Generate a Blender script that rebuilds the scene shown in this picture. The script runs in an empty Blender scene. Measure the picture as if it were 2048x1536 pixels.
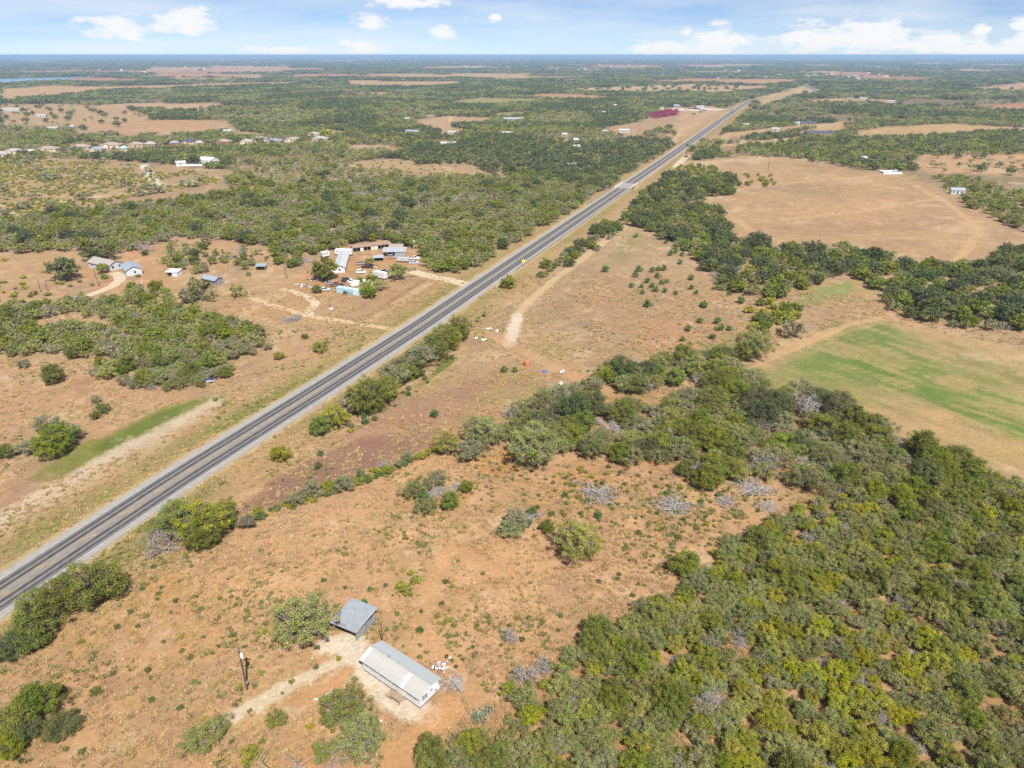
import bpy, math, random
import numpy as np
from mathutils import Vector
random.seed(7); RNG = np.random.default_rng(7)
SC = bpy.context.scene; COL = SC.collection; D = bpy.data

# ---------------------------------------------------------------- camera
H = 95.0                                   # flying height of the drone in metres
F, CX, CY = 1420.0, 1024.0, 768.0          # focal length and centre in pixels of a 2048 x 1536 picture
PITCH = math.atan((768 - 110) / F)
cam = D.cameras.new('camera'); cam.sensor_width = 36; cam.lens = F * 36 / 2048
cam.clip_start = 1.0; cam.clip_end = 200000
co = D.objects.new('camera', cam); COL.objects.link(co)
co.location = (0, 0, H); co.rotation_euler = (math.pi / 2 - PITCH, 0, 0); SC.camera = co

# ---------------------------------------------------------------- sun, sky, exposure
SUN_EL, SUN_AZ = math.radians(52), math.radians(20)   # sun behind the drone, a little to its right
sun_dir = Vector((math.sin(SUN_AZ) * math.cos(SUN_EL), -math.cos(SUN_AZ) * math.cos(SUN_EL), math.sin(SUN_EL)))
sl = D.lights.new('sun', 'SUN'); sl.energy = 5.0; sl.angle = math.radians(0.55); sl.color = (1.0, 0.955, 0.88)
so = D.objects.new('sun', sl); COL.objects.link(so); so.location = sun_dir * 400
so.rotation_euler = (-sun_dir).to_track_quat('-Z', 'Y').to_euler()
vs = SC.view_settings; vs.view_transform = 'Standard'; vs.look = 'None'; vs.exposure = 0.80; vs.gamma = 1.0
vs.use_curve_mapping = False
SC.cycles.use_denoising = False; SC.cycles.use_adaptive_sampling = True; SC.cycles.adaptive_threshold = 0.02
SC.cycles.max_bounces = 6; SC.cycles.diffuse_bounces = 3; SC.cycles.transmission_bounces = 3
SC.cycles.glossy_bounces = 2; SC.cycles.volume_bounces = 1; SC.cycles.transparent_max_bounces = 6

def build_world():
    w = D.worlds.new('World'); SC.world = w; w.use_nodes = True
    nt = w.node_tree; N = nt.nodes; L = nt.links; N.clear()
    def m(op, a, b=None, c=None, clamp=False):
        n = N.new('ShaderNodeMath'); n.operation = op; n.use_clamp = clamp
        for i, v in enumerate((a, b, c)):
            if v is None: continue
            if isinstance(v, (int, float)): n.inputs[i].default_value = v
            else: L.new(v, n.inputs[i])
        return n.outputs[0]
    out = N.new('ShaderNodeOutputWorld')
    sky = N.new('ShaderNodeTexSky'); sky.sky_type = 'NISHITA'; sky.sun_disc = False
    sky.sun_elevation = SUN_EL; sky.sun_rotation = math.pi - SUN_AZ
    sky.altitude = 2800; sky.air_density = 0.65; sky.dust_density = 0.15; sky.ozone_density = 5.0
    tc = N.new('ShaderNodeTexCoord'); sx = N.new('ShaderNodeSeparateXYZ'); L.new(tc.outputs['Generated'], sx.inputs[0])
    x, y, z = sx.outputs
    az = m('ARCTAN2', x, y); el = m('ARCSINE', m('MINIMUM', m('MAXIMUM', z, -0.999), 0.999))
    cv = N.new('ShaderNodeCombineXYZ'); L.new(m('MULTIPLY', az, 22), cv.inputs[0]); L.new(m('MULTIPLY', el, 60), cv.inputs[1])
    def noise(vec, scale, detail, rough=0.55):
        n = N.new('ShaderNodeTexNoise'); n.inputs['Scale'].default_value = scale
        n.inputs['Detail'].default_value = detail; n.inputs['Roughness'].default_value = rough
        L.new(vec, n.inputs['Vector']); return n.outputs['Fac']
    puff = noise(cv.outputs[0], 1.5, 8, 0.62)
    puff = m('SUBTRACT', puff, 0.5)
    mask = None
    clouds = [(235, 55, 62, 24), (370, 42, 66, 26), (745, 46, 40, 17), (882, 63, 32, 14), (725, 96, 55, 16), (1425, 88, 85, 32), (1330, 97, 70, 17),
              (1615, 74, 62, 30), (1740, 76, 120, 36), (1860, 88, 110, 22), (1962, 61, 18, 9), (2050, 84, 55, 22), (990, 36, 16, 11), (812, 2, 100, 14), (2040, 52, 24, 14),
              (1960, 100, 120, 12), (560, 100, 90, 8)]
    for px, py, rx, ry in clouds:
        # direction of the cloud as azimuth and elevation
        u, v = (px - CX) / F, (py - CY) / F
        dx, dy, dz = u, math.cos(PITCH) - v * math.sin(PITCH), -math.sin(PITCH) - v * math.cos(PITCH)
        a0 = math.atan2(dx, dy); e0 = math.atan2(dz, math.hypot(dx, dy)); ra, re = rx * 1.2 / 1520.0, ry * 1.25 / 1500.0
        da = m('MULTIPLY', m('SUBTRACT', az, a0), 1 / ra); de = m('MULTIPLY', m('SUBTRACT', el, e0), 1 / re)
        d2 = m('ADD', m('MULTIPLY', da, da), m('MULTIPLY', de, de))
        k = m('SUBTRACT', 1.0, m('SQRT', d2))
        mask = k if mask is None else m('MAXIMUM', mask, k)
    # the same kind of small cumulus all round the horizon and overhead
    band = N.new('ShaderNodeCombineXYZ'); L.new(m('MULTIPLY', az, 3.0), band.inputs[0]); L.new(m('MULTIPLY', el, 9.0), band.inputs[1])
    other = m('MULTIPLY', m('SUBTRACT', noise(band.outputs[0], 1.7, 5), 0.57), 5.0)
    far_el = m('MULTIPLY', m('SUBTRACT', el, 0.085), 14.0, clamp=True)
    mask = m('MAXIMUM', mask, m('SUBTRACT', m('MULTIPLY', other, far_el), m('SUBTRACT', 1.0, far_el)))
    dens = m('MULTIPLY', m('ADD', m('ADD', mask, m('MULTIPLY', puff, 2.3)), 0.06), 1.25, clamp=True)
    dens = m('MULTIPLY', dens, m('MULTIPLY', dens, m('SUBTRACT', 3.0, m('MULTIPLY', dens, 2.0))))
    wispv = N.new('ShaderNodeCombineXYZ'); L.new(m('MULTIPLY', az, 5), wispv.inputs[0]); L.new(m('MULTIPLY', el, 34), wispv.inputs[1])
    wisp = m('MULTIPLY', m('SUBTRACT', noise(wispv.outputs[0], 1.0, 4), 0.27), 1.7, clamp=True)
    dens = m('MAXIMUM', dens, m('MULTIPLY', wisp, 0.8))
    b1 = N.new('ShaderNodeBackground'); L.new(sky.outputs[0], b1.inputs[0]); b1.inputs[1].default_value = SKY
    b2 = N.new('ShaderNodeBackground'); b2.inputs[0].default_value = (0.965, 0.985, 1.0, 1); b2.inputs[1].default_value = 0.56
    ms = N.new('ShaderNodeMixShader'); L.new(dens, ms.inputs[0]); L.new(b1.outputs[0], ms.inputs[1]); L.new(b2.outputs[0], ms.inputs[2])
    L.new(ms.outputs[0], out.inputs[0])
SKY = 0.06
HAZE = 9.0e-5                              # density of the air box
build_world()

# ---------------------------------------------------------------- helpers
def unp(x, y, z=0.0):
    """ground position of a point seen in the photograph (z = its height above the ground)"""
    x = np.asarray(x, float); y = np.asarray(y, float)
    u = (x - CX) / F; v = (y - CY) / F
    dz = -math.sin(PITCH) - v * math.cos(PITCH); t = (z - H) / dz
    return np.stack([u * t, (math.cos(PITCH) - v * math.sin(PITCH)) * t], -1)
def P(x, y, z=0.0):
    a = unp(x, y, z); return float(a[0]), float(a[1])
def mpp(x, y):                              # metres per photograph pixel at a ground point
    X, Y = P(x, y); return (Y * math.cos(PITCH) + H * math.sin(PITCH)) / F
def proj(X, Y, Z=0.0):
    d = Y * math.cos(PITCH) - (Z - H) * math.sin(PITCH)
    return CX + F * X / d, CY + F * (-Y * math.sin(PITCH) - (Z - H) * math.cos(PITCH)) / d

_T = [np.random.default_rng(100 + i).random((256, 256)) for i in range(4)]
def vnoise(X, Y, scale, s=0):
    x = np.asarray(X) / scale + 37.7 * s; y = np.asarray(Y) / scale + 11.3 * s
    xi = np.floor(x).astype(int); yi = np.floor(y).astype(int); fx = x - xi; fy = y - yi
    fx = fx * fx * (3 - 2 * fx); fy = fy * fy * (3 - 2 * fy); T = _T[s % 4]
    g = lambda a, b: T[(xi + a) & 255, (yi + b) & 255]
    return (g(0, 0) * (1 - fx) + g(1, 0) * fx) * (1 - fy) + (g(0, 1) * (1 - fx) + g(1, 1) * fx) * fy
def fbm(X, Y, scale, s=0, o=4):
    r = 0; a = 0.5; t = 0
    for i in range(o): r = r + a * vnoise(X, Y, scale / 2 ** i, s + i); t += a; a *= 0.55
    return r / t
def inside(X, Y, poly):
    poly = np.asarray(poly, float); res = np.zeros(X.shape, bool)
    x0, y0 = poly.min(0); x1, y1 = poly.max(0)
    idx = np.nonzero((X >= x0) & (X <= x1) & (Y >= y0) & (Y <= y1))[0]
    if len(idx) == 0: return res
    px, py = X[idx], Y[idx]; c = np.zeros(len(idx), bool); n = len(poly)
    for i in range(n):
        ax, ay = poly[i]; bx, by = poly[(i + 1) % n]
        if ay == by: continue
        c ^= ((ay > py) != (by > py)) & (px < (bx - ax) * (py - ay) / (by - ay) + ax)
    res[idx] = c; return res
def wpoly(pts, z=0.0): return unp([p[0] for p in pts], [p[1] for p in pts], z)
def polydist(X, Y, line):
    best = np.full(X.shape, 1e9)
    for a, b in zip(line[:-1], line[1:]):
        d = b - a; t = np.clip(((X - a[0]) * d[0] + (Y - a[1]) * d[1]) / max(d @ d, 1e-9), 0, 1)
        best = np.minimum(best, np.hypot(X - a[0] - t * d[0], Y - a[1] - t * d[1]))
    return best

LIGHT = 2.35                                # brightness of a white level surface under this sun, sky and exposure
def s2l(c):
    c = np.asarray(c, float) / 255.0
    return np.where(c <= 0.04045, c / 12.92, ((c + 0.055) / 1.055) ** 2.4)
def alb(r, g, b): return tuple(np.clip(s2l((r, g, b)) / LIGHT, 0, 0.85))

# ---------------------------------------------------------------- materials
MATS = {}
def mat(name, col, rough=0.8, var=0.18, scale=1.5, metal=0.0, spec=0.3, objvar=0.0, transl=None, tint=None, emit=None):
    if name in MATS: return MATS[name]
    m = D.materials.new(name); m.use_nodes = True; nt = m.node_tree; N = nt.nodes; L = nt.links
    b = N['Principled BSDF']; b.inputs['Roughness'].default_value = rough; b.inputs['Metallic'].default_value = metal
    b.inputs['Specular IOR Level'].default_value = spec
    rgb = N.new('ShaderNodeRGB'); rgb.outputs[0].default_value = (*col, 1); cur = rgb.outputs[0]
    if tint is not None:                    # second leaf colour, mixed leaf by leaf
        at = N.new('ShaderNodeAttribute'); at.attribute_name = 'tint'
        mx = N.new('ShaderNodeMix'); mx.data_type = 'RGBA'; L.new(at.outputs['Fac'], mx.inputs[0]); L.new(cur, mx.inputs[6]); mx.inputs[7].default_value = (*tint, 1); cur = mx.outputs[2]
    hs = N.new('ShaderNodeHueSaturation'); L.new(cur, hs.inputs['Color']); cur = hs.outputs[0]
    if objvar:
        oi = N.new('ShaderNodeObjectInfo')
        mr = N.new('ShaderNodeMapRange'); L.new(oi.outputs['Random'], mr.inputs[0]); mr.inputs[3].default_value = 1 - objvar; mr.inputs[4].default_value = 1 + objvar
        L.new(mr.outputs[0], hs.inputs['Value'])
        w = N.new('ShaderNodeMath'); w.operation = 'MULTIPLY'; L.new(oi.outputs['Random'], w.inputs[0]); w.inputs[1].default_value = 7.31
        fr = N.new('ShaderNodeMath'); fr.operation = 'FRACT'; L.new(w.outputs[0], fr.inputs[0])
        mr2 = N.new('ShaderNodeMapRange'); L.new(fr.outputs[0], mr2.inputs[0]); mr2.inputs[3].default_value = 0.5 - objvar * 0.10; mr2.inputs[4].default_value = 0.5 + objvar * 0.10
        L.new(mr2.outputs[0], hs.inputs['Hue'])
        w3 = N.new('ShaderNodeMath'); w3.operation = 'MULTIPLY'; L.new(oi.outputs['Random'], w3.inputs[0]); w3.inputs[1].default_value = 23.7
        f3 = N.new('ShaderNodeMath'); f3.operation = 'FRACT'; L.new(w3.outputs[0], f3.inputs[0])
        mr3 = N.new('ShaderNodeMapRange'); L.new(f3.outputs[0], mr3.inputs[0]); mr3.inputs[3].default_value = 1 - objvar * 0.5; mr3.inputs[4].default_value = 1.12
        L.new(mr3.outputs[0], hs.inputs['Saturation'])
    if var:
        tc = N.new('ShaderNodeTexCoord'); no = N.new('ShaderNodeTexNoise'); no.inputs['Scale'].default_value = scale; no.inputs['Detail'].default_value = 5
        L.new(tc.outputs['Object'], no.inputs['Vector'])
        mr = N.new('ShaderNodeMapRange'); L.new(no.outputs['Fac'], mr.inputs[0]); mr.inputs[1].default_value = 0.25; mr.inputs[2].default_value = 0.75
        mr.inputs[3].default_value = 1 - var; mr.inputs[4].default_value = 1 + var
        vm = N.new('ShaderNodeVectorMath'); vm.operation = 'SCALE'; L.new(cur, vm.inputs[0]); L.new(mr.outputs[0], vm.inputs['Scale']); cur = vm.outputs[0]
    L.new(cur, b.inputs['Base Color'])
    if transl:
        tr = N.new('ShaderNodeBsdfTranslucent'); L.new(cur, tr.inputs[0]); ms = N.new('ShaderNodeMixShader'); ms.inputs[0].default_value = transl
        L.new(b.outputs[0], ms.inputs[1]); L.new(tr.outputs[0], ms.inputs[2]); L.new(ms.outputs[0], N['Material Output'].inputs[0])
    MATS[name] = m; return m

# ---------------------------------------------------------------- mesh building
def link(o, parent=None):
    COL.objects.link(o)
    if parent is not None: o.parent = parent
    return o
def tag(o, label=None, cat=None, group=None, kind=None):
    for k, v in (('label', label), ('category', cat), ('group', group), ('kind', kind)):
        if v: o[k] = v
    return o
def empty(name, x, y, z=0.0, rz=0.0, label=None, cat=None, group=None):
    o = D.objects.new(name, None); COL.objects.link(o); o.location = (x, y, z); o.rotation_euler = (0, 0, rz); o.empty_display_size = 0.3
    return tag(o, label, cat, group)
class MB:
    def __init__(s): s.v = []; s.f = []
    def add(s, vs_, fs):
        k = len(s.v); s.v += [tuple(p) for p in vs_]; s.f += [tuple(i + k for i in f) for f in fs]; return s
    def box(s, c, d, rz=0.0, tx=0.0):
        x, y, z = d[0] / 2, d[1] / 2, d[2] / 2; cs, sn = math.cos(rz), math.sin(rz); ct, st = math.cos(tx), math.sin(tx); vs_ = []
        for a, b, e in ((-x, -y, -z), (x, -y, -z), (x, y, -z), (-x, y, -z), (-x, -y, z), (x, -y, z), (x, y, z), (-x, y, z)):
            b, e = b * ct - e * st, b * st + e * ct
            vs_.append((c[0] + a * cs - b * sn, c[1] + a * sn + b * cs, c[2] + e))
        return s.add(vs_, ((0, 3, 2, 1), (4, 5, 6, 7), (0, 1, 5, 4), (1, 2, 6, 5), (2, 3, 7, 6), (3, 0, 4, 7)))
    def tube(s, p0, p1, r0, r1=None, n=6, cap=True):
        r1 = r0 if r1 is None else r1; p0 = Vector(p0); p1 = Vector(p1); d = (p1 - p0)
        if d.length < 1e-6: return s
        d.normalize(); a = d.orthogonal().normalized(); b = d.cross(a); vs_ = []
        for p, r in ((p0, r0), (p1, r1)):
            for i in range(n):
                t = 2 * math.pi * i / n; vs_.append(p + (a * math.cos(t) + b * math.sin(t)) * r)
        fs = [(i, (i + 1) % n, n + (i + 1) % n, n + i) for i in range(n)]
        if cap: fs += [tuple(range(n - 1, -1, -1)), tuple(range(n, 2 * n))]
        return s.add(vs_, fs)
    def path(s, pts, r, n=6):
        for i in range(len(pts) - 1):
            a = r(i / (len(pts) - 1)) if callable(r) else r; b = r((i + 1) / (len(pts) - 1)) if callable(r) else r
            s.tube(pts[i], pts[i + 1], a, b, n)
        return s
    def slab(s, pts, t):                    # flat polygon with thickness t downward
        n = len(pts); low = [(p[0], p[1], p[2] - t) for p in pts]
        return s.add(list(pts) + low, [tuple(range(n)), tuple(range(2 * n - 1, n - 1, -1))] + [(i, n + i, n + (i + 1) % n, (i + 1) % n) for i in range(n)])
    def extrude(s, prof, y0, y1, inset=0.0):   # profile in x,z extruded along y, sides drawn in by inset
        n = len(prof); cx = sum(p[0] for p in prof) / n; cz = sum(p[1] for p in prof) / n; R = []
        for y, k in ((y0, 1 - inset), (y0 + abs(y1 - y0) * 0.06, 1), (y1 - abs(y1 - y0) * 0.06, 1), (y1, 1 - inset)):
            R += [(cx + (p[0] - cx) * k, y, cz + (p[1] - cz) * k) for p in prof]
        fs = [tuple(range(n)), tuple(range(4 * n - 1, 3 * n - 1, -1))]
        for j in range(3):
            fs += [(j * n + i, (j + 1) * n + i, (j + 1) * n + (i + 1) % n, j * n + (i + 1) % n) for i in range(n)]
        return s.add(R, fs)
    def lathe(s, prof, c=(0, 0, 0), n=14, axis='z'):
        k = len(prof); vs_ = []
        for i in range(n):
            t = 2 * math.pi * i / n
            for r, h in prof:
                p = (r * math.cos(t), r * math.sin(t), h)
                if axis == 'y': p = (p[0], p[2], p[1])
                if axis == 'x': p = (p[2], p[0], p[1])
                vs_.append((c[0] + p[0], c[1] + p[1], c[2] + p[2]))
        return s.add(vs_, [(i * k + j, ((i + 1) % n) * k + j, ((i + 1) % n) * k + j + 1, i * k + j + 1) for i in range(n) for j in range(k - 1)])
    def mesh(s, name, m, smooth=False):
        me = D.meshes.new(name); me.from_pydata(s.v, [], s.f); me.materials.append(m)
        if smooth: me.polygons.foreach_set('use_smooth', [True] * len(me.polygons))
        me.update(); return me
    def build(s, name, m, parent=None, smooth=False, **kw):
        o = D.objects.new(name, s.mesh(name, m, smooth)); link(o, parent); return tag(o, **kw) if kw else o
def np_mesh(name, verts, faces, m, smooth=False):
    me = D.meshes.new(name); me.vertices.add(len(verts)); me.vertices.foreach_set('co', np.asarray(verts, np.float32).ravel())
    faces = np.asarray(faces, np.int32); k = faces.shape[1]
    me.loops.add(faces.size); me.loops.foreach_set('vertex_index', faces.ravel())
    me.polygons.add(len(faces)); me.polygons.foreach_set('loop_start', np.arange(0, faces.size, k, dtype=np.int32))
    try: me.polygons.foreach_set('loop_total', np.full(len(faces), k, np.int32))
    except Exception: pass
    me.update(calc_edges=True); me.validate()
    for q in (m if isinstance(m, (list, tuple)) else [m]): me.materials.append(q)
    if smooth: me.polygons.foreach_set('use_smooth', np.ones(len(faces), bool))
    return me
def copy_tree(o, parent=None):
    c = o.copy(); COL.objects.link(c); c.parent = parent
    for ch in o.children: copy_tree(ch, c)
    return c

# ================================================================ the highway's line
RD = np.array([0.36435308, 0.93126088]); RN = np.array([RD[1], -RD[0]])      # along and across (positive = right)
_s = np.array([-400, 40, 110, 165, 225, 520, 840, 1300, 1700.0]); _o = np.array([-131.5, -131.5, -131.4, -129.2, -127.4, -127, -127, -130.2, -130.6])
def road_c(s): return np.interp(s, _s, _o)
tail = [P(x, y) for x, y in ((1508, 199.5), (1540, 196), (1585, 193), (1612, 190), (1628, 186), (1629, 181), (1618, 175), (1609, 170), (1622, 166), (1660, 163.5))]
ss = np.concatenate([np.arange(-400, 0, 40), np.arange(0, 1690, 6.0)])
line = [RD * s + RN * road_c(s) for s in ss] + [np.array(p) for p in tail[0:]]
line = np.array(line)
def resample(ln, step):
    d = np.r_[0, np.cumsum(np.hypot(*np.diff(ln, axis=0).T))]; t = np.arange(0, d[-1], step)
    return np.stack([np.interp(t, d, ln[:, 0]), np.interp(t, d, ln[:, 1])], 1)
k0 = len(ss); sm = line.copy()
for _ in range(2):
    q = resample(sm[k0 - 12:], 20.0); w = q.copy(); w[1:-1] = (q[:-2] + 2 * q[1:-1] + q[2:]) / 4
    sm = np.r_[sm[:k0 - 12], w]
ROAD = sm
def road_off(X, Y):                                                          # signed distance to the centre line
    s = X * RD[0] + Y * RD[1]; o = X * RN[0] + Y * RN[1] - road_c(s)
    far = s > 1600
    if np.any(far):
        dd = polydist(X[far], Y[far], ROAD[k0 - 30:]); o = o.copy(); o[far] = dd
    return o, s

# ================================================================ what covers the ground
SOIL = (225, 178, 133); DRY = (207, 170, 130); PINK = (176, 139, 116); OLIVE = (168, 150, 98); GREEN = (122, 146, 66); CAL = (236, 214, 184)
ORNG = (216, 160, 112); LITTER = (164, 132, 96); WOOD = (104, 112, 80); TAN = (214, 176, 128); PLOW = (196, 150, 112)
paint = []                                                                   # (polygon in photo points, colour, strength, edge roughness in metres)
late = []
def pt(pts, col, a=1.0, w=2.0): paint.append((wpoly(pts), col, a, w))
def lp(pts, col, a=1.0, w=2.0): late.append((wpoly(pts), col, a, w))
# --- far: fields cut out of the woods (these also keep trees away)
FIELDS = [
 ([(0, 178), (100, 171), (210, 173), (205, 181), (150, 189), (60, 197), (0, 205)], TAN),
 ([(205, 173), (430, 167), (580, 163), (585, 168), (440, 174), (215, 182)], TAN),
 ([(150, 214), (260, 206), (440, 208), (452, 217), (350, 223), (250, 218), (200, 226), (90, 227)], (216, 178, 140)),
 ([(0, 208), (150, 208), (250, 217), (300, 233), (285, 243), (450, 239), (475, 262), (420, 267), (290, 268), (220, 265), (170, 277), (150, 252), (0, 250)], (206, 172, 132)),
 ([(150, 245), (300, 240), (440, 240), (410, 270), (250, 272), (180, 262)], (212, 168, 126)),
 ([(460, 219), (560, 218), (560, 223), (470, 222)], ORNG), ([(615, 249), (700, 248), (700, 255), (615, 256)], TAN),
 ([(650, 258), (690, 262), (690, 272), (640, 275)], TAN), ([(455, 262), (530, 268), (525, 277), (470, 275)], TAN),
 ([(690, 160), (800, 162), (920, 163), (920, 170), (850, 175), (700, 172)], TAN), ([(850, 178), (930, 177), (920, 183), (860, 182)], PLOW),
 ([(680, 185), (780, 184), (780, 189), (690, 191)], TAN), ([(1020, 192), (1100, 187), (1190, 190), (1235, 195), (1190, 203), (1100, 197)], (206, 160, 118)),
 ([(1110, 178), (1380, 168), (1480, 170), (1530, 180), (1450, 187), (1300, 184), (1200, 185)], (218, 188, 140)),
 ([(870, 208), (960, 195), (1080, 198), (1070, 205), (950, 212)], (172, 166, 104)), ([(990, 226), (1070, 222), (1050, 234), (990, 238)], (168, 162, 104)),
 ([(815, 240), (900, 232), (985, 236), (960, 249), (900, 252), (930, 262), (910, 275), (870, 262), (830, 250)], (208, 172, 130)),
 ([(690, 289), (790, 290), (780, 302), (700, 306)], (206, 176, 138)), ([(690, 325), (800, 318), (930, 322), (975, 342), (900, 352), (830, 345), (700, 352)], (206, 172, 130)),
 ([(1348, 171), (1540, 172), (1530, 178), (1350, 180)], TAN), ([(1420, 160), (1560, 157), (1630, 162), (1540, 169), (1440, 168)], (214, 164, 118)),
 ([(1940, 177), (2048, 165), (2090, 170), (2048, 178), (1960, 181)], (214, 172, 128)),
 ([(1710, 263), (1765, 253), (1900, 247), (2080, 257), (2080, 266), (1990, 266), (1860, 275), (1710, 278)], (214, 176, 122)),
 ([(1640, 247), (1700, 243), (1718, 248), (1650, 256), (1610, 258), (1560, 270), (1500, 272), (1420, 290), (1400, 288), (1440, 268), (1520, 258)], (216, 178, 132)),
 ([(1400, 300), (1480, 292), (1570, 290), (1600, 283), (1590, 275), (1500, 285), (1410, 292)], (222, 184, 138)),
 ([(1830, 310), (1900, 305), (2080, 308), (2080, 352), (1990, 350), (1930, 345), (1860, 350), (1820, 335)], (220, 176, 130)),
 ([(1320, 330), (1450, 322), (1560, 314), (1650, 322), (1720, 343), (1780, 343), (1850, 368), (1900, 383), (1960, 410), (2060, 460), (2060, 490), (1980, 527), (1900, 510), (1760, 508), (1700, 490),
   (1560, 485), (1500, 500), (1460, 462), (1430, 430), (1395, 395), (1480, 380), (1480, 355), (1400, 345)], (208, 168, 124)),
 ([(1345, 238), (1365, 215), (1425, 212), (1455, 225), (1400, 262), (1360, 278), (1340, 262)], (214, 176, 132)),
 ([(1235, 300), (1300, 300), (1260, 322), (1225, 345), (1200, 330)], (205, 168, 122)),
 ([(0, 312), (200, 318), (330, 330), (450, 340), (470, 352), (420, 372), (330, 385), (130, 420), (0, 440)], (198, 166, 124)),
 ([(1690, 250), (1600, 262), (1580, 275), (1700, 262)], TAN), ([(1520, 215), (1600, 190), (1640, 180), (1600, 172), (1560, 185), (1500, 198)], (214, 182, 132)),
 ([(1288, 241), (1293, 228), (1340, 214), (1372, 211), (1365, 225), (1356, 241), (1330, 245)], (196, 164, 132)),
 ([(1600, 200), (1680, 196), (1800, 200), (1790, 206), (1640, 206)], TAN), ([(1960, 210), (2060, 205), (2060, 222), (1990, 222)], (206, 150, 112)),
 ([(0, 222), (60, 218), (120, 226), (100, 240), (0, 240)], (205, 170, 130)), ([(1210, 255), (1310, 238), (1350, 245), (1330, 262), (1260, 275), (1215, 270)], (198, 164, 124)),
 ([(1340, 325), (1420, 318), (1520, 312), (1560, 320), (1450, 330), (1350, 335)], (222, 186, 144)),
]
FAR_STRIPS = []
r_ = np.random.default_rng(5)
for _ in range(80):                                                          # thin pale fields and clearings towards the horizon
    y = 117 + 46 * r_.random() ** 1.3; x = r_.uniform(-60, 2110); w = r_.uniform(25, 130) * (0.4 + (y - 110) / 40); h = r_.uniform(1.0, 2.8) * (y - 108) / 24
    c = [TAN, (214, 170, 128), (196, 172, 120), (204, 150, 112)][r_.integers(4)]
    FAR_STRIPS.append(([(x - w, y), (x - w * .3, y - h), (x + w, y - h * .6), (x + w * .8, y + h * .5), (x, y + h)], c))
for p, c in FAR_STRIPS + FIELDS: pt(p, c, 1.0, 10)
FIELD_W = [wpoly(p) for p, c in FIELDS] ; STRIP_W = [wpoly(p) for p, c in FAR_STRIPS]
# --- middle distance
pt([(0, 480), (160, 480), (330, 470), (420, 470), (560, 495), (820, 480), (850, 520), (950, 530), (880, 640), (560, 650), (470, 620), (300, 580), (0, 600)], (210, 170, 124), 0.9, 5)
pt([(150, 560), (180, 505), (230, 495), (330, 490), (345, 570), (260, 575), (190, 585)], (220, 166, 116), 0.85, 3)
pt([(570, 565), (650, 530), (700, 505), (820, 500), (830, 520), (770, 555), (730, 590), (660, 590), (600, 580)], (216, 158, 108), 0.85, 3)
pt([(690, 645), (740, 590), (790, 560), (830, 555), (925, 575), (800, 655)], (203, 160, 118), 0.9, 2)
pt([(700, 648), (840, 560), (870, 562), (750, 652)], (218, 182, 134), 0.8, 1.5)
pt([(735, 650), (880, 575), (925, 577), (800, 655)], (190, 146, 112), 0.55, 1.5)
pt([(520, 590), (620, 585), (640, 625), (560, 625)], (212, 168, 122), 0.7, 2); pt([(590, 585), (640, 560), (640, 600), (610, 620)], ORNG, 0.6, 2)
pt([(0, 720), (470, 740), (640, 650), (800, 660), (620, 800), (0, 1120)], (210, 170, 132), 0.8, 3)
pt([(0, 770), (300, 800), (420, 770), (330, 850), (0, 960)], (205, 162, 124), 0.6, 3)
pt([(140, 760), (200, 755), (260, 790), (160, 800)], (190, 134, 106), 0.5, 2)
pt([(60, 960), (150, 890), (210, 880), (330, 812), (420, 795), (440, 800), (340, 862), (240, 920), (150, 950)], (134, 142, 58), 0.92, 3)
pt([(180, 900), (330, 820), (400, 800), (300, 868), (220, 905)], (108, 132, 50), 0.75, 2)
pt([(40, 990), (180, 920), (330, 870), (300, 890), (120, 980)], (150, 140, 78), 0.6, 3)
pt([(-60, 1110), (-60, 1060), (250, 885), (430, 795), (448, 806), (310, 905), (120, 1010)], (228, 202, 170), 0.95, 2.0)
pt([(0, 1105), (0, 1080), (140, 1010), (200, 985), (120, 1050)], (190, 172, 104), 0.7, 2)
pt([(0, 1125), (60, 1080), (80, 1075), (30, 1118)], (112, 142, 66), 0.8, 1.5)
pt([(300, 905), (350, 880), (382, 872), (350, 900), (310, 915)], (110, 128, 58), 0.85, 1.5)
# right of the road
pt([(1250, 445), (1330, 470), (1440, 580), (1480, 690), (1440, 705), (1300, 730), (1180, 780), (1000, 830), (900, 860), (800, 860), (800, 800), (940, 660), (1100, 560), (1200, 480)], (198, 165, 126), 0.95, 3)
pt([(1180, 560), (1300, 540), (1440, 600), (1480, 660), (1380, 700), (1240, 690), (1150, 640)], (199, 158, 122), 0.7, 4)
pt([(1060, 690), (1110, 690), (1140, 715), (1090, 716)], (165, 158, 84), 0.75, 2); pt([(1200, 540), (1250, 470), (1300, 470), (1240, 530)], (160, 158, 92), 0.5, 3)
pt([(1090, 640), (1140, 590), (1160, 600), (1110, 650)], (172, 158, 104), 0.5, 3)
pt([(940, 800), (1000, 740), (1060, 745), (1110, 770), (1020, 810)], (176, 160, 112), 0.7, 3)
pt([(900, 790), (980, 745), (1000, 755), (930, 800)], (178, 134, 108), 0.6, 2)
pt([(1100, 730), (1160, 745), (1200, 780), (1150, 770)], (222, 168, 124), 0.8, 2); pt([(1130, 705), (1180, 700), (1180, 715), (1140, 712)], CAL, 0.5, 1.5)
pt([(1285, 640), (1420, 640), (1470, 690), (1400, 705), (1300, 720), (1280, 690)], (214, 162, 120), 0.6, 3)
pt([(1400, 690), (1480, 660), (1500, 690), (1440, 705)], (164, 156, 92), 0.6, 3)
pt([(1590, 585), (1640, 560), (1760, 560), (1760, 600), (1650, 615)], (196, 168, 100), 0.7, 3)
pt([(1600, 620), (1750, 600), (1860, 640), (2060, 700), (2060, 720), (1850, 668), (1740, 640), (1640, 650)], (206, 166, 122), 0.9, 3)
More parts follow.
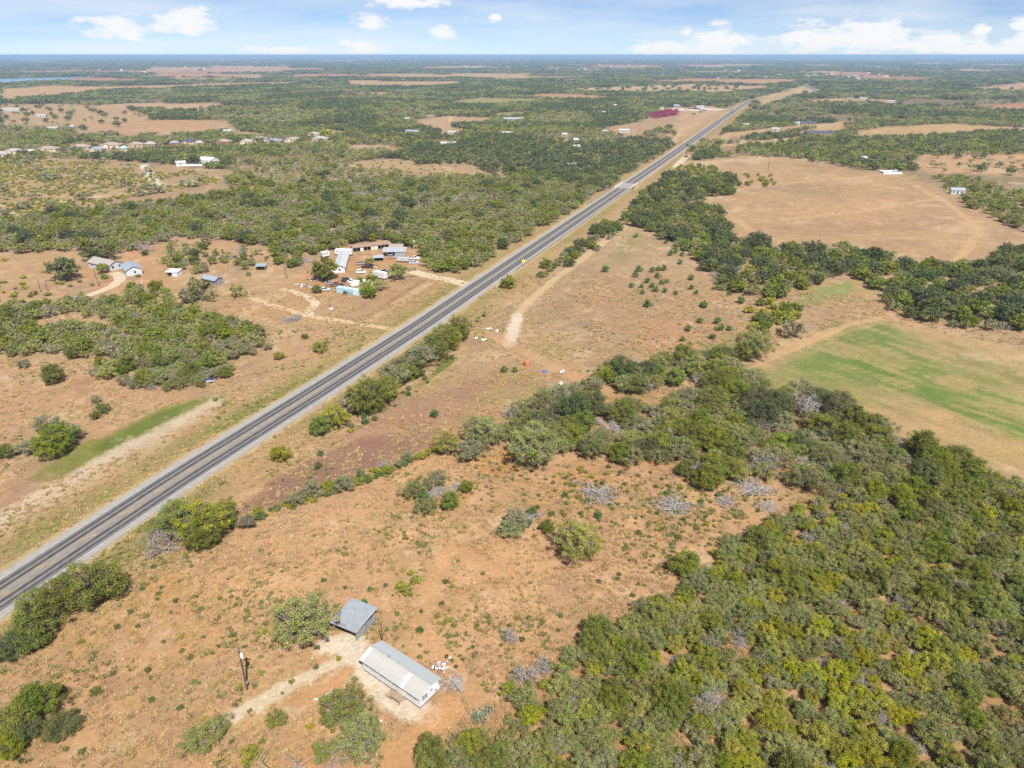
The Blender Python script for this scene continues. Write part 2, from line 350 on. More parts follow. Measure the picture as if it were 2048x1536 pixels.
pt([(1480, 735), (1560, 700), (1660, 655), (1760, 640), (1850, 660), (2080, 700), (2080, 1010), (1940, 955), (1780, 870), (1700, 830), (1600, 790), (1520, 775)], (210, 174, 122), 0.97, 2)
pt([(1560, 735), (1640, 690), (1680, 655), (1760, 645), (1820, 670), (1800, 690), (1900, 742), (2010, 790), (2060, 822), (2060, 876), (1960, 842), (1840, 792), (1760, 762), (1650, 762)], (122, 152, 66), 0.95, 7)
pt([(1640, 690), (1760, 650), (1790, 690), (1900, 745), (2060, 830), (2060, 872), (1900, 800), (1760, 745)], (92, 138, 40), 0.75, 6)
pt([(1510, 745), (1600, 715), (1640, 745), (1560, 775)], (138, 148, 78), 0.7, 4); pt([(1800, 680), (1900, 690), (2060, 740), (2060, 790), (1900, 735)], (170, 160, 96), 0.65, 7)
pt([(1690, 705), (1740, 700), (1800, 735), (1740, 745)], (200, 170, 112), 0.5, 4); pt([(1860, 750), (1930, 745), (1940, 775), (1880, 775)], (208, 174, 122), 0.75, 5)
pt([(1580, 770), (1700, 765), (1800, 800), (1760, 812), (1640, 800)], (168, 160, 92), 0.6, 6)
pt([(1830, 850), (1950, 880), (2060, 930), (2060, 945), (1900, 890)], (176, 162, 98), 0.5, 6)
pt([(1700, 860), (1900, 890), (2060, 990), (2060, 900), (1850, 820)], (214, 178, 128), 0.6, 5)
for pp, cc, aa in (([(1420, 420), (1560, 405), (1760, 398), (1850, 410), (1700, 430), (1520, 440)], (222, 178, 130), .5), ([(1440, 440), (1560, 450), (1760, 440), (1880, 420), (1860, 460), (1700, 470), (1540, 470)], (196, 154, 112), .55), ([(1520, 385), (1640, 372), (1760, 375), (1640, 392)], (200, 160, 118), .55),
                   ([(1800, 430), (1900, 430), (1990, 470), (1940, 500), (1850, 490)], (226, 186, 140), .5), ([(1650, 350), (1760, 345), (1800, 352), (1700, 362)], (204, 160, 112), .5), ([(1380, 330), (1440, 326), (1440, 340), (1390, 343)], (230, 204, 166), .6), ([(1580, 326), (1680, 330), (1700, 338), (1600, 336)], (190, 140, 100), .6)): pt(pp, cc, aa, 7)
# foreground
pt([(470, 1030), (560, 950), (690, 885), (800, 862), (862, 872), (850, 893), (740, 940), (600, 1000)], (170, 130, 110), 0.92, 1.5)
pt([(560, 905), (640, 860), (800, 810), (940, 790), (1000, 830), (870, 880), (700, 890)], (190, 148, 120), 0.55, 2)
pt([(-400, 2400), (-250, 1560), (0, 1330), (240, 1170), (480, 1040), (700, 960), (900, 905), (1130, 900), (1350, 920), (1620, 990), (1480, 1080), (1340, 1190), (1160, 1290), (1000, 1420), (830, 1560), (900, 2400)], (216, 174, 134), 0.95, 2)
for cx, cy, w, h in ((700, 1100, 150, 60), (1000, 1170, 180, 60), (620, 1400, 240, 60), (880, 1260, 120, 50), (1230, 1160, 120, 50), (300, 1330, 90, 40), (760, 1070, 120, 40), (1060, 1380, 60, 50), (560, 1180, 120, 40), (1420, 1080, 90, 30)):
    pt([(cx - w, cy), (cx - w * .5, cy - h * .8), (cx + w * .4, cy - h), (cx + w, cy), (cx + w * .3, cy + h), (cx - w * .6, cy + h * .7)], (230, 188, 144), 0.55, 4)
for cx, cy, w, h, c in ((330, 1170, 70, 25, (206, 164, 98)), (250, 1200, 70, 40, (196, 160, 96)), (140, 1280, 80, 40, (194, 160, 100)), (330, 1400, 90, 45, (204, 172, 118)), (260, 1470, 60, 40, (190, 164, 98)), (60, 1500, 70, 40, (196, 162, 110)),
                        (470, 1290, 70, 30, (196, 166, 112)), (1010, 920, 90, 30, (206, 150, 84)), (1180, 960, 70, 40, (202, 152, 84)), (1330, 1030, 60, 30, (196, 150, 92)), (860, 1010, 90, 30, (200, 156, 98)), (1300, 880, 160, 50, (206, 146, 84)),
                        (900, 1200, 70, 30, (196, 156, 116)), (760, 1235, 50, 22, (190, 150, 114)), (1100, 1010, 80, 30, (196, 160, 106)), (1050, 1290, 50, 25, (196, 158, 110)), (350, 1260, 70, 40, (206, 164, 118)), (600, 1500, 90, 30, (226, 170, 116))):
    pt([(cx - w, cy), (cx - w * .4, cy - h), (cx + w * .5, cy - h * .7), (cx + w, cy), (cx + w * .4, cy + h), (cx - w * .5, cy + h * .8)], c, 0.6, 4)
pt([(1000, 850), (1250, 760), (1440, 700), (1560, 790), (1900, 920), (2200, 1040), (2200, 2400), (860, 2400), (850, 1500), (1010, 1400), (1160, 1270), (1350, 1170), (1490, 1070), (1630, 1000), (1500, 950), (1350, 915), (1130, 890)], (198, 154, 112), 0.75, 3)
pt([(250, 1120), (300, 1080), (420, 1010), (300, 1000), (130, 1130)], (150, 152, 76), 0.7, 2)
pt([(840, 770), (900, 712), (915, 718), (880, 745), (848, 768)], (160, 158, 60), 0.9, 1)
pt([(1440, 1420), (1500, 1440), (1600, 1500), (1560, 1540), (1480, 1480)], (222, 168, 118), 0.6, 2)
# --- patches that keep their own colour over the mottled soil
lp([(465, 1035), (560, 950), (690, 885), (790, 862), (862, 866), (855, 893), (740, 938), (600, 995)], (166, 128, 110), .82, 1.6)
lp([(600, 905), (680, 870), (790, 815), (900, 775), (1000, 745), (960, 800), (870, 862), (790, 862), (690, 885)], (182, 145, 120), .6, 3)
lp([(1500, 765), (1560, 728), (1640, 690), (1690, 655), (1760, 643), (1830, 665), (1850, 690), (1930, 740), (2090, 808), (2090, 895), (1960, 852), (1850, 808), (1760, 778), (1640, 778), (1560, 788)], (150, 158, 90), .70, 5)
lp([(1580, 735), (1650, 700), (1700, 655), (1760, 646), (1810, 668), (1800, 690), (1900, 742), (2010, 792), (2090, 830), (2090, 884), (1960, 846), (1840, 796), (1760, 764), (1660, 762)], (126, 150, 76), .70, 3)
lp([(1640, 708), (1740, 715), (1850, 775), (1990, 835), (2090, 862), (2090, 884), (1960, 846), (1840, 796), (1740, 752)], (108, 142, 58), .6, 2)
lp([(1700, 690), (1760, 690), (1830, 735), (1780, 745)], (196, 172, 116), .55, 3); lp([(1860, 748), (1930, 752), (1960, 785), (1890, 778)], (208, 176, 124), .7, 3); lp([(1690, 780), (1790, 790), (1860, 830), (1760, 822)], (158, 158, 92), .5, 4)
lp([(1900, 705), (2000, 725), (2090, 765), (2090, 800), (1960, 755)], (160, 158, 94), .55, 5)
lp([(60, 962), (150, 890), (210, 880), (330, 812), (420, 795), (440, 800), (340, 862), (240, 920), (150, 950)], (146, 148, 74), .75, 1.6); lp([(180, 900), (330, 820), (400, 800), (300, 868), (220, 905)], (112, 134, 56), .65, .9)
lp([(-60, 1108), (-60, 1062), (250, 886), (430, 795), (450, 806), (310, 905), (120, 1010)], (234, 210, 184), .92, 1.5)
lp([(395, 872), (470, 830), (600, 760), (640, 732), (652, 740), (560, 802), (450, 862)], (144, 158, 80), .7, 2); lp([(0, 1128), (70, 1078), (130, 1040), (140, 1050), (40, 1118)], (126, 148, 72), .65, 1.5)
lp([(1590, 604), (1630, 575), (1700, 562), (1700, 588), (1640, 612)], (150, 166, 96), .8, 2)
for k in range(6): lp([(700 + k * 18, 650 + k * 2), (842 + k * 15, 560 + k * 3), (852 + k * 15, 562 + k * 3), (712 + k * 18, 651 + k * 2)], ((172, 130, 104), (230, 200, 156), (180, 138, 110), (214, 178, 134), (170, 128, 102), (204, 168, 126))[k], .8, .8)
lp([(245, 1125), (300, 1080), (420, 1010), (300, 1000), (130, 1130)], (150, 154, 80), .6, 1.5); lp([(840, 772), (900, 712), (916, 718), (880, 748), (848, 772)], (164, 164, 62), .85, 1)
# --- wheel tracks and drives worn into the ground: (line, width m, colour, strength)
TRACKS = [
 ([(1250, 452), (1180, 505), (1115, 555), (1060, 600), (1035, 630), (1028, 655), (1020, 682)], 3.6, (234, 202, 158), 0.95), ([(1035, 630), (1028, 660), (1018, 690)], 4.0, (246, 230, 206), 0.95),
 ([(985, 668), (1020, 690), (1080, 720), (1130, 745), (1190, 775), (1240, 790)], 4.5, (222, 178, 134), 0.7),
 ([(1480, 728), (1560, 705), (1620, 680), (1690, 652), (1760, 636)], 3.2, (226, 186, 138), 0.85), ([(1495, 738), (1600, 695), (1700, 650)], 1.0, (236, 200, 152), 0.6),
 ([(1480, 740), (1560, 800), (1700, 850), (1850, 905), (2060, 1000)], 3.0, (226, 184, 134), 0.7),
 ([(1600, 690), (1780, 640), (1900, 665), (2060, 715)], 2.0, (220, 182, 134), 0.5),
 ([(590, 1415), (640, 1380), (700, 1335), (740, 1300), (690, 1290), (640, 1300)], 2.6, (240, 208, 168), 0.7), ([(470, 1430), (560, 1380), (630, 1345), (700, 1310)], 2.4, (248, 230, 202), 0.9),
 ([(690, 1290), (720, 1330), (760, 1385), (800, 1415), (860, 1430)], 3.2, (252, 234, 208), 1.0), ([(665, 1290), (700, 1280)], 4.0, (252, 236, 212), 1.0),
 ([(700, 1340), (660, 1375), (600, 1400)], 2.2, (224, 164, 110), 0.8), ([(905, 1420), (860, 1450), (800, 1500), (780, 1560)], 4, (228, 172, 118), 0.8),
 ([(900, 1100), (860, 1180), (840, 1250), (900, 1330), (960, 1400)], 3, (228, 176, 124), 0.5),
 ([(1400, 392), (1500, 375), (1640, 360), (1740, 352), (1830, 352)], 4, (226, 186, 138), 1.0), ([(1830, 370), (1900, 410), (1955, 455), (1940, 490), (1915, 520)], 4, (226, 188, 142), 1.0),
 ([(1560, 440), (1700, 425), (1860, 400)], 4, (228, 190, 144), 0.8), ([(1440, 420), (1520, 470), (1560, 480)], 4, (228, 188, 142), 0.8),
 ([(0, 411), (130, 402), (200, 392), (310, 381)], 4.5, (238, 214, 178), 1.0), ([(318, 381), (308, 360), (298, 345), (285, 330)], 6.5, (250, 240, 220), 1.0),
 ([(900, 232), (905, 246), (945, 268), (975, 280)], 5.0, (232, 206, 176), 0.9), ([(1400, 284), (1500, 283), (1620, 272), (1660, 268)], 6, (230, 198, 156), 0.9),
 ([(1385, 312), (1480, 316), (1560, 314)], 5, (230, 200, 160), 0.8), ([(1560, 313), (1640, 324), (1700, 332), (1740, 335)], 6, (230, 204, 168), 0.85), ([(1700, 262), (1760, 254), (1640, 252)], 5, (228, 196, 152), 0.8),
 ([(1345, 290), (1362, 258), (1380, 255)], 5, (232, 200, 156), 0.7), ([(1230, 341), (1290, 340)], 3, (232, 204, 160), 0.8), ([(1350, 256), (1405, 257)], 5, (236, 206, 160), 0.8), ([(1400, 228), (1447, 230)], 5, (236, 212, 168), 0.8),
 ([(820, 237), (860, 234), (900, 233)], 5, (230, 196, 150), 0.8), ([(440, 580), (480, 590), (520, 600)], 1.6, (236, 206, 164), 0.6), ([(0, 620), (60, 600), (120, 592)], 2.5, (226, 194, 150), 0.6),
 ([(1170, 640), (1110, 650), (1060, 700)], 1.5, (214, 180, 138), 0.4)]
TR_W = [(wpoly(l), w, c, a) for l, w, c, a in TRACKS]
HAY = wpoly([(1500, 740), (1560, 705), (1660, 655), (1760, 640), (1850, 660), (2200, 720), (2200, 1060), (1940, 955), (1780, 870), (1700, 830), (1600, 790), (1520, 775)]); _h = np.array(P(2048, 905)) - np.array(P(1600, 740)); HAYDIR = _h / np.linalg.norm(_h)
CREEK = np.array(P(1276, 373))
def ground_z(X, Y):
    d = np.stack([X - CREEK[0], Y - CREEK[1]], -1); al = d @ RD; ac = d @ RN
    return -3.0 * np.exp(-(al / 9.0) ** 2) * np.clip(1 - (np.abs(ac - 8) / 30) ** 2, 0, 1)
def land(X, Y):
    r = np.hypot(X, Y); n = len(X)
    far = np.clip((r - 560) / 200, 0, 1)[:, None]
    v = fbm(X, Y, 60, 0)[:, None]; v2 = fbm(X, Y, 260, 2)[:, None]
    base = s2l(DRY)[None, :] * (0.88 + 0.24 * v)
    wood = s2l(WOOD)[None, :] * (0.70 + 0.5 * v2) * np.array([1.0, 1.0, 0.95])
    brown = s2l((176, 150, 112))[None, :]
    deep = np.clip((r - 1500) / 2500, 0, 1)[:, None]
    wood = wood * (0.35 + 0.65 * deep) + brown * (0.65 * (1 - deep))
    col = base * (1 - far) + wood * far
    sc = np.clip(r / 250, 0.6, 30)
    def brush(lst, col):
      for poly, c, a, w in lst:
          x0, y0 = poly.min(0) - 4 * w; x1, y1 = poly.max(0) + 4 * w
          ix = np.nonzero((X > x0) & (X < x1) & (Y > y0) & (Y < y1))[0]
          if len(ix) == 0: continue
          x, y = X[ix], Y[ix]; m = np.zeros(len(ix))
          for q in range(3):
              k = w * (0.8 + 0.9 * q)
              m += inside(x + k * 2.4 * (fbm(x, y, 5 * w, q) - 0.5) + k * 1.3 * (vnoise(x, y, w * .9, q + 1) - .5), y + k * 2.4 * (fbm(x, y, 5 * w, q + 2) - 0.5) + k * 1.3 * (vnoise(x, y, w * .9, q + 2) - .5), poly)
          m = (m / 3 * a)[:, None]; tint = (0.90 + 0.20 * fbm(x, y, 14, 1))[:, None]
          col[ix] = col[ix] * (1 - m) + s2l(c)[None, :] * tint * m
    brush(paint, col)
    def mott(k, s0, s1, q, lo, hi, c, amt):
        nonlocal col
        for wgt, z in ((np.clip((520 - r) / 120, 0, 1) * (r > 15), 1.0), (np.clip((r - 400) / 120, 0, 1) * np.clip((1300 - r) / 300, 0, 1), 2.6)):
            f = fbm(X, Y, s0 * z, k) * q + fbm(X, Y, s1 * z, k + 1) * (1 - q); m = (np.clip((f - lo) / (hi - lo), 0, 1) * wgt * amt)[:, None]; col = col * (1 - m) + s2l(c) * m
    mott(1, 11, 2.6, .5, .55, .66, (240, 208, 170), .55)       # washed pale sand
    mott(3, 17, 2.2, .55, .53, .64, (180, 146, 122), .58)      # old mauve-brown grass
    mott(2, 9, 1.7, .5, .55, .65, (190, 166, 116), .55)        # straw
    mott(0, 30, 3.2, .6, .56, .68, (224, 164, 114), .22)       # redder bare soil
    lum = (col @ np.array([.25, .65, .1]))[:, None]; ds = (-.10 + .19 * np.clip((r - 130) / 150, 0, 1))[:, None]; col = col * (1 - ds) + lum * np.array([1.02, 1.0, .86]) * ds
    brush(late, col)
    # mowing lines of the hay field
    hd = HAYDIR; al = X * hd[0] + Y * hd[1]; ac = X * hd[1] - Y * hd[0]; ih = inside(X, Y, HAY)
    st = vnoise(al, ac * 0 + np.round(ac / 1.7) * 7.7, 14, 1) * .5 + vnoise(al, ac * 9, 9, 2) * .5
    m = (np.clip((st - .48) / .2, 0, 1) * ih * .68)[:, None]; col = col * (1 - m) + s2l((206, 178, 128)) * m
    m = (np.clip((.40 - st) / .2, 0, 1) * ih * .35)[:, None]; col = col * (1 - m) + s2l((150, 150, 88)) * m
    o, s = road_off(X, Y); a = np.abs(o)
    # mown verges, gravel edge
    near = np.clip(1.6 - s / 700, 0.25, 1)
    m = np.clip((24 - a) / 6, 0, 1) * np.clip((s + 300) / 50, 0, 1); c = s2l((202, 168, 120))
    m = m * (s < 1750); col = col * (1 - .7 * m[:, None]) + c * .7 * m[:, None]
    g = np.exp(-((a - 10.8) / 4.2) ** 2) * np.clip(fbm(X, Y, 26, 3) * 3.2 - 0.75, 0, 1) * near * (s < 1600)
    g = np.where(o < 0, g * np.clip(1.3 - (s - 150) / 200, 0.25, 1), g * 0.75)
    g = g * (.55 + .75 * vnoise(X, Y, 1.8, 2)); g = np.clip(g, 0, 1); col = col * (1 - .85 * g[:, None]) + s2l((146, 150, 78)) * .85 * g[:, None]
    e = np.exp(-((a - 7.4) / 0.8) ** 2) * (s < 1650); col = col * (1 - .8 * e[:, None]) + s2l((222, 192, 140)) * .8 * e[:, None]
    e = np.exp(-((a - 6.5) / 0.45) ** 2) * (s < 1650); col = col * (1 - .7 * e[:, None]) + s2l((216, 204, 186)) * .7 * e[:, None]
    for ln, w, c, al in TR_W:
        x0, y0 = ln.min(0) - 15; x1, y1 = ln.max(0) + 15
        ix = np.nonzero((X > x0) & (X < x1) & (Y > y0) & (Y < y1))[0]
        if len(ix) == 0: continue
        x, y = X[ix], Y[ix]; jx = 1.6 * (fbm(x, y, 9, 1) - .5); jy = 1.6 * (fbm(x, y, 9, 2) - .5)
        d = polydist(x + jx, y + jy, ln); m = np.clip((w * (0.62 + .3 * vnoise(x, y, 2.2, 1)) - d) / (w * .35), 0, 1) * al * (0.75 + .25 * vnoise(x, y, 1.3, 2))
        col[ix] = col[ix] * (1 - m[:, None]) + s2l(c) * m[:, None]
    return np.clip(col / LIGHT * 1.04, 0.01, 0.8)

def build_ground():
    az = np.radians(np.r_[np.linspace(-53, 53, 800), np.linspace(60, 300, 41)])
    ang = np.r_[1.5702, 1.52, 1.45, 1.35, 1.25, 1.1, np.arange(0.955, 0.02, -0.00190), 0.019 * 0.93 ** np.arange(0, 34)]
    r = H / np.tan(ang); r = r[r < 60000]
    A, R = np.meshgrid(az, r); X = (R * np.sin(A)).ravel(); Y = (R * np.cos(A)).ravel()
    na, nr = len(az), len(r)
    i, j = np.meshgrid(np.arange(nr - 1), np.arange(na), indexing='ij'); j2 = (j + 1) % na
    f = np.stack([i * na + j, i * na + j2, (i + 1) * na + j2, (i + 1) * na + j], -1).reshape(-1, 4)
    V = np.stack([X, Y, ground_z(X, Y)], -1)
    m = D.materials.new('ground'); m.use_nodes = True; nt = m.node_tree; N = nt.nodes; L = nt.links; b = N['Principled BSDF']
    b.inputs['Roughness'].default_value = 0.95; b.inputs['Specular IOR Level'].default_value = 0.1
    at = N.new('ShaderNodeAttribute'); at.attribute_name = 'cover'; tc = N.new('ShaderNodeTexCoord')
    def noise(sc, det, rough=.6):
        n = N.new('ShaderNodeTexNoise'); n.inputs['Scale'].default_value = sc; n.inputs['Detail'].default_value = det; n.inputs['Roughness'].default_value = rough
        L.new(tc.outputs['Object'], n.inputs['Vector']); return n.outputs['Fac']
    def rng(v, a, b_, lo, hi):
        n = N.new('ShaderNodeMapRange'); L.new(v, n.inputs[0])
        for k, q in zip((1, 2, 3, 4), (a, b_, lo, hi)): n.inputs[k].default_value = q
        return n.outputs[0]
    def scale(c_, f_):
        n = N.new('ShaderNodeVectorMath'); n.operation = 'SCALE'; L.new(c_, n.inputs[0]); L.new(f_, n.inputs['Scale']); return n.outputs[0]
    cur = scale(at.outputs['Color'], rng(noise(1.3, 7, .8), .3, .7, .67, 1.29))
    cur = scale(cur, rng(noise(0.13, 5), .3, .7, .88, 1.12))
    def mixc(fac, c_):
        nonlocal cur
        n = N.new('ShaderNodeMix'); n.data_type = 'RGBA'; L.new(fac, n.inputs[0]); L.new(cur, n.inputs[6]); n.inputs[7].default_value = (*c_, 1); cur = n.outputs[2]
    mixc(rng(noise(2.6, 4, .75), .57, .67, 0, .62), alb(146, 110, 78))          # dead stalks and clods
    mixc(rng(noise(0.42, 6, .8), .55, .68, 0, .48), alb(170, 152, 96))         # straw coloured tufts
    L.new(cur, b.inputs['Base Color'])
    bp = N.new('ShaderNodeBump'); bp.inputs['Distance'].default_value = 0.35; bp.inputs['Strength'].default_value = 0.55; L.new(noise(1.7, 6, .75), bp.inputs['Height']); L.new(bp.outputs[0], b.inputs['Normal'])
    me = np_mesh('ground', V, f, m)
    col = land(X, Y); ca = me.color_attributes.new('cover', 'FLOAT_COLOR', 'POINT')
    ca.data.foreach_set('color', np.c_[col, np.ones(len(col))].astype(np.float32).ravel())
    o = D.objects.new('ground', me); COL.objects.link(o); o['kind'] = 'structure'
    return o
build_ground()

# ---------------------------------------------------------------- highway with its paint
def ribbon(name, ln, u0, u1, z, m, attr=False, cols=1, parent=None):
    t = np.gradient(ln, axis=0); t /= np.linalg.norm(t, axis=1)[:, None]; n = np.stack([t[:, 1], -t[:, 0]], 1)
    us = np.linspace(0, 1, cols + 1); u0 = np.broadcast_to(u0, len(ln)); u1 = np.broadcast_to(u1, len(ln))
    V = np.concatenate([np.c_[ln + n * (u0 + (u1 - u0) * u)[:, None], np.full(len(ln), z)] for u in us]); k = len(ln)
    f = np.concatenate([np.stack([np.arange(k - 1) + c * k, np.arange(k - 1) + (c + 1) * k, np.arange(1, k) + (c + 1) * k, np.arange(1, k) + c * k], 1) for c in range(cols)])
    me = np_mesh(name, V, f, m)
    if attr:
        a = me.attributes.new('lane', 'FLOAT', 'POINT'); a.data.foreach_set('value', np.concatenate([np.full(k, -6.2 + 12.4 * u) for u in us]).astype(np.float32))
    o = D.objects.new(name, me); link(o, parent); return o
rs = resample(ROAD, 6.0); rs_s = rs @ RD
wide = np.clip((168 - rs_s) / 110, 0, 1)                                     # painted median opens towards the near end
def asphalt():
    m = D.materials.new('asphalt'); m.use_nodes = True; nt = m.node_tree; N = nt.nodes; L = nt.links; b = N['Principled BSDF']
    b.inputs['Roughness'].default_value = 0.8; b.inputs['Specular IOR Level'].default_value = 0.25
    at = N.new('ShaderNodeAttribute'); at.attribute_name = 'lane'; tc = N.new('ShaderNodeTexCoord')
    def M(op, a, b_=None, clamp=False):
        n = N.new('ShaderNodeMath'); n.operation = op; n.use_clamp = clamp
        for i, v in enumerate((a, b_)):
            if v is None: continue
            if isinstance(v, (int, float)): n.inputs[i].default_value = v
            else: L.new(v, n.inputs[i])
        return n.outputs[0]
    mp = N.new('ShaderNodeMapping'); mp.inputs['Rotation'].default_value = (0, 0, math.atan2(RD[0], RD[1])); mp.inputs['Scale'].default_value = (1.6, .05, 1); L.new(tc.outputs['Object'], mp.inputs[0])
    no = N.new('ShaderNodeTexNoise'); no.inputs['Scale'].default_value = 1.0; no.inputs['Detail'].default_value = 6; L.new(mp.outputs[0], no.inputs['Vector'])
    u = M('ADD', at.outputs['Fac'], M('MULTIPLY', M('SUBTRACT', no.outputs['Fac'], .5), .35)); tot = None
    for c, w, a in ((-3.25, .5, .95), (-1.75, .5, 1.0), (1.75, .5, 1.0), (3.25, .5, .95), (0.55, .25, .35), (-4.0, .25, .3), (4.1, .25, .3)):   # rubber and oil worn by the wheels
        d = M('DIVIDE', M('SUBTRACT', u, c), w); g = M('MULTIPLY', M('EXPONENT', M('MULTIPLY', M('MULTIPLY', d, d), -1)), a)
        tot = g if tot is None else M('ADD', tot, g)
    tot = M('MULTIPLY', tot, M('ADD', .75, M('MULTIPLY', no.outputs['Fac'], .5)), clamp=True)
    mx = N.new('ShaderNodeMix'); mx.data_type = 'RGBA'; L.new(tot, mx.inputs[0]); mx.inputs[6].default_value = (*alb(172, 168, 165), 1); mx.inputs[7].default_value = (*alb(78, 77, 86), 1)
    sh = M('MULTIPLY', M('SUBTRACT', M('ABSOLUTE', u), 4.5), 1.2, clamp=True)
    m2 = N.new('ShaderNodeMix'); m2.data_type = 'RGBA'; L.new(sh, m2.inputs[0]); L.new(mx.outputs[2], m2.inputs[6]); m2.inputs[7].default_value = (*alb(200, 195, 190), 1)
    n2 = N.new('ShaderNodeTexNoise'); n2.inputs['Scale'].default_value = 0.8; n2.inputs['Detail'].default_value = 6; L.new(tc.outputs['Object'], n2.inputs['Vector'])
    vm = N.new('ShaderNodeVectorMath'); vm.operation = 'SCALE'; L.new(m2.outputs[2], vm.inputs[0]); L.new(M('ADD', .72, M('MULTIPLY', n2.outputs['Fac'], .56)), vm.inputs['Scale'])
    L.new(vm.outputs[0], b.inputs['Base Color']); return m
def edge_jit(k): return 0.22 * (fbm(rs_s * 1.0, rs_s * 0 + 3.3 * k, 9, k) - .5)
hw = ribbon('highway', rs, -6.2 + edge_jit(1), 6.2 + edge_jit(2), 0.05, asphalt(), True, 14); hw['kind'] = 'structure'
wp = mat('white_paint', alb(246, 244, 240), .7, .25, .6); yp = mat('yellow_paint', alb(232, 184, 104), .7, .3, .5)
rsn = rs[(rs_s > -60) & (rs_s < 1690)]; wn = wide[(rs_s > -60) & (rs_s < 1690)]; sn_ = rs_s[(rs_s > -60) & (rs_s < 1690)]
for nm, a, b_, m_ in (('edge_line', -4.74, -4.56, wp), ('edge_line', 4.56, 4.74, wp)): ribbon(nm, rsn, a, b_, .058, m_, parent=hw)
ribbon('centre_line', rsn, -.20 - 1.15 * wn, -.07 - 1.15 * wn, .058, yp, parent=hw); ribbon('centre_line', rsn, .07 + .75 * wn, .20 + .75 * wn, .058, yp, parent=hw)
for s in np.arange(62, 158, 10.0):                                           # slanting bars across the median
    w_ = float(np.clip((168 - s) / 110, 0, 1)); c = road_c(s); a = RD * s + RN * (c - .2 - 1.1 * w_); b_ = RD * (s + 1.2 + 2.6 * w_) + RN * (c + .2 + .7 * w_)
    d = (b_ - a) / np.linalg.norm(b_ - a); n = np.array([d[1], -d[0]]) * .13
    MB().add([(*(a - n), .0585), (*(a + n), .0585), (*(b_ + n), .0585), (*(b_ - n), .0585)], [(0, 1, 2, 3)]).build('median_bar', yp, hw)

# drives joining the highway, laid on the ground as pale caliche
cal = mat('caliche', alb(242, 220, 188), .95, .16, .5)
def drive(name, pts, w, m=cal, z=.02):
    ln = resample(wpoly(pts), 1.2); x = np.arange(len(ln)) * 1.2
    j0 = w * .5 * (.75 + .5 * fbm(x, x * 0 + w, 5, 1)); j1 = w * .5 * (.75 + .5 * fbm(x, x * 0 + 9 + w, 5, 2))
    o = ribbon(name, ln, -j0, j1, z, m); o['kind'] = 'structure'; return o
drive('driveway', [(172, 592), (200, 583), (225, 572), (240, 560), (238, 550), (226, 545)], 5.0)
drive('driveway', [(822, 542), (850, 550), (880, 556), (905, 561), (938, 571)], 6.5)
drive('driveway', [(798, 660), (760, 654), (720, 648), (690, 643), (640, 636), (600, 627), (550, 612), (495, 595)], 3.4, mat('packed_soil', alb(238, 206, 164), .95, .2, .4), .024)
drive('driveway', [(616, 634), (622, 618), (632, 606), (615, 594), (585, 582), (560, 577)], 4.0, z=.028)
drive('driveway', [(900, 640), (885, 648), (870, 662)], 7.0, mat('concrete_apron', alb(206, 196, 184), .9, .15, .6), .024)
drive('driveway', [(1375, 310), (1360, 325), (1350, 335)], 7.0, cal, .024)
# water far off
def water(name, pts, label=None):
    w = wpoly(pts); o = MB().add([(x, y, .35) for x, y in w], [tuple(range(len(w)))]).build(name, mat('lake_water', (.03, .10, .16), .12, .1, .01, spec=.5)); o['kind'] = 'structure'
water('lake', [(-300, 168), (-300, 158), (0, 157.5), (60, 156), (130, 154.3), (190, 154), (150, 157.5), (100, 162), (0, 167)])
water('pond', [(308, 229), (318, 226), (332, 226), (335, 229), (325, 232), (312, 231)])

# ================================================================ trees, shrubs and brush
BARK = mat('grey_bark', (.23, .20, .18), .9, .2, 3); BARK2 = mat('brown_bark', (.13, .10, .08), .9, .2, 3); DEADM = mat('bleached_wood', (.28, .255, .245), .9, .22, 2, objvar=.12)
LEAF = {
 'mesq': mat('leaf_olive', (.125, .150, .036), .65, 0, objvar=.22, transl=.40, tint=(.385, .385, .125), spec=.2),
 'lime': mat('leaf_lime', (.165, .190, .020), .65, 0, objvar=.16, transl=.45, tint=(.47, .44, .060), spec=.2),
 'hack': mat('leaf_fresh', (.085, .125, .018), .6, 0, objvar=.20, transl=.42, tint=(.320, .335, .055), spec=.25),
 'oak': mat('leaf_dark', (.050, .072, .026), .6, 0, objvar=.20, transl=.35, tint=(.190, .215, .082), spec=.25),
 'juni': mat('leaf_bluegreen', (.060, .115, .030), .7, 0, objvar=.15, transl=.35, tint=(.18, .27, .085), spec=.2),
 'grey': mat('leaf_greygreen', (.165, .165, .080), .7, 0, objvar=.18, transl=.42, tint=(.390, .370, .215), spec=.2),
 'straw': mat('dry_straw', (.34, .24, .115), .9, 0, objvar=.22, transl=.35, tint=(.58, .44, .24), spec=.1),
 'weed': mat('weed_green', (.110, .135, .036), .8, 0, objvar=.28, transl=.4, tint=(.29, .30, .095), spec=.1)}

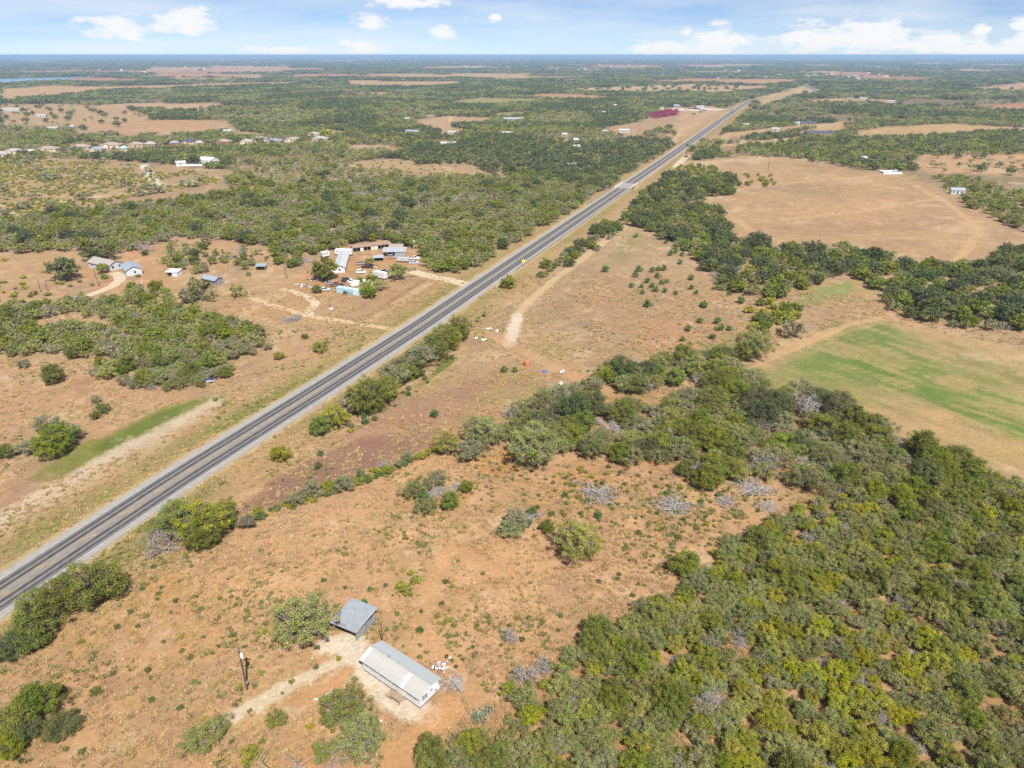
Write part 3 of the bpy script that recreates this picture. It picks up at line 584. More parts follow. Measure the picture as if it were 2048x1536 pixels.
def leaves(centers, radii, per, size, rng, flat=.75, up=.35):
    """leaf sprays (two-triangle kites) gathered in clumps"""
    n = len(centers); c = np.repeat(centers, per, 0); rr = np.repeat(radii, per)
    d = rng.normal(size=(n * per, 3)); d /= np.linalg.norm(d, axis=1)[:, None]
    rad = rr * rng.random(n * per) ** .45; p = c + d * rad[:, None] * np.array([1, 1, flat])
    nrm = d * .75 + rng.normal(size=d.shape) * .55 + np.array([0, 0, up]); nrm /= np.linalg.norm(nrm, axis=1)[:, None]
    a = np.cross(nrm, rng.normal(size=d.shape)); a /= np.linalg.norm(a, axis=1)[:, None] + 1e-9; b = np.cross(nrm, a)
    s = (size * (.6 + .8 * rng.random(n * per)))[:, None]
    V = np.stack([p - a * s, p + b * s * .55, p + a * s, p - b * s * .55], 1).reshape(-1, 3)
    Fc = np.arange(len(V)).reshape(-1, 4)
    t = np.clip(np.repeat(rng.random(n), per) * .55 + rng.random(n * per) * .5, 0, 1)
    return V, Fc, np.repeat(t, 4)
def crown_points(R, h0, h1, n, rng, lumps=.35, hollow=.55):
    """clump centres in an uneven dome"""
    out = []; ph = rng.random(6) * 6.28; am = rng.random(6)
    while len(out) < n:
        t = rng.random() * 6.283; q = math.sqrt(rng.random()); z = rng.random()
        edge = 1 + lumps * (am[0] * math.sin(2 * t + ph[0]) + am[1] * math.sin(3 * t + ph[1]) + .8 * am[2] * math.sin(5 * t + ph[2])) * .6
        rz = math.sqrt(max(0, 1 - (2 * z - .8) ** 2 / 1.6)) if z > .4 else .55 + 1.0 * z
        if q < rz * .99 and (q / rz > hollow * (1 - z) or z > .72 or rng.random() < .25):
            rr = q * R * edge; out.append((rr * math.cos(t), rr * math.sin(t), h0 + (h1 - h0) * z * (1 - .22 * q * q) * (1 + .2 * lumps * math.sin(3 * t + ph[4]))))
    return np.array(out)
def limbs(mb, rng, centers, base_r, fork, stems=1, n=5, thin=.02, every=1):
    tops = []
    for k in range(stems):
        t = 6.28 * k / stems + rng.random(); lean = .0 if stems == 1 else .45
        top = Vector((math.cos(t) * lean * fork, math.sin(t) * lean * fork, fork * (0.85 + .3 * rng.random()))); mid = top * .5 + Vector((rng.normal() * .08, rng.normal() * .08, 0)) * fork
        r = base_r * (1 if stems == 1 else .72); mb.tube((0, 0, -.15), mid, r, r * .8, n, False); mb.tube(mid, top, r * .8, r * .62, n, False); tops.append((top, r * .62))
    for i, c in enumerate(centers[::every]):
        c = Vector(c); top, r = min(tops, key=lambda q: (q[0] - c).length); d = c - top
        m1 = top + d * .45 + Vector((rng.normal() * .12, rng.normal() * .12, .12 * d.length))
        mb.tube(top, m1, r * .42, max(thin * 1.6, r * .22), 4, False); mb.tube(m1, c, max(thin * 1.6, r * .22), thin, 3, False)
        for _ in range(2):
            e = c + Vector(rng.normal(size=3)) * d.length * .22; mb.tube(m1 + (c - m1) * .4, e, thin * 1.1, thin * .5, 3, False)
def dead_limbs(mb, rng, h, spread, levels, r0, kids=4, thin=.012, stems=3):
    def rec(p, d, L, r, lv):
        q = p + d * L * .5 + Vector(rng.normal(size=3)) * L * .08; e = q + (d + Vector(rng.normal(size=3)) * .25).normalized() * L * .5
        ns = 5 if lv >= levels - 1 else 3; mb.tube(p, q, r, r * .8, ns, False); mb.tube(q, e, r * .8, max(thin, r * .5), ns, False)
        if lv == 0: return
        for k in range(kids):
            o = (p, q, e)[1 + (k % 2)] if k else e
            nd = (d * .55 + Vector(rng.normal(size=3)) * spread + Vector((0, 0, .12))).normalized(); rec(o if k % 3 else q + (e - q) * rng.random(), nd, L * (.55 + .2 * rng.random()), max(thin, r * .55), lv - 1)
    for k in range(stems):
        t = 6.28 * k / stems + rng.random(); d = Vector((math.cos(t) * spread * .8, math.sin(t) * spread * .8, 1)).normalized()
        rec(Vector((0, 0, -.1)), d, h * .42, r0, levels)

# kind: R, h0, h1, clumps, clump radius, stems, bark   (metres, at scale 1)
KINDS = {'mesq': (2.9, .9, 4.3, 54, .62, 3, BARK), 'lime': (2.6, .7, 4.2, 52, .62, 2, BARK), 'hack': (3.0, .35, 5.4, 84, .72, 1, BARK2), 'oak': (4.2, .8, 6.4, 110, .85, 1, BARK2), 'grey': (2.6, .6, 3.8, 44, .6, 3, BARK),
         'shrub': (.85, .08, 1.15, 20, .30, 3, BARK2), 'shrubl': (.85, .08, 1.15, 20, .30, 3, BARK2), 'juni': (.95, .10, 2.0, 26, .34, 1, BARK2)}
LMAT = {'shrub': 'weed', 'shrubl': 'lime'}
PROTO = {}     # (kind, level) -> list of (crown mesh, trunk mesh)
def make_protos():
    spec = {0: (120, .115, 4), 1: (22, .27, 3), 2: (4, .62, 2)}       # leaves per clump, leaf half length, variants
    for kind, (R, h0, h1, nc, cr, stems, bark) in KINDS.items():
        for lv, (per, size, nv) in spec.items():
            small = kind in ('shrub', 'shrubl', 'juni')
            if small: size = size * .55; per = int(per * .8)
            if lv == 2 and small: per = 3
            PROTO[kind, lv] = []
            for v in range(nv):
                rng = np.random.default_rng(hash((len(kind) * 31 + ord(kind[0]) * 7 + ord(kind[-1]), lv, v)) % 2 ** 31)
                n = nc if lv < 2 else int(nc * .55); c = crown_points(R, h0 + cr * .5, h1 - cr * .4, n, rng, .5 if kind in ('mesq', 'lime', 'grey') else .28)
                rad = cr * (.7 + .6 * rng.random(n)) * (1.25 if lv == 2 else 1)
                dens = .75 if kind in ('mesq', 'grey') else 1.0
                V, Fc, t = leaves(c, rad, max(3, int(per * dens)), size * (.9 if kind == 'mesq' else 1), rng)
                lm = LEAF[LMAT.get(kind, kind)]
                me = np_mesh('crown', V, Fc, lm); a = me.attributes.new('tint', 'FLOAT', 'POINT'); a.data.foreach_set('value', t.astype(np.float32))
                mb = MB(); limbs(mb, rng, c, R * (.045 if not small else .03), h0 + (h1 - h0) * .22, stems, 5 if lv == 0 else 3, .022 if lv == 0 else .04, 1 if lv == 0 else 3 if lv == 1 else 9)
                PROTO[kind, lv].append((me, mb.mesh('trunk', bark)))
    for kind, nc, f in (('mesq', 130, .62), ('hack', 150, .68), ('oak', 150, .7), ('shrub', 60, .6), ('shrubl', 60, .6), ('lime', 110, .66)):    # finer leaves for the largest plants
        R, h0, h1, _, cr, stems, bark = KINDS[kind]; PROTO[kind, -1] = []
        for v in range(2):
            rng = np.random.default_rng(900 + v + nc); c = crown_points(R, h0 + cr * .4, h1 - cr * .3, nc, rng, .55 if kind == 'mesq' else .3); rad = cr * f * (.7 + .6 * rng.random(nc)); small = 'shrub' in kind
            V, Fc, t = leaves(c, rad, 80, (.115 if not small else .06) * f, rng); me = np_mesh('crown', V, Fc, LEAF[LMAT.get(kind, kind)]); a = me.attributes.new('tint', 'FLOAT', 'POINT'); a.data.foreach_set('value', t.astype(np.float32))
            mb = MB(); limbs(mb, rng, c, R * .04, h0 + (h1 - h0) * .22, stems, 5, .014 if not small else .006, 1); PROTO[kind, -1].append((me, mb.mesh('trunk', bark)))
    PROTO['dead', 0] = []
    for v in range(4):
        rng = np.random.default_rng(50 + v); mb = MB(); dead_limbs(mb, rng, 4.2, .55, 4, .10, 4, .013, 3); PROTO['dead', 0].append((None, mb.mesh('branches', DEADM)))
    PROTO['dead', 1] = []
    for v in range(3):
        rng = np.random.default_rng(60 + v); mb = MB(); dead_limbs(mb, rng, 4.2, .55, 3, .10, 4, .035, 3); PROTO['dead', 1].append((None, mb.mesh('branches', DEADM)))
    PROTO['dead', 2] = PROTO['dead', 1]
make_protos()
TNAME = {'mesq': 'mesquite_tree', 'lime': 'bright_tree', 'hack': 'leafy_tree', 'oak': 'oak_tree', 'grey': 'greyish_tree', 'shrub': 'shrub', 'shrubl': 'shrub', 'juni': 'evergreen_shrub', 'dead': 'dead_tree'}
def add_plant(kind, x, y, sc, rz, label, group, lv=None, var=None, zs=1.0, z=0.0):
    r = math.hypot(x, y); lv = (0 if r < 260 else 1 if r < 800 else 2) if lv is None else lv
    if lv == 0 and sc > 1.35 and (kind, -1) in PROTO: lv = -1
    pr = PROTO[kind, lv]; crown, trunk = pr[(int(abs(x * 13.7 + y * 7.3)) if var is None else var) % len(pr)]
    e = empty(TNAME[kind], x, y, z, rz, label, 'shrub' if kind in ('shrub', 'shrubl', 'juni') else 'tree', group); e.scale = (sc, sc, sc * zs)
    if crown is not None:
        link(D.objects.new('crown' if kind not in ('shrub', 'shrubl', 'juni') else 'foliage', crown), e)
    link(D.objects.new('trunk' if crown is not None and kind not in ('shrub', 'shrubl') else 'stem' if crown is not None else 'branches', trunk), e)
    return e
KR = {k: v[0] for k, v in KINDS.items()}; KR['dead'] = 2.3; KH = {k: v[2] for k, v in KINDS.items()}; KH['dead'] = 4.0
placed = []
def tree(kind, px, py, wpx, label, group=None, zs=1.0):
    """a tree whose crown is centred at (px, py) in the photograph and wpx wide there"""
    sc = wpx * mpp(px, py) / 2 / KR[kind]; sc *= 0.97
    x, y = P(px, py, .52 * KH[kind] * sc * zs); placed.append((x, y, KR[kind] * sc))
    return add_plant(kind, x, y, sc, (px * 7 + py * 3) % 6.28, label, group, zs=zs)

# ---------------------------------------------------------------- trees set one by one
G1 = 'trees along the fence row beside the highway'
for a in (('hack', 70, 1215, 95), ('hack', 118, 1195, 105), ('hack', 180, 1165, 118), ('hack', 60, 1262, 80), ('oak', 18, 1292, 75), ('hack', 215, 1168, 60)):
    tree(*a, 'leafy green tree in the clump between the highway and the golden weeds', 'leafy clump nearest the painted median')
for a in (('hack', 350, 1035, 92), ('lime', 398, 1040, 105), ('hack', 440, 1030, 70), ('hack', 405, 1062, 80)):
    tree(*a, 'yellow-green leafy tree in the clump beside the bleached leafless bush', 'clump beside the bleached bush')
tree('dead', 318, 1078, 74, 'bleached grey leafless bush against a yellow-green clump by the highway')
tree('lime', 560, 907, 42, 'lone round yellow-green tree between the highway and the purple-brown patch')
for k, (kd, x, y, w) in enumerate((('hack', 640, 850, 44), ('lime', 668, 832, 58), ('grey', 702, 806, 66), ('hack', 735, 788, 84), ('hack', 768, 776, 62), ('grey', 788, 750, 70), ('hack', 812, 742, 44), ('oak', 834, 744, 30), ('grey', 846, 708, 66), ('hack', 872, 700, 50), ('hack', 890, 672, 62), ('hack', 915, 655, 58), ('hack', 868, 690, 60), ('grey', 806, 728, 50))):
    tree(kd, x, y, w, ('grey-green' if kd == 'grey' else 'small dark green' if kd == 'oak' else 'yellow-green' if kd == 'lime' else 'dense leafy green') + ' tree in the row between the highway and the pale gate', 'row of trees between the highway and the field')
# left of the highway
tree('lime', 640, 694, 30, 'lone rounded green tree on the mown strip left of the highway'); tree('shrubl', 557, 711, 24, 'low round yellow-green bush on the mown strip near a lone tree')
for a in (('hack', 100, 880, 78), ('juni', 128, 868, 52), ('grey', 55, 892, 50), ('grey', 90, 845, 50), ('hack', 12, 902, 34), ('grey', 150, 862, 40)):
    tree(*a, 'bush in the dense green clump beside the green drainage strip', 'clump by the green drainage strip')
for a in (('grey', 190, 798, 24), ('shrub', 205, 815, 34), ('shrub', 190, 830, 24)): tree(*a, 'small shrub on dry grass between the green strip and the thicket', 'small shrubs above the green strip')
tree('hack', 104, 746, 46, 'round green tree standing apart in front of the left thicket'); tree('shrub', 610, 672, 18, 'small dark shrub beside the mown strip'); tree('shrub', 430, 798, 12, 'tiny green bush at the end of the gravel bed')
tree('oak', 126, 535, 62, 'broad dark oak left of the long blue-grey house'); tree('oak', 196, 505, 66, 'broad dark oak behind the long blue-grey house', zs=.6); tree('lime', 203, 536, 26, 'small bright tree in front of the long blue-grey house')
tree('dead', 290, 488, 36, 'bare grey tree behind the garage'); tree('oak', 289, 505, 15, 'small dark conical tree beside the bare grey tree'); tree('shrub', 209, 553, 14, 'olive bush by the driveway bend'); tree('shrub', 185, 569, 9, 'tiny round bush by the leaning pole'); tree('shrub', 276, 551, 10, 'grey bush at the garage wall')
tree('mesq', 475, 581, 36, 'single tree with a dark stem beside the pale track'); tree('mesq', 400, 578, 62, 'large olive tree hiding the left half of the small blue-roofed house'); tree('grey', 380, 590, 44, 'greyish tree left of the small blue-roofed house')
tree('hack', 648, 535, 52, 'dense dark green tree at the corner of the white metal-roofed house'); tree('mesq', 798, 541, 48, 'rounded olive tree beside the white box trailer')
for a in (('hack', 742, 556, 27), ('hack', 718, 560, 20), ('mesq', 732, 574, 36), ('hack', 738, 582, 30), ('mesq', 754, 570, 34)): tree(*a, 'small tree among the parked vehicles behind the blue container', 'small trees by the blue container')
tree('hack', 634, 577, 20, 'small tree at the scrap heap'); tree('hack', 692, 583, 12, 'bush against the blue container'); tree('mesq', 740, 522, 26, 'small tree in the middle of the scrap yard')
# field right of the highway
tree('hack', 1017, 562, 32, 'lone round tree on the verge opposite the gravel drive'); tree('hack', 1091, 525, 25, 'lone round tree near the yellow road sign')
for a in (('shrub', 1086, 548, 20), ('shrub', 1101, 537, 18), ('hack', 1109, 530, 13), ('shrub', 1078, 550, 12)): tree(*a, 'bush in a short row along the wire fence', 'short row of bushes on the fence')
tree('oak', 1517, 479, 50, 'lone dark oak standing on the orange pasture edge'); tree('grey', 1583, 656, 50, 'grey-green tree at the bend of the sandy track'); tree('mesq', 1512, 688, 84, 'wide olive tree beside the sandy track'); tree('hack', 1490, 700, 50, 'dense tree under the wide olive tree by the track')
jz = [(60, 185), (60, 385), (40, 440), (90, 445), (120, 415), (145, 360), (175, 355), (205, 350), (175, 390), (195, 425), (220, 420), (160, 460), (210, 465), (265, 480), (265, 240), (265, 265), (300, 280), (325, 250), (240, 275), (285, 320), (215, 215),
      (345, 400), (345, 450), (370, 475), (120, 535), (410, 535), (540, 480), (600, 515), (470, 450), (390, 620), (540, 660), (480, 620), (330, 660), (300, 715), (490, 655), (455, 700), (95, 475), (80, 355), (145, 440)]
for i, (a, b) in enumerate(jz): tree('juni', 1248 + a * .3906, 398 + b * .3906, (15 if b > 500 else 12) * (0.85 + .4 * ((i * 37) % 10) / 10), 'small rounded evergreen shrub dotted over the dry field', 'evergreen shrubs on the dry field', zs=.85)
for i, (x, y) in enumerate(((1030, 739), (1009, 738), (868, 826), (1126, 775), (1211, 537), (1226, 462), (1295, 605), (1409, 609))): tree('juni', x, y, 13 + (i % 3) * 3, 'dark green shrub growing alone on dry grass', 'lone dark shrubs on dry grass', zs=.85)
for i, (a, b) in enumerate([(700, 520), (745, 515), (710, 565), (740, 610), (660, 640), (800, 560), (830, 545), (860, 570), (890, 590), (880, 550), (770, 580), (800, 620), (725, 640), (640, 560), (850, 600), (690, 600), (760, 540), (820, 590)]):
    tree('shrubl' if i % 3 else 'hack', 1248 + a * .3906, 400 + b * .3906, 19 + (i * 7) % 11, 'bright green shrub in the patch beside the sandy track bend', 'bright shrubs by the track bend')
# foreground yard
tree('mesq', 608, 1240, 138, 'large olive tree beside the tin-roofed shed')
tree('mesq', 690, 1415, 112, 'olive tree in front of the white trailer house'); tree('mesq', 722, 1478, 118, 'spreading olive tree next to the leafless snags'); tree('mesq', 650, 1500, 60, 'small olive tree mixed with leafless snags')
tree('mesq', 392, 1482, 70, 'low crooked mesquite left of the round bush'); tree('mesq', 435, 1452, 56, 'crooked mesquite with bare grey limbs showing')
tree('shrubl', 500, 1508, 48, 'round bright green bush on bare soil'); tree('shrub', 553, 1436, 46, 'low green bush beside the pale track'); tree('shrubl', 545, 1448, 24, 'small green bush against a larger low bush')
for a in (('hack', 25, 1440, 84), ('hack', 75, 1400, 84), ('oak', 45, 1460, 70), ('hack', 20, 1490, 60)): tree(*a, 'dark leafy bush at the weedy corner of the yard', 'dark bushes in the weedy corner')
tree('oak', 122, 1450, 78, 'rounded dark green bush standing apart in the weedy corner', zs=.7); tree('shrub', 190, 1382, 24, 'small dark shrub above the weedy corner')
for a in (('mesq', 832, 972, 62), ('grey', 872, 955, 46), ('hack', 900, 1000, 42), ('mesq', 852, 1012, 46), ('hack', 932, 972, 30), ('juni', 848, 1000, 34)): tree(*a, 'small tree in the ring round a heap of cut branches', 'ring of small trees round cut branches')
for a in (('grey', 1030, 1040, 60), ('mesq', 1018, 1060, 50), ('hack', 1095, 1052, 32), ('juni', 1064, 1020, 20), ('juni', 1055, 1045, 20)): tree(*a, 'small bush in the clump in the middle of the bare ground', 'clump in the middle of the bare ground')
tree('mesq', 1155, 1080, 112, 'large lone olive tree in the middle of the bare ground')
tree('hack', 1372, 1125, 62, 'dense green tree at the edge of the thicket casting a dark shadow'); tree('hack', 1520, 1078, 62, 'dense green tree jutting from the thicket edge'); tree('hack', 1545, 1090, 44, 'small leafy tree jutting from the thicket edge')
for x, y, w in ((832, 1158, 26), (822, 1145, 18), (812, 1178, 34), (800, 1170, 22)): tree('shrubl', x, y, w, 'green shrub in the little group above the tin roof', 'little group of shrubs above the tin roof')
for x, y, w in ((1020, 1268, 40), (1050, 1345, 62), (1085, 1330, 50)): tree('dead', x, y, w, 'bare grey thorny bush at the thicket edge', 'bare thorny bushes at the thicket edge')
tree('dead', 1612, 805, 76, 'large bare silver-grey tree above the thicket'); tree('grey', 1600, 775, 50, 'pale grey-green tree behind the bare silver-grey tree')
tree('grey', 940, 900, 60, 'wispy grey bush at the end of the fence row'); tree('lime', 890, 884, 62, 'yellow-green tree at the end of the fence row'); tree('mesq', 965, 862, 92, 'olive tree between the fence row and the thicket'); tree('mesq', 1070, 890, 120, 'spreading tree with bare limbs beside a white litter heap')
tree('juni', 640, 0 + 905, 14, 'tiny shrub on the purple-brown patch'); tree('shrub', 636, 930, 20, 'clump of pale yucca-like leaves on the purple-brown patch')

# ---------------------------------------------------------------- woods: many trees from outlines of the brush
ZONES = []
def zone(pts, sp, mix, sc=(.75, 1.2), label='', group='', z=2.0, thin=0.0): ZONES.append((wpoly(pts, z), sp, mix, sc, label, group, thin))
M1 = {'mesq': .62, 'lime': .15, 'hack': .07, 'grey': .09, 'dead': .07}
zone([(1490, 1065), (1560, 1030), (1640, 1000), (1700, 950), (1800, 940), (1930, 930), (2150, 1000), (2300, 1560), (2300, 1700), (830, 1700), (835, 1500), (930, 1470), (1000, 1410), (1015, 1350), (1110, 1350), (1165, 1265), (1275, 1215), (1345, 1185), (1355, 1140), (1410, 1110)], 2.95, M1, (.5, .92),
     '{} in the dense thicket', 'dense thicket behind the trailer house')
M2 = {'mesq': .48, 'hack': .22, 'grey': .20, 'oak': .04, 'dead': .06}
zone([(1030, 815), (1120, 780), (1260, 740), (1360, 705), (1440, 700), (1500, 750), (1600, 790), (1700, 830), (1800, 870), (1910, 905), (1940, 950), (1800, 960), (1700, 960), (1620, 985), (1560, 955), (1480, 955), (1420, 960), (1360, 925), (1240, 925), (1130, 895), (1060, 900), (1000, 890), (1010, 850)], 4.3, M2, (.75, 1.45),
     '{} in the hay field woodland', 'woodland beside the hay field', thin=.02)
M3 = {'mesq': .54, 'grey': .2, 'hack': .14, 'dead': .12}
zone([(0, 610), (60, 605), (150, 600), (250, 585), (330, 605), (430, 625), (480, 645), (530, 660), (540, 695), (465, 715), (462, 745), (400, 765), (330, 780), (210, 755), (170, 715), (120, 700), (40, 735), (0, 715), (-80, 700), (-80, 620)], 3.8, M3, (.65, 1.15),
     '{} in the thicket left of the highway', 'thicket left of the highway', thin=.08)
zone([(235, 575), (330, 570), (345, 600), (260, 615)], 5.5, M3, (.7, 1.1), '{} in the thicket left of the highway', 'thicket left of the highway')
M4 = {'mesq': .46, 'hack': .10, 'grey': .34, 'oak': .04, 'dead': .06}
zone([(-150, 450), (0, 440), (130, 420), (330, 400), (560, 370), (700, 360), (860, 352), (1000, 350), (1120, 345), (1230, 352), (1240, 372), (1150, 422), (1090, 452), (1000, 492), (960, 522), (900, 540), (850, 525), (832, 492), (760, 482), (700, 492), (560, 500), (520, 482), (420, 472), (330, 476), (240, 500), (150, 498), (60, 500), (-150, 505)], 5.7, M4, (.85, 1.4),
     '{} in the woods behind the scrap yard', 'belt of woods behind the scrap yard')
zone([(650, 372), (720, 378), (860, 385), (990, 390), (1000, 410), (850, 402), (720, 395), (640, 385)], 7, {'dead': 1}, (1.0, 1.7), '{} standing in the belt of woods behind the scrap yard', 'bare trees in the belt of woods', z=3)
zone([(930, 282), (1000, 272), (1100, 282), (1180, 292), (1260, 278), (1340, 282), (1352, 287), (1300, 322), (1245, 350), (1225, 372), (1150, 378), (1050, 352), (985, 342), (930, 322), (840, 326), (790, 312), (800, 292)], 7.0, {'oak': .55, 'mesq': .3, 'grey': .1, 'dead': .05}, (.8, 1.3), '{} in the dark wood beyond the belt of trees', 'dark wood beyond the belt')
zone([(450, 345), (480, 310), (560, 300), (680, 300), (690, 320), (830, 348), (700, 356), (560, 366), (460, 372), (440, 360)], 7.5, M4, (.7, 1.2), '{} in the brush below the row of houses', 'brush below the row of houses', thin=.2)
zone([(0, 312), (80, 308), (110, 312), (60, 322), (0, 325)], 7, M4, (.7, 1.0), '{} in the brush below the row of houses', 'brush below the row of houses')
zone([(330, 490), (345, 480), (420, 495), (430, 520), (390, 555), (350, 545), (325, 520)], 6, M4, (.7, 1.0), '{} in the grove beside the small white lean-to', 'grove beside the lean-to')
zone([(430, 500), (480, 492), (520, 505), (510, 545), (470, 552), (440, 525)], 7.5, M3, (.6, 1.0), '{} in the grove below the small open shed', 'grove below the open shed', thin=.2)
zone([(560, 498), (640, 492), (700, 485), (820, 482), (835, 500), (700, 500), (640, 512), (640, 530), (575, 535), (555, 520)], 6, {'hack': .5, 'mesq': .5}, (.7, 1.1), '{} in the green hedge of trees behind the scrap yard', 'hedge of trees behind the scrap yard')
zone([(835, 500), (900, 500), (960, 500), (1010, 495), (990, 520), (940, 530), (900, 545), (850, 535)], 5.5, {'hack': .4, 'mesq': .6}, (.7, 1.1), '{} in the trees between the scrap yard and the highway', 'trees between scrap yard and highway')
M5 = {'oak': .27, 'hack': .26, 'mesq': .28, 'grey': .14, 'dead': .05}
zone([(1240, 442), (1270, 395), (1335, 352), (1400, 345), (1470, 352), (1470, 382), (1390, 392), (1420, 412), (1470, 472), (1500, 492), (1560, 502), (1580, 492), (1700, 492), (1760, 512), (1830, 532), (1890, 522), (1940, 522), (2060, 492), (2200, 480), (2200, 690), (2060, 662), (1960, 655), (1870, 640), (1775, 612), (1760, 575), (1700, 545), (1640, 550), (1590, 590), (1520, 592), (1440, 572), (1420, 542), (1400, 512), (1360, 492), (1300, 458)], 6.3, M5, (.75, 1.35),
     '{} in the dark creek-side wood', 'creek-side wood')
zone([(1115, 525), (1150, 492), (1200, 452), (1240, 437), (1245, 452), (1185, 500), (1135, 528)], 5.5, {'oak': .3, 'hack': .4, 'grey': .3}, (.7, 1.0), '{} in the strip of trees right of the highway guardrail', 'strip of trees by the guardrail')
zone([(1865, 350), (1930, 352), (2048, 382), (2200, 400), (2200, 470), (2048, 458), (1980, 432), (1900, 388)], 7.5, {'mesq': .8, 'hack': .2}, (.8, 1.2), '{} in the grove at the edge of the orange pasture', 'grove at the edge of the pasture')
zone([(1470, 290), (1560, 285), (1640, 285), (1720, 287), (1800, 277), (1960, 267), (2200, 262), (2200, 305), (1850, 308), (1800, 328), (1790, 340), (1700, 330), (1640, 322), (1560, 308), (1480, 308)], 7.5, {'mesq': .7, 'oak': .15, 'hack': .15}, (.9, 1.3), '{} in the long grove beyond the orange pasture', 'long grove beyond the pasture')
zone([(1380, 282), (1440, 278), (1440, 298), (1400, 305), (1375, 300)], 9, {'mesq': .8, 'oak': .2}, (.9, 1.2), '{} beside the dirt lane off the highway', 'trees beside the dirt lane')
zone([(1340, 345), (1360, 330), (1400, 328), (1440, 335), (1420, 348)], 7, {'lime': .6, 'hack': .4}, (.6, .9), '{} in the low bright brush by the bridge', 'bright brush by the bridge')
zone([(1485, 345), (1560, 350), (1545, 368), (1490, 370)], 9, {'lime': .5, 'hack': .5}, (.5, .8), '{} in the small bright thicket on the pasture', 'small thicket on the pasture')
# open shrubland
zone([(0, 320), (200, 322), (330, 335), (440, 348), (440, 365), (330, 385), (130, 418), (0, 438), (-100, 440), (-100, 320)], 5.6, {'shrubl': .66, 'shrub': .30, 'grey': .04}, (1.2, 2.5), '{} dotted over the open ground below the row of houses', 'shrubs on the open ground below the houses', z=.6, thin=.25)
zone([(0, 515), (90, 520), (160, 555), (190, 590), (120, 612), (0, 600), (-100, 600), (-100, 515)], 6.5, {'shrubl': .6, 'shrub': .4}, (.9, 2.0), '{} dotted over dry ground left of the broad dark oak', 'shrubs left of the dark oak', z=.6, thin=.25)
zone([(400, 480), (560, 505), (560, 540), (480, 530), (420, 500)], 8, {'shrub': .7, 'grey': .3}, (.7, 1.3), '{} on the dry clearing behind the open shed', 'bushes on the dry clearing', z=.6, thin=.3)
zone([(690, 325), (800, 318), (930, 325), (900, 348), (800, 345), (690, 350)], 13, {'shrub': .6, 'shrubl': .4}, (.9, 1.8), '{} dotted over the dry clearing before the dark wood', 'shrubs on the clearing before the dark wood', z=.6, thin=.3)
zone([(1840, 312), (2060, 310), (2060, 350), (1870, 345)], 22, {'mesq': .6, 'oak': .4}, (.9, 1.5), '{} scattered over the bare orange pasture far right of the highway', 'scattered trees on the far orange pasture')
zone([(0, 210), (150, 210), (250, 220), (300, 235), (200, 262), (0, 250)], 42, {'mesq': .5, 'oak': .5}, (1.0, 1.7), '{} scattered over the far orange fields', 'scattered trees on the far orange fields')
zone([(1110, 178), (1380, 168), (1480, 170), (1500, 182), (1300, 184)], 60, {'oak': 1}, (1.3, 2.0), '{} scattered over the far pale field', 'scattered trees on the far pale field')
zone([(480, 1046), (560, 1008), (650, 973), (740, 948), (800, 924), (880, 896), (884, 904), (800, 936), (740, 962), (650, 988), (560, 1022), (490, 1058)], 2.1, {'shrub': .45, 'shrubl': .25, 'juni': .15, 'grey': .15}, (.55, 1.25), '{} in the fence row', 'fence row shrubs', z=.4)
zone([(130, 1240), (250, 1160), (300, 1110), (480, 1045), (490, 1055), (330, 1130), (250, 1185), (130, 1260)], 4, {'shrub': .6, 'straw': 0, 'grey': .1, 'shrubl': .3}, (.3, .8), '{} in the weedy strip along the highway fence', 'shrubs in the weedy strip', z=.3, thin=.4)
zone([(640, 860), (700, 835), (780, 790), (880, 720), (920, 700), (880, 745), (800, 810), (700, 860)], 3.2, {'shrub': .5, 'shrubl': .2, 'juni': .3}, (.6, 1.2), '{} under the roadside row of trees', 'shrubs under the roadside row', z=.4, thin=.2)
FG = [(-300, 1560), (0, 1340), (240, 1190), (480, 1065), (700, 985), (900, 930), (1130, 930), (1350, 945), (1560, 1000), (1400, 1100), (1300, 1190), (1130, 1270), (1000, 1370), (900, 1480), (600, 1600)]
zone(FG, 4.5, {'shrub': .68, 'shrubl': .27, 'juni': .05}, (.25, .78), '{} low on the bare sandy ground', 'low shrubs on the bare sandy ground', z=.2, thin=.35)
zone([(930, 910), (1130, 935), (1350, 945), (1560, 1000), (1400, 1080), (1150, 1050), (1000, 1000)], 3.6, {'shrub': .7, 'shrubl': .2, 'juni': .1}, (.3, .9), '{} low among the cut branches', 'low shrubs among the cut branches', z=.2, thin=.35)
# understorey of the near thickets
zone([(1490, 1065), (1640, 1000), (1930, 940), (2150, 1010), (2300, 1700), (860, 1700), (850, 1520), (1010, 1410), (1170, 1270), (1350, 1185)], 3.0, {'shrub': .62, 'shrubl': .38}, (.8, 1.5), '{} filling gaps in the dense thicket', 'undergrowth of the dense thicket', z=.6)
# the same brush goes on outside the frame
zone([(-900, 450), (-170, 460), (-110, 720), (-300, 860), (-900, 800)], 7, M3, (.7, 1.2), '{} in the thicket left of the highway', 'thicket left of the highway', thin=.2)
zone([(2230, 490), (2900, 480), (2900, 1500), (2320, 1500), (2230, 1000)], 5.5, M1, (.6, 1.1), '{} in the dense thicket', 'dense thicket behind the trailer house')
zone([(840, 1705), (2290, 1705), (2600, 2300), (900, 2300)], 4.0, M1, (.5, .95), '{} in the dense thicket', 'dense thicket behind the trailer house')
ROWS = []
def row(pts, step, jit, mix, sc, label, group): ROWS.append((resample(wpoly(pts, .4), step), jit, mix, sc, label, group))
row([(470, 1052), (560, 1012), (650, 978), (740, 952), (800, 930), (850, 908), (885, 894)], .62, .75, {'shrub': .22, 'shrubl': .50, 'juni': .10, 'lime': .13, 'grey': .05}, (.6, 1.3), '{} in the fence row', 'fence row shrubs')
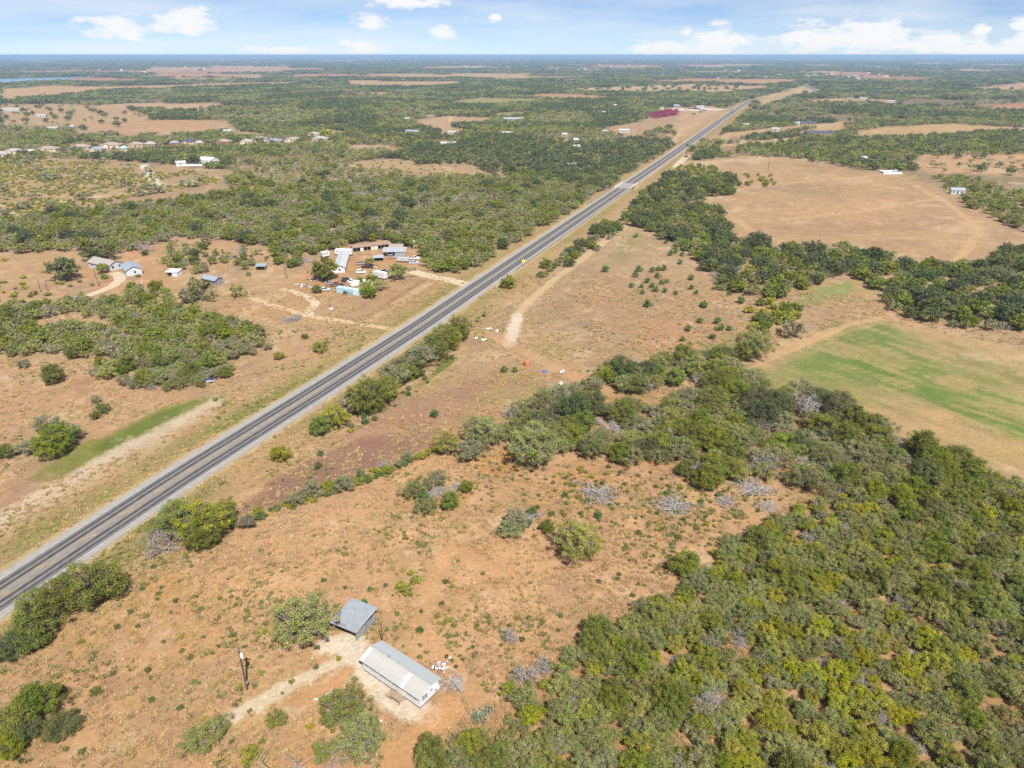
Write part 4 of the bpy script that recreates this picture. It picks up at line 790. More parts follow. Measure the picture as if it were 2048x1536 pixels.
row([(648, 852), (700, 822), (760, 785), (810, 748), (850, 715), (885, 690), (920, 662)], 2.0, 1.3, {'hack': .6, 'lime': .2, 'grey': .2}, (.45, .85), '{} in the row between highway and field', 'row of trees between the highway and the field')
EXC = [(P(x, y), r) for x, y, r in ((430, 568, 9), (522, 538, 6), (348, 550, 6), (200, 535, 16), (262, 545, 10), (690, 525, 22), (785, 510, 16), (740, 550, 26), (720, 580, 16), (640, 575, 16), (690, 508, 9), (650, 515, 8),
       (745, 500, 18), (230, 560, 12), (875, 560, 12), (1785, 347, 20), (1915, 388, 11), (1726, 323, 12), (896, 292, 16), (904, 268, 14), (825, 267, 20), (1014, 270, 16), (1249, 265, 16), (415, 330, 18), (360, 332, 14), (388, 332, 14))]
SING = {'mesq': 'olive-green tree', 'lime': 'yellow-green tree', 'hack': 'leafy green tree', 'oak': 'dark green tree', 'grey': 'grey-green tree', 'dead': 'bare grey tree', 'shrub': 'green shrub', 'shrubl': 'yellow-green shrub', 'juni': 'dark green shrub'}
cand = {k: [] for k in SING}
def short_label(label, k, s, s0, s1, x, y):
    f = (s - s0) / max(s1 - s0, .01); t = label.format(('small ' if f < .33 else 'large ' if f > .67 else '') + SING[k]) 
    u = t + (near_mark(x, y) if math.hypot(x, y) < 420 else '')
    return u if len(u.replace('-', ' ').split()) <= 16 else t
def near_any(x, y, lst, f=1.0): return any((x - a) ** 2 + (y - b) ** 2 < (r * f) ** 2 for a, b, r in lst)
MARKS = [(P(x, y), t) for x, y, t in ((960, 1437, 'the prickly pears'), (1065, 1345, 'the bare thorny bushes'), (870, 1500, 'the spreading olive tree'), (1372, 1150, 'the dark-shadowed edge tree'), (1530, 1090, 'the trees jutting from its edge'), (1612, 815, 'the silver-grey bare tree'), (1940, 950, 'the hay field corner'), (1500, 985, 'the heap of cut branches'),
         (1118, 896, 'the white litter'), (1500, 710, 'the sandy track'), (1960, 1150, None), (1700, 1250, None), (1500, 1400, None), (1850, 1450, None), (1250, 1480, None), (1300, 800, 'the middle of the wood'), (421, 768, 'the blue and white sign'), (545, 690, 'the lone rounded tree'), (104, 746, 'the tree standing apart'), (380, 590, 'the small blue-roofed house'), (170, 600, 'the curved driveway'),
         (690, 500, 'the travel trailer'), (900, 545, 'the gravel drive'), (200, 500, 'the broad dark oak'), (1240, 372, 'the bridge'), (310, 381, 'the white track'), (1517, 495, 'the lone dark oak'), (1640, 580, 'the reedy clearing'), (1900, 650, 'the hay field'), (1940, 520, 'the orange pasture'), (1300, 460, 'the dry field'), (1470, 380, 'the small pasture thicket'), (1440, 570, 'the evergreen shrubs'),
         (830, 500, 'the barn'), (1785, 347, 'the ruined walls'), (608, 1240, 'the tin-roofed shed'), (494, 1378, 'the transformer pole'), (122, 1450, 'the weedy corner'), (1155, 1080, 'the large lone olive tree'), (870, 980, 'the ring of small trees'), (1195, 990, 'the wide branch heap'), (1350, 1015, 'the grey bush heap'), (318, 1078, 'the bleached leafless bush'), (560, 907, 'the lone round tree'), (800, 1170, 'the little shrub group'))]
def near_mark(x, y):
    d, t = min(((x - p_[0]) ** 2 + (y - p_[1]) ** 2, t) for p_, t in [(q, t_ or '') for q, t_ in MARKS]); return (', towards ' + t) if t else ', deep inside it'
def scatter_zones():
    exc = [(a[0], a[1], r) for a, r in EXC]
    for zi, (poly, sp, mix, (s0, s1), label, group, thin) in enumerate(ZONES):
        rng = np.random.default_rng(1000 + zi); x0, y0 = poly.min(0); x1, y1 = poly.max(0)
        gx, gy = np.meshgrid(np.arange(x0, x1, sp), np.arange(y0, y1, sp)); X = gx.ravel() + rng.uniform(-.48, .48, gx.size) * sp; Y = gy.ravel() + rng.uniform(-.48, .48, gx.size) * sp
        wx = X + 4 * (fbm(X, Y, 16, 1) - .5) * sp * .4; wy = Y + 4 * (fbm(X, Y, 16, 2) - .5) * sp * .4
        ok = inside(wx, wy, poly) & (np.abs(road_off(X, Y)[0]) > 10.5)
        if thin: ok &= (fbm(X, Y, 4.5 * sp, 3) > .30 + thin * .36)
        X, Y = X[ok], Y[ok]; ks = list(mix); pr = np.array([mix[k] for k in ks]); kk = rng.choice(len(ks), len(X), p=pr / pr.sum()); sc = rng.uniform(s0, s1, len(X))
        patch = fbm(X, Y, 22, 0)                                             # neighbours tend to be of one kind
        for x, y, k, s, pn in zip(X, Y, kk, sc, patch):
            k = ks[k]
            if pn > .6 and 'lime' in mix and rng.random() < .5: k = 'lime'
            if pn < .40 and 'hack' in mix and rng.random() < .4: k = 'hack'
            if near_any(x, y, exc) or (s * KR[k] > 1.0 and near_any(x, y, placed, .55)): continue
            u, v = proj(x, y, 1.0); vis = (-60 < u < 2108) and (v < 1620)
            cand[k].append((math.hypot(x, y) / max(s * KR[k], .3) ** .5 * (3 if 'gaps' in label else 1) if vis else 1e9, x, y, s, short_label(label, k, s, s0, s1, x, y), group))
scatter_zones()
for ri, (pts_, jit, mix, (s0, s1), label, group) in enumerate(ROWS):
    rng_ = np.random.default_rng(300 + ri); ks = list(mix); pr = np.array([mix[k] for k in ks])
    for q in pts_:
        k = ks[rng_.choice(len(ks), p=pr / pr.sum())]; s__ = rng_.uniform(s0, s1) * (.45 if k in ('lime', 'grey') and ri == 0 else 1); x_, y_ = q + rng_.normal(size=2) * jit
        cand[k].append((math.hypot(x_, y_) * .5, x_, y_, s__, short_label(label, k, s__, s0, s1, x_, y_), group))
REST = {k: [] for k in SING}
NAMED = {}
for o in list(COL.objects):
    b = o.name.split('.')[0]; NAMED[b] = NAMED.get(b, 0) + 1
def settle():
    for k in SING:
        cand[k].sort(key=lambda q: q[0]); left = 296 - NAMED.get(TNAME[k], 0)
        if k in ('shrub', 'shrubl'): left = 135
        for i, (d, x, y, s, lb, gr) in enumerate(cand[k]):
            if i < left and d < 1e8: add_plant(k, x, y, s, random.random() * 6.28, lb, gr, zs=random.uniform(.85, 1.15))
            else: REST[k].append((x, y, s, random.random() * 6.28))
settle()

# ---------------------------------------------------------------- the far-off woodland as one mass
def far_woods():
    rng = np.random.default_rng(77); out = []
    az_half = math.radians(58)
    r = 640.0
    while r < 14000:
        s = 6.2 if r < 1050 else r / 165.0; n = int(2 * az_half * r / s); a = (np.arange(n) / n * 2 - 1) * az_half + rng.uniform(-.5, .5, n) * s / r; rr = r + rng.uniform(-.5, .5, n) * s
        out.append(np.stack([rr * np.sin(a), rr * np.cos(a), np.full(n, s)], 1)); r += s
    Q = np.concatenate(out); X, Y, S = Q.T
    u, v = proj(X, Y, 2.0)
    ok = (v < 338 + 14 * (fbm(X, Y, 60, 1) - .5)); o, s = road_off(X, Y); ok &= np.abs(o) > np.where(s < 1600, 26, 16)
    jx = 26 * (fbm(X, Y, 70, 1) - .5); jy = 26 * (fbm(X, Y, 70, 2) - .5)
    for p in FIELD_W: ok &= ~inside(X + jx, Y + jy, p)
    for p in STRIP_W: ok &= ~inside(X, Y, p)
    lake = wpoly([(-300, 169), (-300, 156), (0, 156), (60, 155), (130, 153), (195, 153), (150, 158.5), (100, 163), (0, 168)]); ok &= ~inside(X, Y, lake)
    for zi, z in enumerate(ZONES): ok &= ~inside(X, Y, z[0])
    for a, rr in EXC + FAR_EXC: ok &= (X - a[0]) ** 2 + (Y - a[1]) ** 2 > rr ** 2
    dn = fbm(X, Y, 130, 2) * .55 + fbm(X, Y, 34, 1) * .45
    ok &= dn > .34 + .16 * np.clip((fbm(X, Y, 520, 1) - .45) * 5, 0, 1)
    X, Y, S, dn = X[ok], Y[ok], S[ok], dn[ok]
    sel = fbm(X, Y, 90, 3) + rng.normal(size=len(X)) * .08; kind = np.where(sel > .56, 'oak', np.where(sel < .36, 'grey', 'mesq')); kind = np.where(rng.random(len(X)) < .05, 'hack', kind)
    sc = S / 5.0 * rng.uniform(.7, 1.25, len(X)); sc = np.where(S > 8, sc * .95, sc)
    for k in ('oak', 'grey', 'mesq', 'hack'):
        m = kind == k; f = {'oak': .74, 'grey': 1.05, 'mesq': 1.05, 'hack': .9}[k]
        for x, y, s in zip(X[m], Y[m], sc[m] * f): REST[k].append((x, y, s, random.random() * 6.28))
FAR_EXC = []
def stuff(name, key, lv, pts, zs=None, label=None):
    """one object: points carrying an instance of a plant each"""
    if not pts: return
    protos = D.collections.new(name + '_kinds')
    for i, (crown, trunk) in enumerate(PROTO[key, lv]):
        src = [q for q in (crown, trunk) if q is not None]
        co_ = np.concatenate([np.array([v.co[:] for v in q.vertices]) if len(q.vertices) < 5000 else _cos(q) for q in src])
        if len(src) == 1: me = src[0]
        else:
            nv = len(src[0].vertices); f0 = _faces(src[0]); f1 = _faces(src[1], 4) + nv
            me = np_mesh(name, co_, np.concatenate([f0, f1]), [src[0].materials[0], src[1].materials[0]])
            me.polygons.foreach_set('material_index', np.r_[np.zeros(len(f0), np.int32), np.ones(len(f1), np.int32)])
            t = np.zeros(nv, np.float32); src[0].attributes['tint'].data.foreach_get('value', t); a = me.attributes.new('tint', 'FLOAT', 'POINT'); a.data.foreach_set('value', np.r_[t, np.zeros(len(co_) - nv, np.float32)])
        protos.objects.link(D.objects.new('%s_%d' % (name, i), me))
    A = np.array(pts); me = D.meshes.new(name); me.vertices.add(len(A)); me.vertices.foreach_set('co', np.c_[A[:, :2], np.zeros(len(A))].astype(np.float32).ravel())
    for nm, ty, val in (('rot', 'FLOAT', A[:, 3]), ('idx', 'INT', RNG.integers(0, len(PROTO[key, lv]), len(A)))):
        at = me.attributes.new(nm, ty, 'POINT'); at.data.foreach_set('value', val.astype(np.float32 if ty == 'FLOAT' else np.int32))
    at = me.attributes.new('scl', 'FLOAT_VECTOR', 'POINT'); at.data.foreach_set('vector', np.stack([A[:, 2], A[:, 2], np.minimum(A[:, 2], 1.25 + .1 * A[:, 2])], 1).astype(np.float32).ravel())
    o = D.objects.new(name, me); COL.objects.link(o); o['kind'] = 'stuff'
    if label: o['label'] = label
    ng = D.node_groups.new(name, 'GeometryNodeTree'); ng.interface.new_socket('Geometry', in_out='INPUT', socket_type='NodeSocketGeometry'); ng.interface.new_socket('Geometry', in_out='OUTPUT', socket_type='NodeSocketGeometry')
    N = ng.nodes; L = ng.links; gi = N.new('NodeGroupInput'); go = N.new('NodeGroupOutput'); ip = N.new('GeometryNodeInstanceOnPoints'); ci = N.new('GeometryNodeCollectionInfo')
    ci.inputs['Collection'].default_value = protos; ci.inputs['Separate Children'].default_value = True; ci.inputs['Reset Children'].default_value = True; ip.inputs['Pick Instance'].default_value = True
    def na(nm, ty):
        n = N.new('GeometryNodeInputNamedAttribute'); n.data_type = ty; n.inputs['Name'].default_value = nm; return n.outputs['Attribute']
    cx = N.new('ShaderNodeCombineXYZ'); L.new(na('rot', 'FLOAT'), cx.inputs[2]); L.new(gi.outputs[0], ip.inputs['Points']); L.new(ci.outputs[0], ip.inputs['Instance']); L.new(na('idx', 'INT'), ip.inputs['Instance Index'])
    L.new(cx.outputs[0], ip.inputs['Rotation']); L.new(na('scl', 'FLOAT_VECTOR'), ip.inputs['Scale']); L.new(ip.outputs[0], go.inputs[0])
    md = o.modifiers.new('scatter', 'NODES'); md.node_group = ng; return o
def _cos(q):
    a = np.zeros(len(q.vertices) * 3, np.float32); q.vertices.foreach_get('co', a); return a.reshape(-1, 3)
def _faces(q, k=4):
    a = np.zeros(len(q.loops), np.int32); q.loops.foreach_get('vertex_index', a); return a.reshape(-1, k)
def build_stuff():
    nm = {'mesq': 'woodland', 'lime': 'bright_brush', 'hack': 'leafy_brush', 'oak': 'dark_woodland', 'grey': 'grey_brush', 'shrub': 'ground_cover_shrubs', 'shrubl': 'yellow_ground_cover', 'juni': 'evergreen_ground_cover', 'dead': 'bare_brush'}
    far_woods()
    for k in SING:
        P_ = REST[k]; d = [math.hypot(q[0], q[1]) for q in P_]
        near = [q for q, r in zip(P_, d) if r < 240]; mid = [q for q, r in zip(P_, d) if 240 <= r < 620]; far = [q for q, r in zip(P_, d) if r >= 620]
        stuff(nm[k], k, 0, near); stuff(nm[k], k, 1, mid); stuff(nm[k], k, 2, far)
        print(k, 'named', len(cand[k]), 'mass', len(near), len(mid), len(far))

# ================================================================ buildings
WHITE = mat('white_siding', (.54, .555, .58), .6, .08, .8); TIN = mat('pale_tin', (.46, .47, .49), .45, .12, .7, metal=.25); TINB = mat('grey_tin', (.36, .39, .43), .45, .15, .5, metal=.25)
GLASS = mat('window_glass', (.03, .035, .045), .1, 0, spec=.6); DARK = mat('dark_opening', (.025, .022, .02), .9, .2); TIMBER = mat('weathered_timber', (.26, .19, .14), .9, .3, 3); RUST = mat('rusty_tin', (.24, .165, .125), .7, .3, 1.5)
BLUEG = mat('blue_grey_roof', (.27, .31, .37), .5, .1, .6, metal=.2); BLUEW = mat('blue_grey_wall', (.42, .45, .50), .8, .08); BROWNR = mat('brown_shingle', (.26, .205, .175), .9, .2, 2); GREYR = mat('grey_shingle', (.275, .25, .24), .9, .2, 2)
CREAM = mat('cream_wall', (.55, .47, .36), .85, .12); BRICK = mat('tan_brick', (.40, .30, .22), .9, .15); NAVY = mat('navy_roof', (.06, .075, .11), .5, .15); REDW = mat('red_fence', (.32, .13, .085), .9, .2); SHINGB = mat('blue_shingle', (.19, .21, .25), .8, .15); TEAL = mat('teal_roof', (.26, .36, .36), .7, .15)
CONC = mat('concrete', (.42, .40, .37), .9, .15, 1.0); STEEL = mat('galvanised_steel', (.33, .34, .35), .45, .1, 2, metal=.5); POLE = mat('creosote_wood', (.085, .055, .045), .9, .25, 4); RUBBER = mat('rubber', (.02, .02, .022), .8, .1)

def frame(A, B, C):
    """A to B is the long near wall, B to C the end wall, all ground points"""
    A, B, C = np.array(A), np.array(B), np.array(C); Lv = B - A; L = float(np.linalg.norm(Lv)); W = float(np.linalg.norm(C - B)); rz = math.atan2(Lv[1], Lv[0])
    n = np.array([-Lv[1], Lv[0]]) / L; c = (A + B) / 2 + n * W / 2; return float(c[0]), float(c[1]), rz, L, W
def gable_walls(L, W, h, rh, base=0.0, t=0):
    x, y = L / 2, W / 2
    return MB().add([(-x, -y, base), (x, -y, base), (x, y, base), (-x, y, base), (-x, -y, h), (x, -y, h), (x, y, h), (-x, y, h), (-x, 0, h + rh), (x, 0, h + rh)],
                    [(0, 1, 5, 4), (2, 3, 7, 6), (1, 2, 6, 9, 5), (3, 0, 4, 8, 7), (0, 3, 2, 1), (4, 5, 9, 8), (6, 7, 8, 9)])
PANEL = mat('sky_reflection_pane', (.20, .24, .29), .08, 0, spec=.6)  # pale blue-grey base colour stands in for sky reflected in the glass
def window(parent, x, y, z, w, h, side, m=None, pm=None):
    """window on wall side 's','n' (along x) or 'e','w' (along y): frame proud of the wall, pane inside it"""
    d = {'s': (0, -1), 'n': (0, 1), 'e': (1, 0), 'w': (-1, 0)}[side]; al = (1, 0) if d[0] == 0 else (0, 1)
    f = MB(); t = .07
    for u, v, a, b in ((0, h / 2, w + t, t), (0, -h / 2, w + t, t), (-w / 2, 0, t, h), (w / 2, 0, t, h), (0, 0, .04, h)):
        f.box((x + d[0] * .03 + al[0] * u, y + d[1] * .03 + al[1] * u, z + v), (a * al[0] + .08 * abs(d[0]), a * al[1] + .08 * abs(d[1]), b))
    o = f.build('window', m or WHITE, parent)
    MB().box((x + d[0] * .012, y + d[1] * .012, z), (w * al[0] + .03 * abs(d[0]), w * al[1] + .03 * abs(d[1]), h)).build('pane', pm or GLASS, o); return o
def door(parent, x, y, w, h, side, m, z=0.0):
    d = {'s': (0, -1), 'n': (0, 1), 'e': (1, 0), 'w': (-1, 0)}[side]; al = (1, 0) if d[0] == 0 else (0, 1)
    o = MB().box((x + d[0] * .02, y + d[1] * .02, z + h / 2), (w * al[0] + .08 * abs(d[0]), w * al[1] + .08 * abs(d[1]), h)).build('door', m, parent)
    MB().box((x + d[0] * .08 + al[0] * w * .38, y + d[1] * .08 + al[1] * w * .38, z + 1), (.06, .06, .12)).build('handle', STEEL, o); return o
def gable_roof(parent, L, W, h, rh, m, ov=.4, ove=.4, ribs=0, t=.1):
    """two slabs; ribs gives raised metal seams"""
    x = L / 2 + ove; y = W / 2 + ov; drop = rh * ov / (W / 2); mb = MB()
    for s in (-1, 1):
        q = [(-x, 0, h + rh + t), (x, 0, h + rh + t), (x, s * y, h - drop + t), (-x, s * y, h - drop + t)]
        mb.slab(q if s < 0 else q[::-1], t)
        for k in range(ribs):
            u = -x + (k + .5) * 2 * x / ribs; mb.tube((u, s * .03, h + rh + t + .015), (u, s * y, h - drop + t + .015), .03, n=4)
    return mb.build('roof', m, parent)
def hip_roof(parent, L, W, h, rh, m, ov=.5, x0=0, y0=0):
    x = L / 2 + ov; y = W / 2 + ov; r = max(.3, x - y)
    return MB().add([(x0 - x, y0 - y, h), (x0 + x, y0 - y, h), (x0 + x, y0 + y, h), (x0 - x, y0 + y, h), (x0 - r, y0, h + rh), (x0 + r, y0, h + rh), (x0 - x, y0 - y, h - .18), (x0 + x, y0 - y, h - .18), (x0 + x, y0 + y, h - .18), (x0 - x, y0 + y, h - .18)],
             [(0, 1, 5, 4), (2, 3, 4, 5), (1, 2, 5), (3, 0, 4), (0, 6, 7, 1), (1, 7, 8, 2), (2, 8, 9, 3), (3, 9, 6, 0), (9, 8, 7, 6)]).build('roof', m, parent)
def house(name, label, px, py, wpx, depth=None, h=2.7, rh=1.7, wall=CREAM, roof=GREYR, style='hip', rz=0.0, cat='house', group=None, nwin=3, chimney=False, size=None):
    """a building standing at a ground point of the photograph, wpx wide there"""
    L = size or wpx * mpp(px, py); W = depth or L * .62; x, y = P(px, py); y += W * .3
    o = empty(name, x, y, 0, rz, label, cat, group)
    if style == 'hip':
        MB().box((0, 0, h / 2), (L, W, h)).build('wall', wall, o); r = hip_roof(o, L, W, h, rh, roof)
        if L > 12:
            g = MB().add([(-L * .3, -W / 2 - 1.2, 0), (-L * .05, -W / 2 - 1.2, 0), (-L * .05, -W / 2 + .1, 0), (-L * .3, -W / 2 + .1, 0), (-L * .3, -W / 2 - 1.2, h), (-L * .05, -W / 2 - 1.2, h), (-L * .05, -W / 2 + .1, h), (-L * .3, -W / 2 + .1, h), (-L * .175, -W / 2 - 1.2, h + 1.3), (-L * .175, -W / 2 + .1, h + 1.3)],
                     [(0, 1, 5, 8, 4), (1, 2, 6, 5), (3, 0, 4, 7), (4, 8, 9, 7), (5, 6, 9, 8)]).build('porch_gable', wall, o)
            xa, xb, xm = -L * .3 - .4, -L * .05 + .4, -L * .175; ya, yb = -W / 2 - 1.6, -W / 2 + W * .35
            MB().slab([(xa, ya, h + .0), (xm, ya, h + 1.5), (xm, yb, h + 1.5), (xa, yb, h + .0)], .12).slab([(xm, ya, h + 1.5), (xb, ya, h + .0), (xb, yb, h + .0), (xm, yb, h + 1.5)], .12).build('porch_roof', roof, o)
    else:
        gable_walls(L, W, h, rh).build('wall', wall, o); r = gable_roof(o, L, W, h, rh, roof, .4, .4, int(L / 1.2) if style == 'tin' else 0)
    if chimney: MB().box((L * .2, W * .1, h + rh * .8), (.8, .8, 1.6)).build('chimney', BRICK, r)
    for k in range(nwin):
        u = -L / 2 + L * (k + .6) / (nwin + .4)
        if k == 1: door(o, u, -W / 2, 1.0, 2.1, 's', DARK)
        else: window(o, u, -W / 2, 1.5, 1.4, 1.1, 's')
    return o

# ---------------------------------------------------------------- white trailer house in the foreground
x, y, rz, L, W = frame(P(726.6, 1341), P(840.6, 1419), P(879, 1382)); TH = (x, y, rz, L, W)
t = empty('trailer_house', x, y, 0, rz, 'long white trailer house with ribbed pale metal roof on sandy yard', 'house')
h, rh, fl = 2.75, .75, .45
gable_walls(L, W, h, rh, fl).build('wall', WHITE, t)
MB().box((0, 0, fl / 2 - .02), (L - .25, W - .25, fl)).build('skirting', mat('dark_skirting', (.10, .085, .075), .9, .25), t)  # skirting box, coloured dark to stand in for shade in the base gap
for k in range(26): MB().box((-L / 2 + (k + .5) * L / 26, -W / 2 - .012, (h + fl) / 2), (.05, .03, h - fl)).build('siding_batten', WHITE, t)
def roof_sheets(parent, L, W, h, rh, ov, ove, n, mats, t=.035):
    xx = L / 2 + ove; yy = W / 2 + ov; drop = rh * ov / (W / 2); wd = 2 * xx / n; cache = {}
    for s in (-1, 1):
        for k in range(n):
            m = mats(s, k)
            if (s, m.name) not in cache:
                mb = MB(); q = [(-wd / 2 + .006, 0, rh), (wd / 2 - .006, 0, rh), (wd / 2 - .006, s * yy, -drop), (-wd / 2 + .006, s * yy, -drop)]; mb.slab(q if s < 0 else q[::-1], t)
                for j in range(4):
                    u = -wd / 2 + (j + .5) * wd / 4; mb.tube((u, s * .02, rh + .012), (u, s * yy, -drop + .012), .034, n=4, cap=False)
                cache[s, m.name] = mb.mesh('roof_sheet', m)
            o = D.objects.new('roof_sheet', cache[s, m.name]); link(o, parent); o.location = (-xx + (k + .5) * wd, 0, h + t + .012 + .004 * (k % 2))
shn = mat('shiny_tin', (.44, .45, .47), .4, .06, .5, metal=.2); TINC = mat('cream_tin', (.37, .365, .35), .5, .08, .6, metal=.15); TING = mat('grey_tin_sheet', (.36, .385, .40), .5, .10, .5, metal=.2)
roof_sheets(t, L, W, h, rh, .42, .35, 15, lambda s, k: TING if s > 0 else (shn if k in (0, 10) else TINC))
MB().tube((-L / 2 - .35, 0, h + rh + .06), (L / 2 + .35, 0, h + rh + .06), .09, n=6).build('ridge_cap', TINC, t)
for u, v in ((-2.6, .25), (-.2, .3)):
    q = MB().box((u, v, h + rh + .10), (.22 if u < -1 else .55, .22 if u < -1 else .35, .35)).build('roof_vent', shn if u > -1 else STEEL, t); MB().lathe([(.01, .0), (.2, .02), (.2, .07), (.01, .1)], (u, v, h + rh + .28), 8).build('vent_cap', STEEL, q)
for u, w in ((-5.6, .9), (-4.0, .9), (-1.6, 1.6), (1.3, 1.5), (4.6, .9), (5.7, .8)): window(t, u, -W / 2, 1.95, w, .75, 's')
door(t, 2.7, -W / 2, .95, 2.0, 's', mat('white_door', (.62, .62, .6), .6, .1), fl)
window(t, L / 2, -1.15, 1.8, 1.25, 1.25, 'e', pm=PANEL); window(t, L / 2, .45, 1.9, .5, .9, 'e', pm=PANEL)
MB().box((L / 2 + .32, 1.45, 1.75), (.62, .62, .42)).build('air_conditioner', WHITE, t); MB().box((0, 0, 0), (.001, .001, .001))
for u in (-2.1, 2.1): MB().tube((L / 2 + .05, u, fl), (L / 2 + .05, u, h - .15), .035, n=5).build('corner_trim', TINC, t)
# wooden porch steps
c, s_ = math.cos(rz), math.sin(rz)
def loc(u, v): return x + u * c - v * s_, y + u * s_ + v * c
qx, qy = loc(2.5, -W / 2 - .75); p = empty('porch_steps', qx, qy, 0, rz, 'weathered wooden porch deck with steps at the trailer house door', 'porch')
for k in range(9): MB().box((-.92 + k * .23, 0, .62), (.215, 1.45, .05)).build('deck_board', TIMBER, p)
for u in (-.95, .95):
    for v in (-.65, .65): MB().box((u, v, .52), (.1, .1, 1.04 if v < 0 else .6)).build('post', TIMBER, p)
for k in range(4): MB().box((-1.25 - .28 * k, -.15, .50 - .14 * k), (.27, 1.1, .045)).build('step', TIMBER, p)
for v in (-.72, .42): MB().box((-1.65, v, .28), (1.25, .06, .18), 0).build('stringer', TIMBER, p)
MB().box((0, -.70, 1.0), (2.0, .08, .08)).box((0, -.70, .8), (2.0, .05, .06)).build('railing', TIMBER, p)
# tin-roofed shed with one slope
cr = [np.array(P(a, b, z_)) for a, b, z_ in ((703, 1195.5, 3.0), (755.8, 1215.6, 2.9), (712, 1266.6, 2.4), (658, 1243, 2.5))]
ctr = sum(cr) / 4; ex = cr[2] - cr[1]; rz2 = math.atan2(ex[1], ex[0]); Ls = float(np.linalg.norm(ex)); Ws = float(np.linalg.norm(cr[3] - cr[2]))
sh = empty('open_shed', ctr[0], ctr[1], 0, rz2, 'tin-roofed lean-to shed with an open end beside a large olive tree', 'shed')
GALV = mat('galvanised_sheet', (.32, .345, .38), .4, .14, .8, metal=.35)
nsh = 8
for k in range(nsh):
    wd = Ws / nsh; mb = MB(); v0 = -Ws / 2 + k * wd + .008; v1 = v0 + wd - .016; xl = Ls / 2
    mb.slab([(-xl, v0, 2.95), (xl, v0, 2.42), (xl, v1, 2.42), (-xl, v1, 2.95)], .03)
    for j in range(3): mb.tube((-xl, v0 + (j + .5) * wd / 3, 2.965), (xl, v0 + (j + .5) * wd / 3, 2.435), .03, n=4, cap=False)
    MB.build(mb, 'roof_sheet', GALV, sh)
for k in range(4): MB().box((Ls / 2 - .25 - .16 * k, -Ws / 2 + 2.2 + .2 * (k % 2), 2.50 + .031 * k), (.05, 2.2, .03)).build('rust_streak', RUST, sh)
for k in range(7): MB().box((-Ls / 2 + .5 + (k + .5) * (Ls - 1.0) / 7, Ws / 2 - .45 if True else 0, .85), ((Ls - 1.0) / 7 - .01, .04, 1.7)).build('wall_sheet', GALV, sh)
for u in (-Ls / 2 + .5, 0, Ls / 2 - .5):
    for v in (-Ws / 2 + .5, Ws / 2 - .5): MB().box((u, v, 1.2), (.14, .14, 2.4 - .25 * u / Ls)).build('post', TIMBER, sh)
for v in (-Ws / 2 + .5, Ws / 2 - .5): MB().box((Ls / 2 - .45, v, 2.26), (.1, .14, .14)).box((0, v, 2.5), (Ls - .6, .1, .12), 0).build('beam', TIMBER, sh)
MB().box((-Ls / 2 + .6, 0, 1.1), (.05, Ws - 1.1, 2.2)).build('back_wall', mat('old_boards', (.20, .15, .11), .9, .3), sh)
MB().box((0, -Ws / 2 + .45, 1.1), (Ls - 1.2, .05, 2.2)).build('side_wall', MATS['old_boards'], sh)
for u, v, a in ((.6, .6, .7), (-1.0, -.8, .9), (1.2, -1.2, .6), (-.6, 1.3, .8)): tag(MB().box((*(ctr + np.array([u * math.cos(rz2) - v * math.sin(rz2), u * math.sin(rz2) + v * math.cos(rz2)])), a / 2), (a, a * .8, a), u).box((*(ctr + np.array([u, v])), a + .05), (a * .7, a * .5, .1), u).build('storage_crate', [RUST, TIMBER, BRICK, CREAM][int(u * 7) % 4]), 'crate stored under the tin-roofed lean-to shed', 'crate', 'crates stored in the shed')

# ---------------------------------------------------------------- poles and wires
def pole(px, py, hpx=None, label='', hgt=9.0, arm=False, transformer=False, lean=(0, 0), group=None, r=.15):
    x, y = P(px, py); o = empty('utility_pole', x, y, 0, 0, label, 'utility pole', group)
    MB().tube((0, 0, -.2), (lean[0], lean[1], hgt), r, r * .68, 8).build('shaft', POLE, o)
    if arm:
        MB().box((lean[0], lean[1] - .14, hgt - .5), (2.2, .1, .12), 0).build('crossarm', TIMBER, o)
        for u in (-1.0, -.35, .35, 1.0): MB().lathe([(.01, 0), (.06, .02), (.05, .1), (.08, .13), (.01, .2)], (lean[0] + u, lean[1] - .14, hgt - .43), 6).build('insulator', CONC, o)
    if transformer:
        q = MB().lathe([(.01, 0), (.24, .02), (.25, .75), (.2, .86), (.01, .9)], (.34, -.16, hgt * .775), 12).build('transformer', mat('transformer_grey', (.62, .63, .64), .5, .06), o, smooth=False)
        for u in (-.1, .1): MB().lathe([(.01, 0), (.05, .0), (.04, .22), (.01, .25)], (.34 + u, -.16, hgt * .775 + .88), 6).build('bushing', CONC, q)
        MB().box((-.12, -.1, hgt - .55), (.5, .12, .3)).build('cutout_switch', STEEL, o); MB().tube((.15, -.1, 1.0), (.15, -.1, hgt * .78), .035, n=5).build('conduit', POLE, o)
        MB().box((.24, -.08, 1.7), (.3, .2, .5)).build('meter_box', STEEL, o)
        MB().tube((.1, 0, hgt - .3), (.9, .3, hgt * .86), .015, n=4).build('guy_bracket', STEEL, o)
    return o
pole(494.5, 1379, label='dark utility pole carrying a pale transformer can on the bare yard', hgt=9.3, transformer=True, r=.19)
pole(766, 1291, label='short dark service pole between the shed and the trailer house', hgt=5.0, r=.11)
pole(198, 573, label='utility pole with crossarm beside the curved driveway', hgt=8.5, arm=True, lean=(-.5, 0), r=.16); pole(575, 557, label='leaning utility pole at the edge of the scrap yard', hgt=10, lean=(-1.6, 1.5), r=.16)
pole(506, 525, label='utility pole behind the small open shed', hgt=7.5); pole(841, 480, label='tall utility pole with a light in the trees beside the scrap yard', hgt=9)
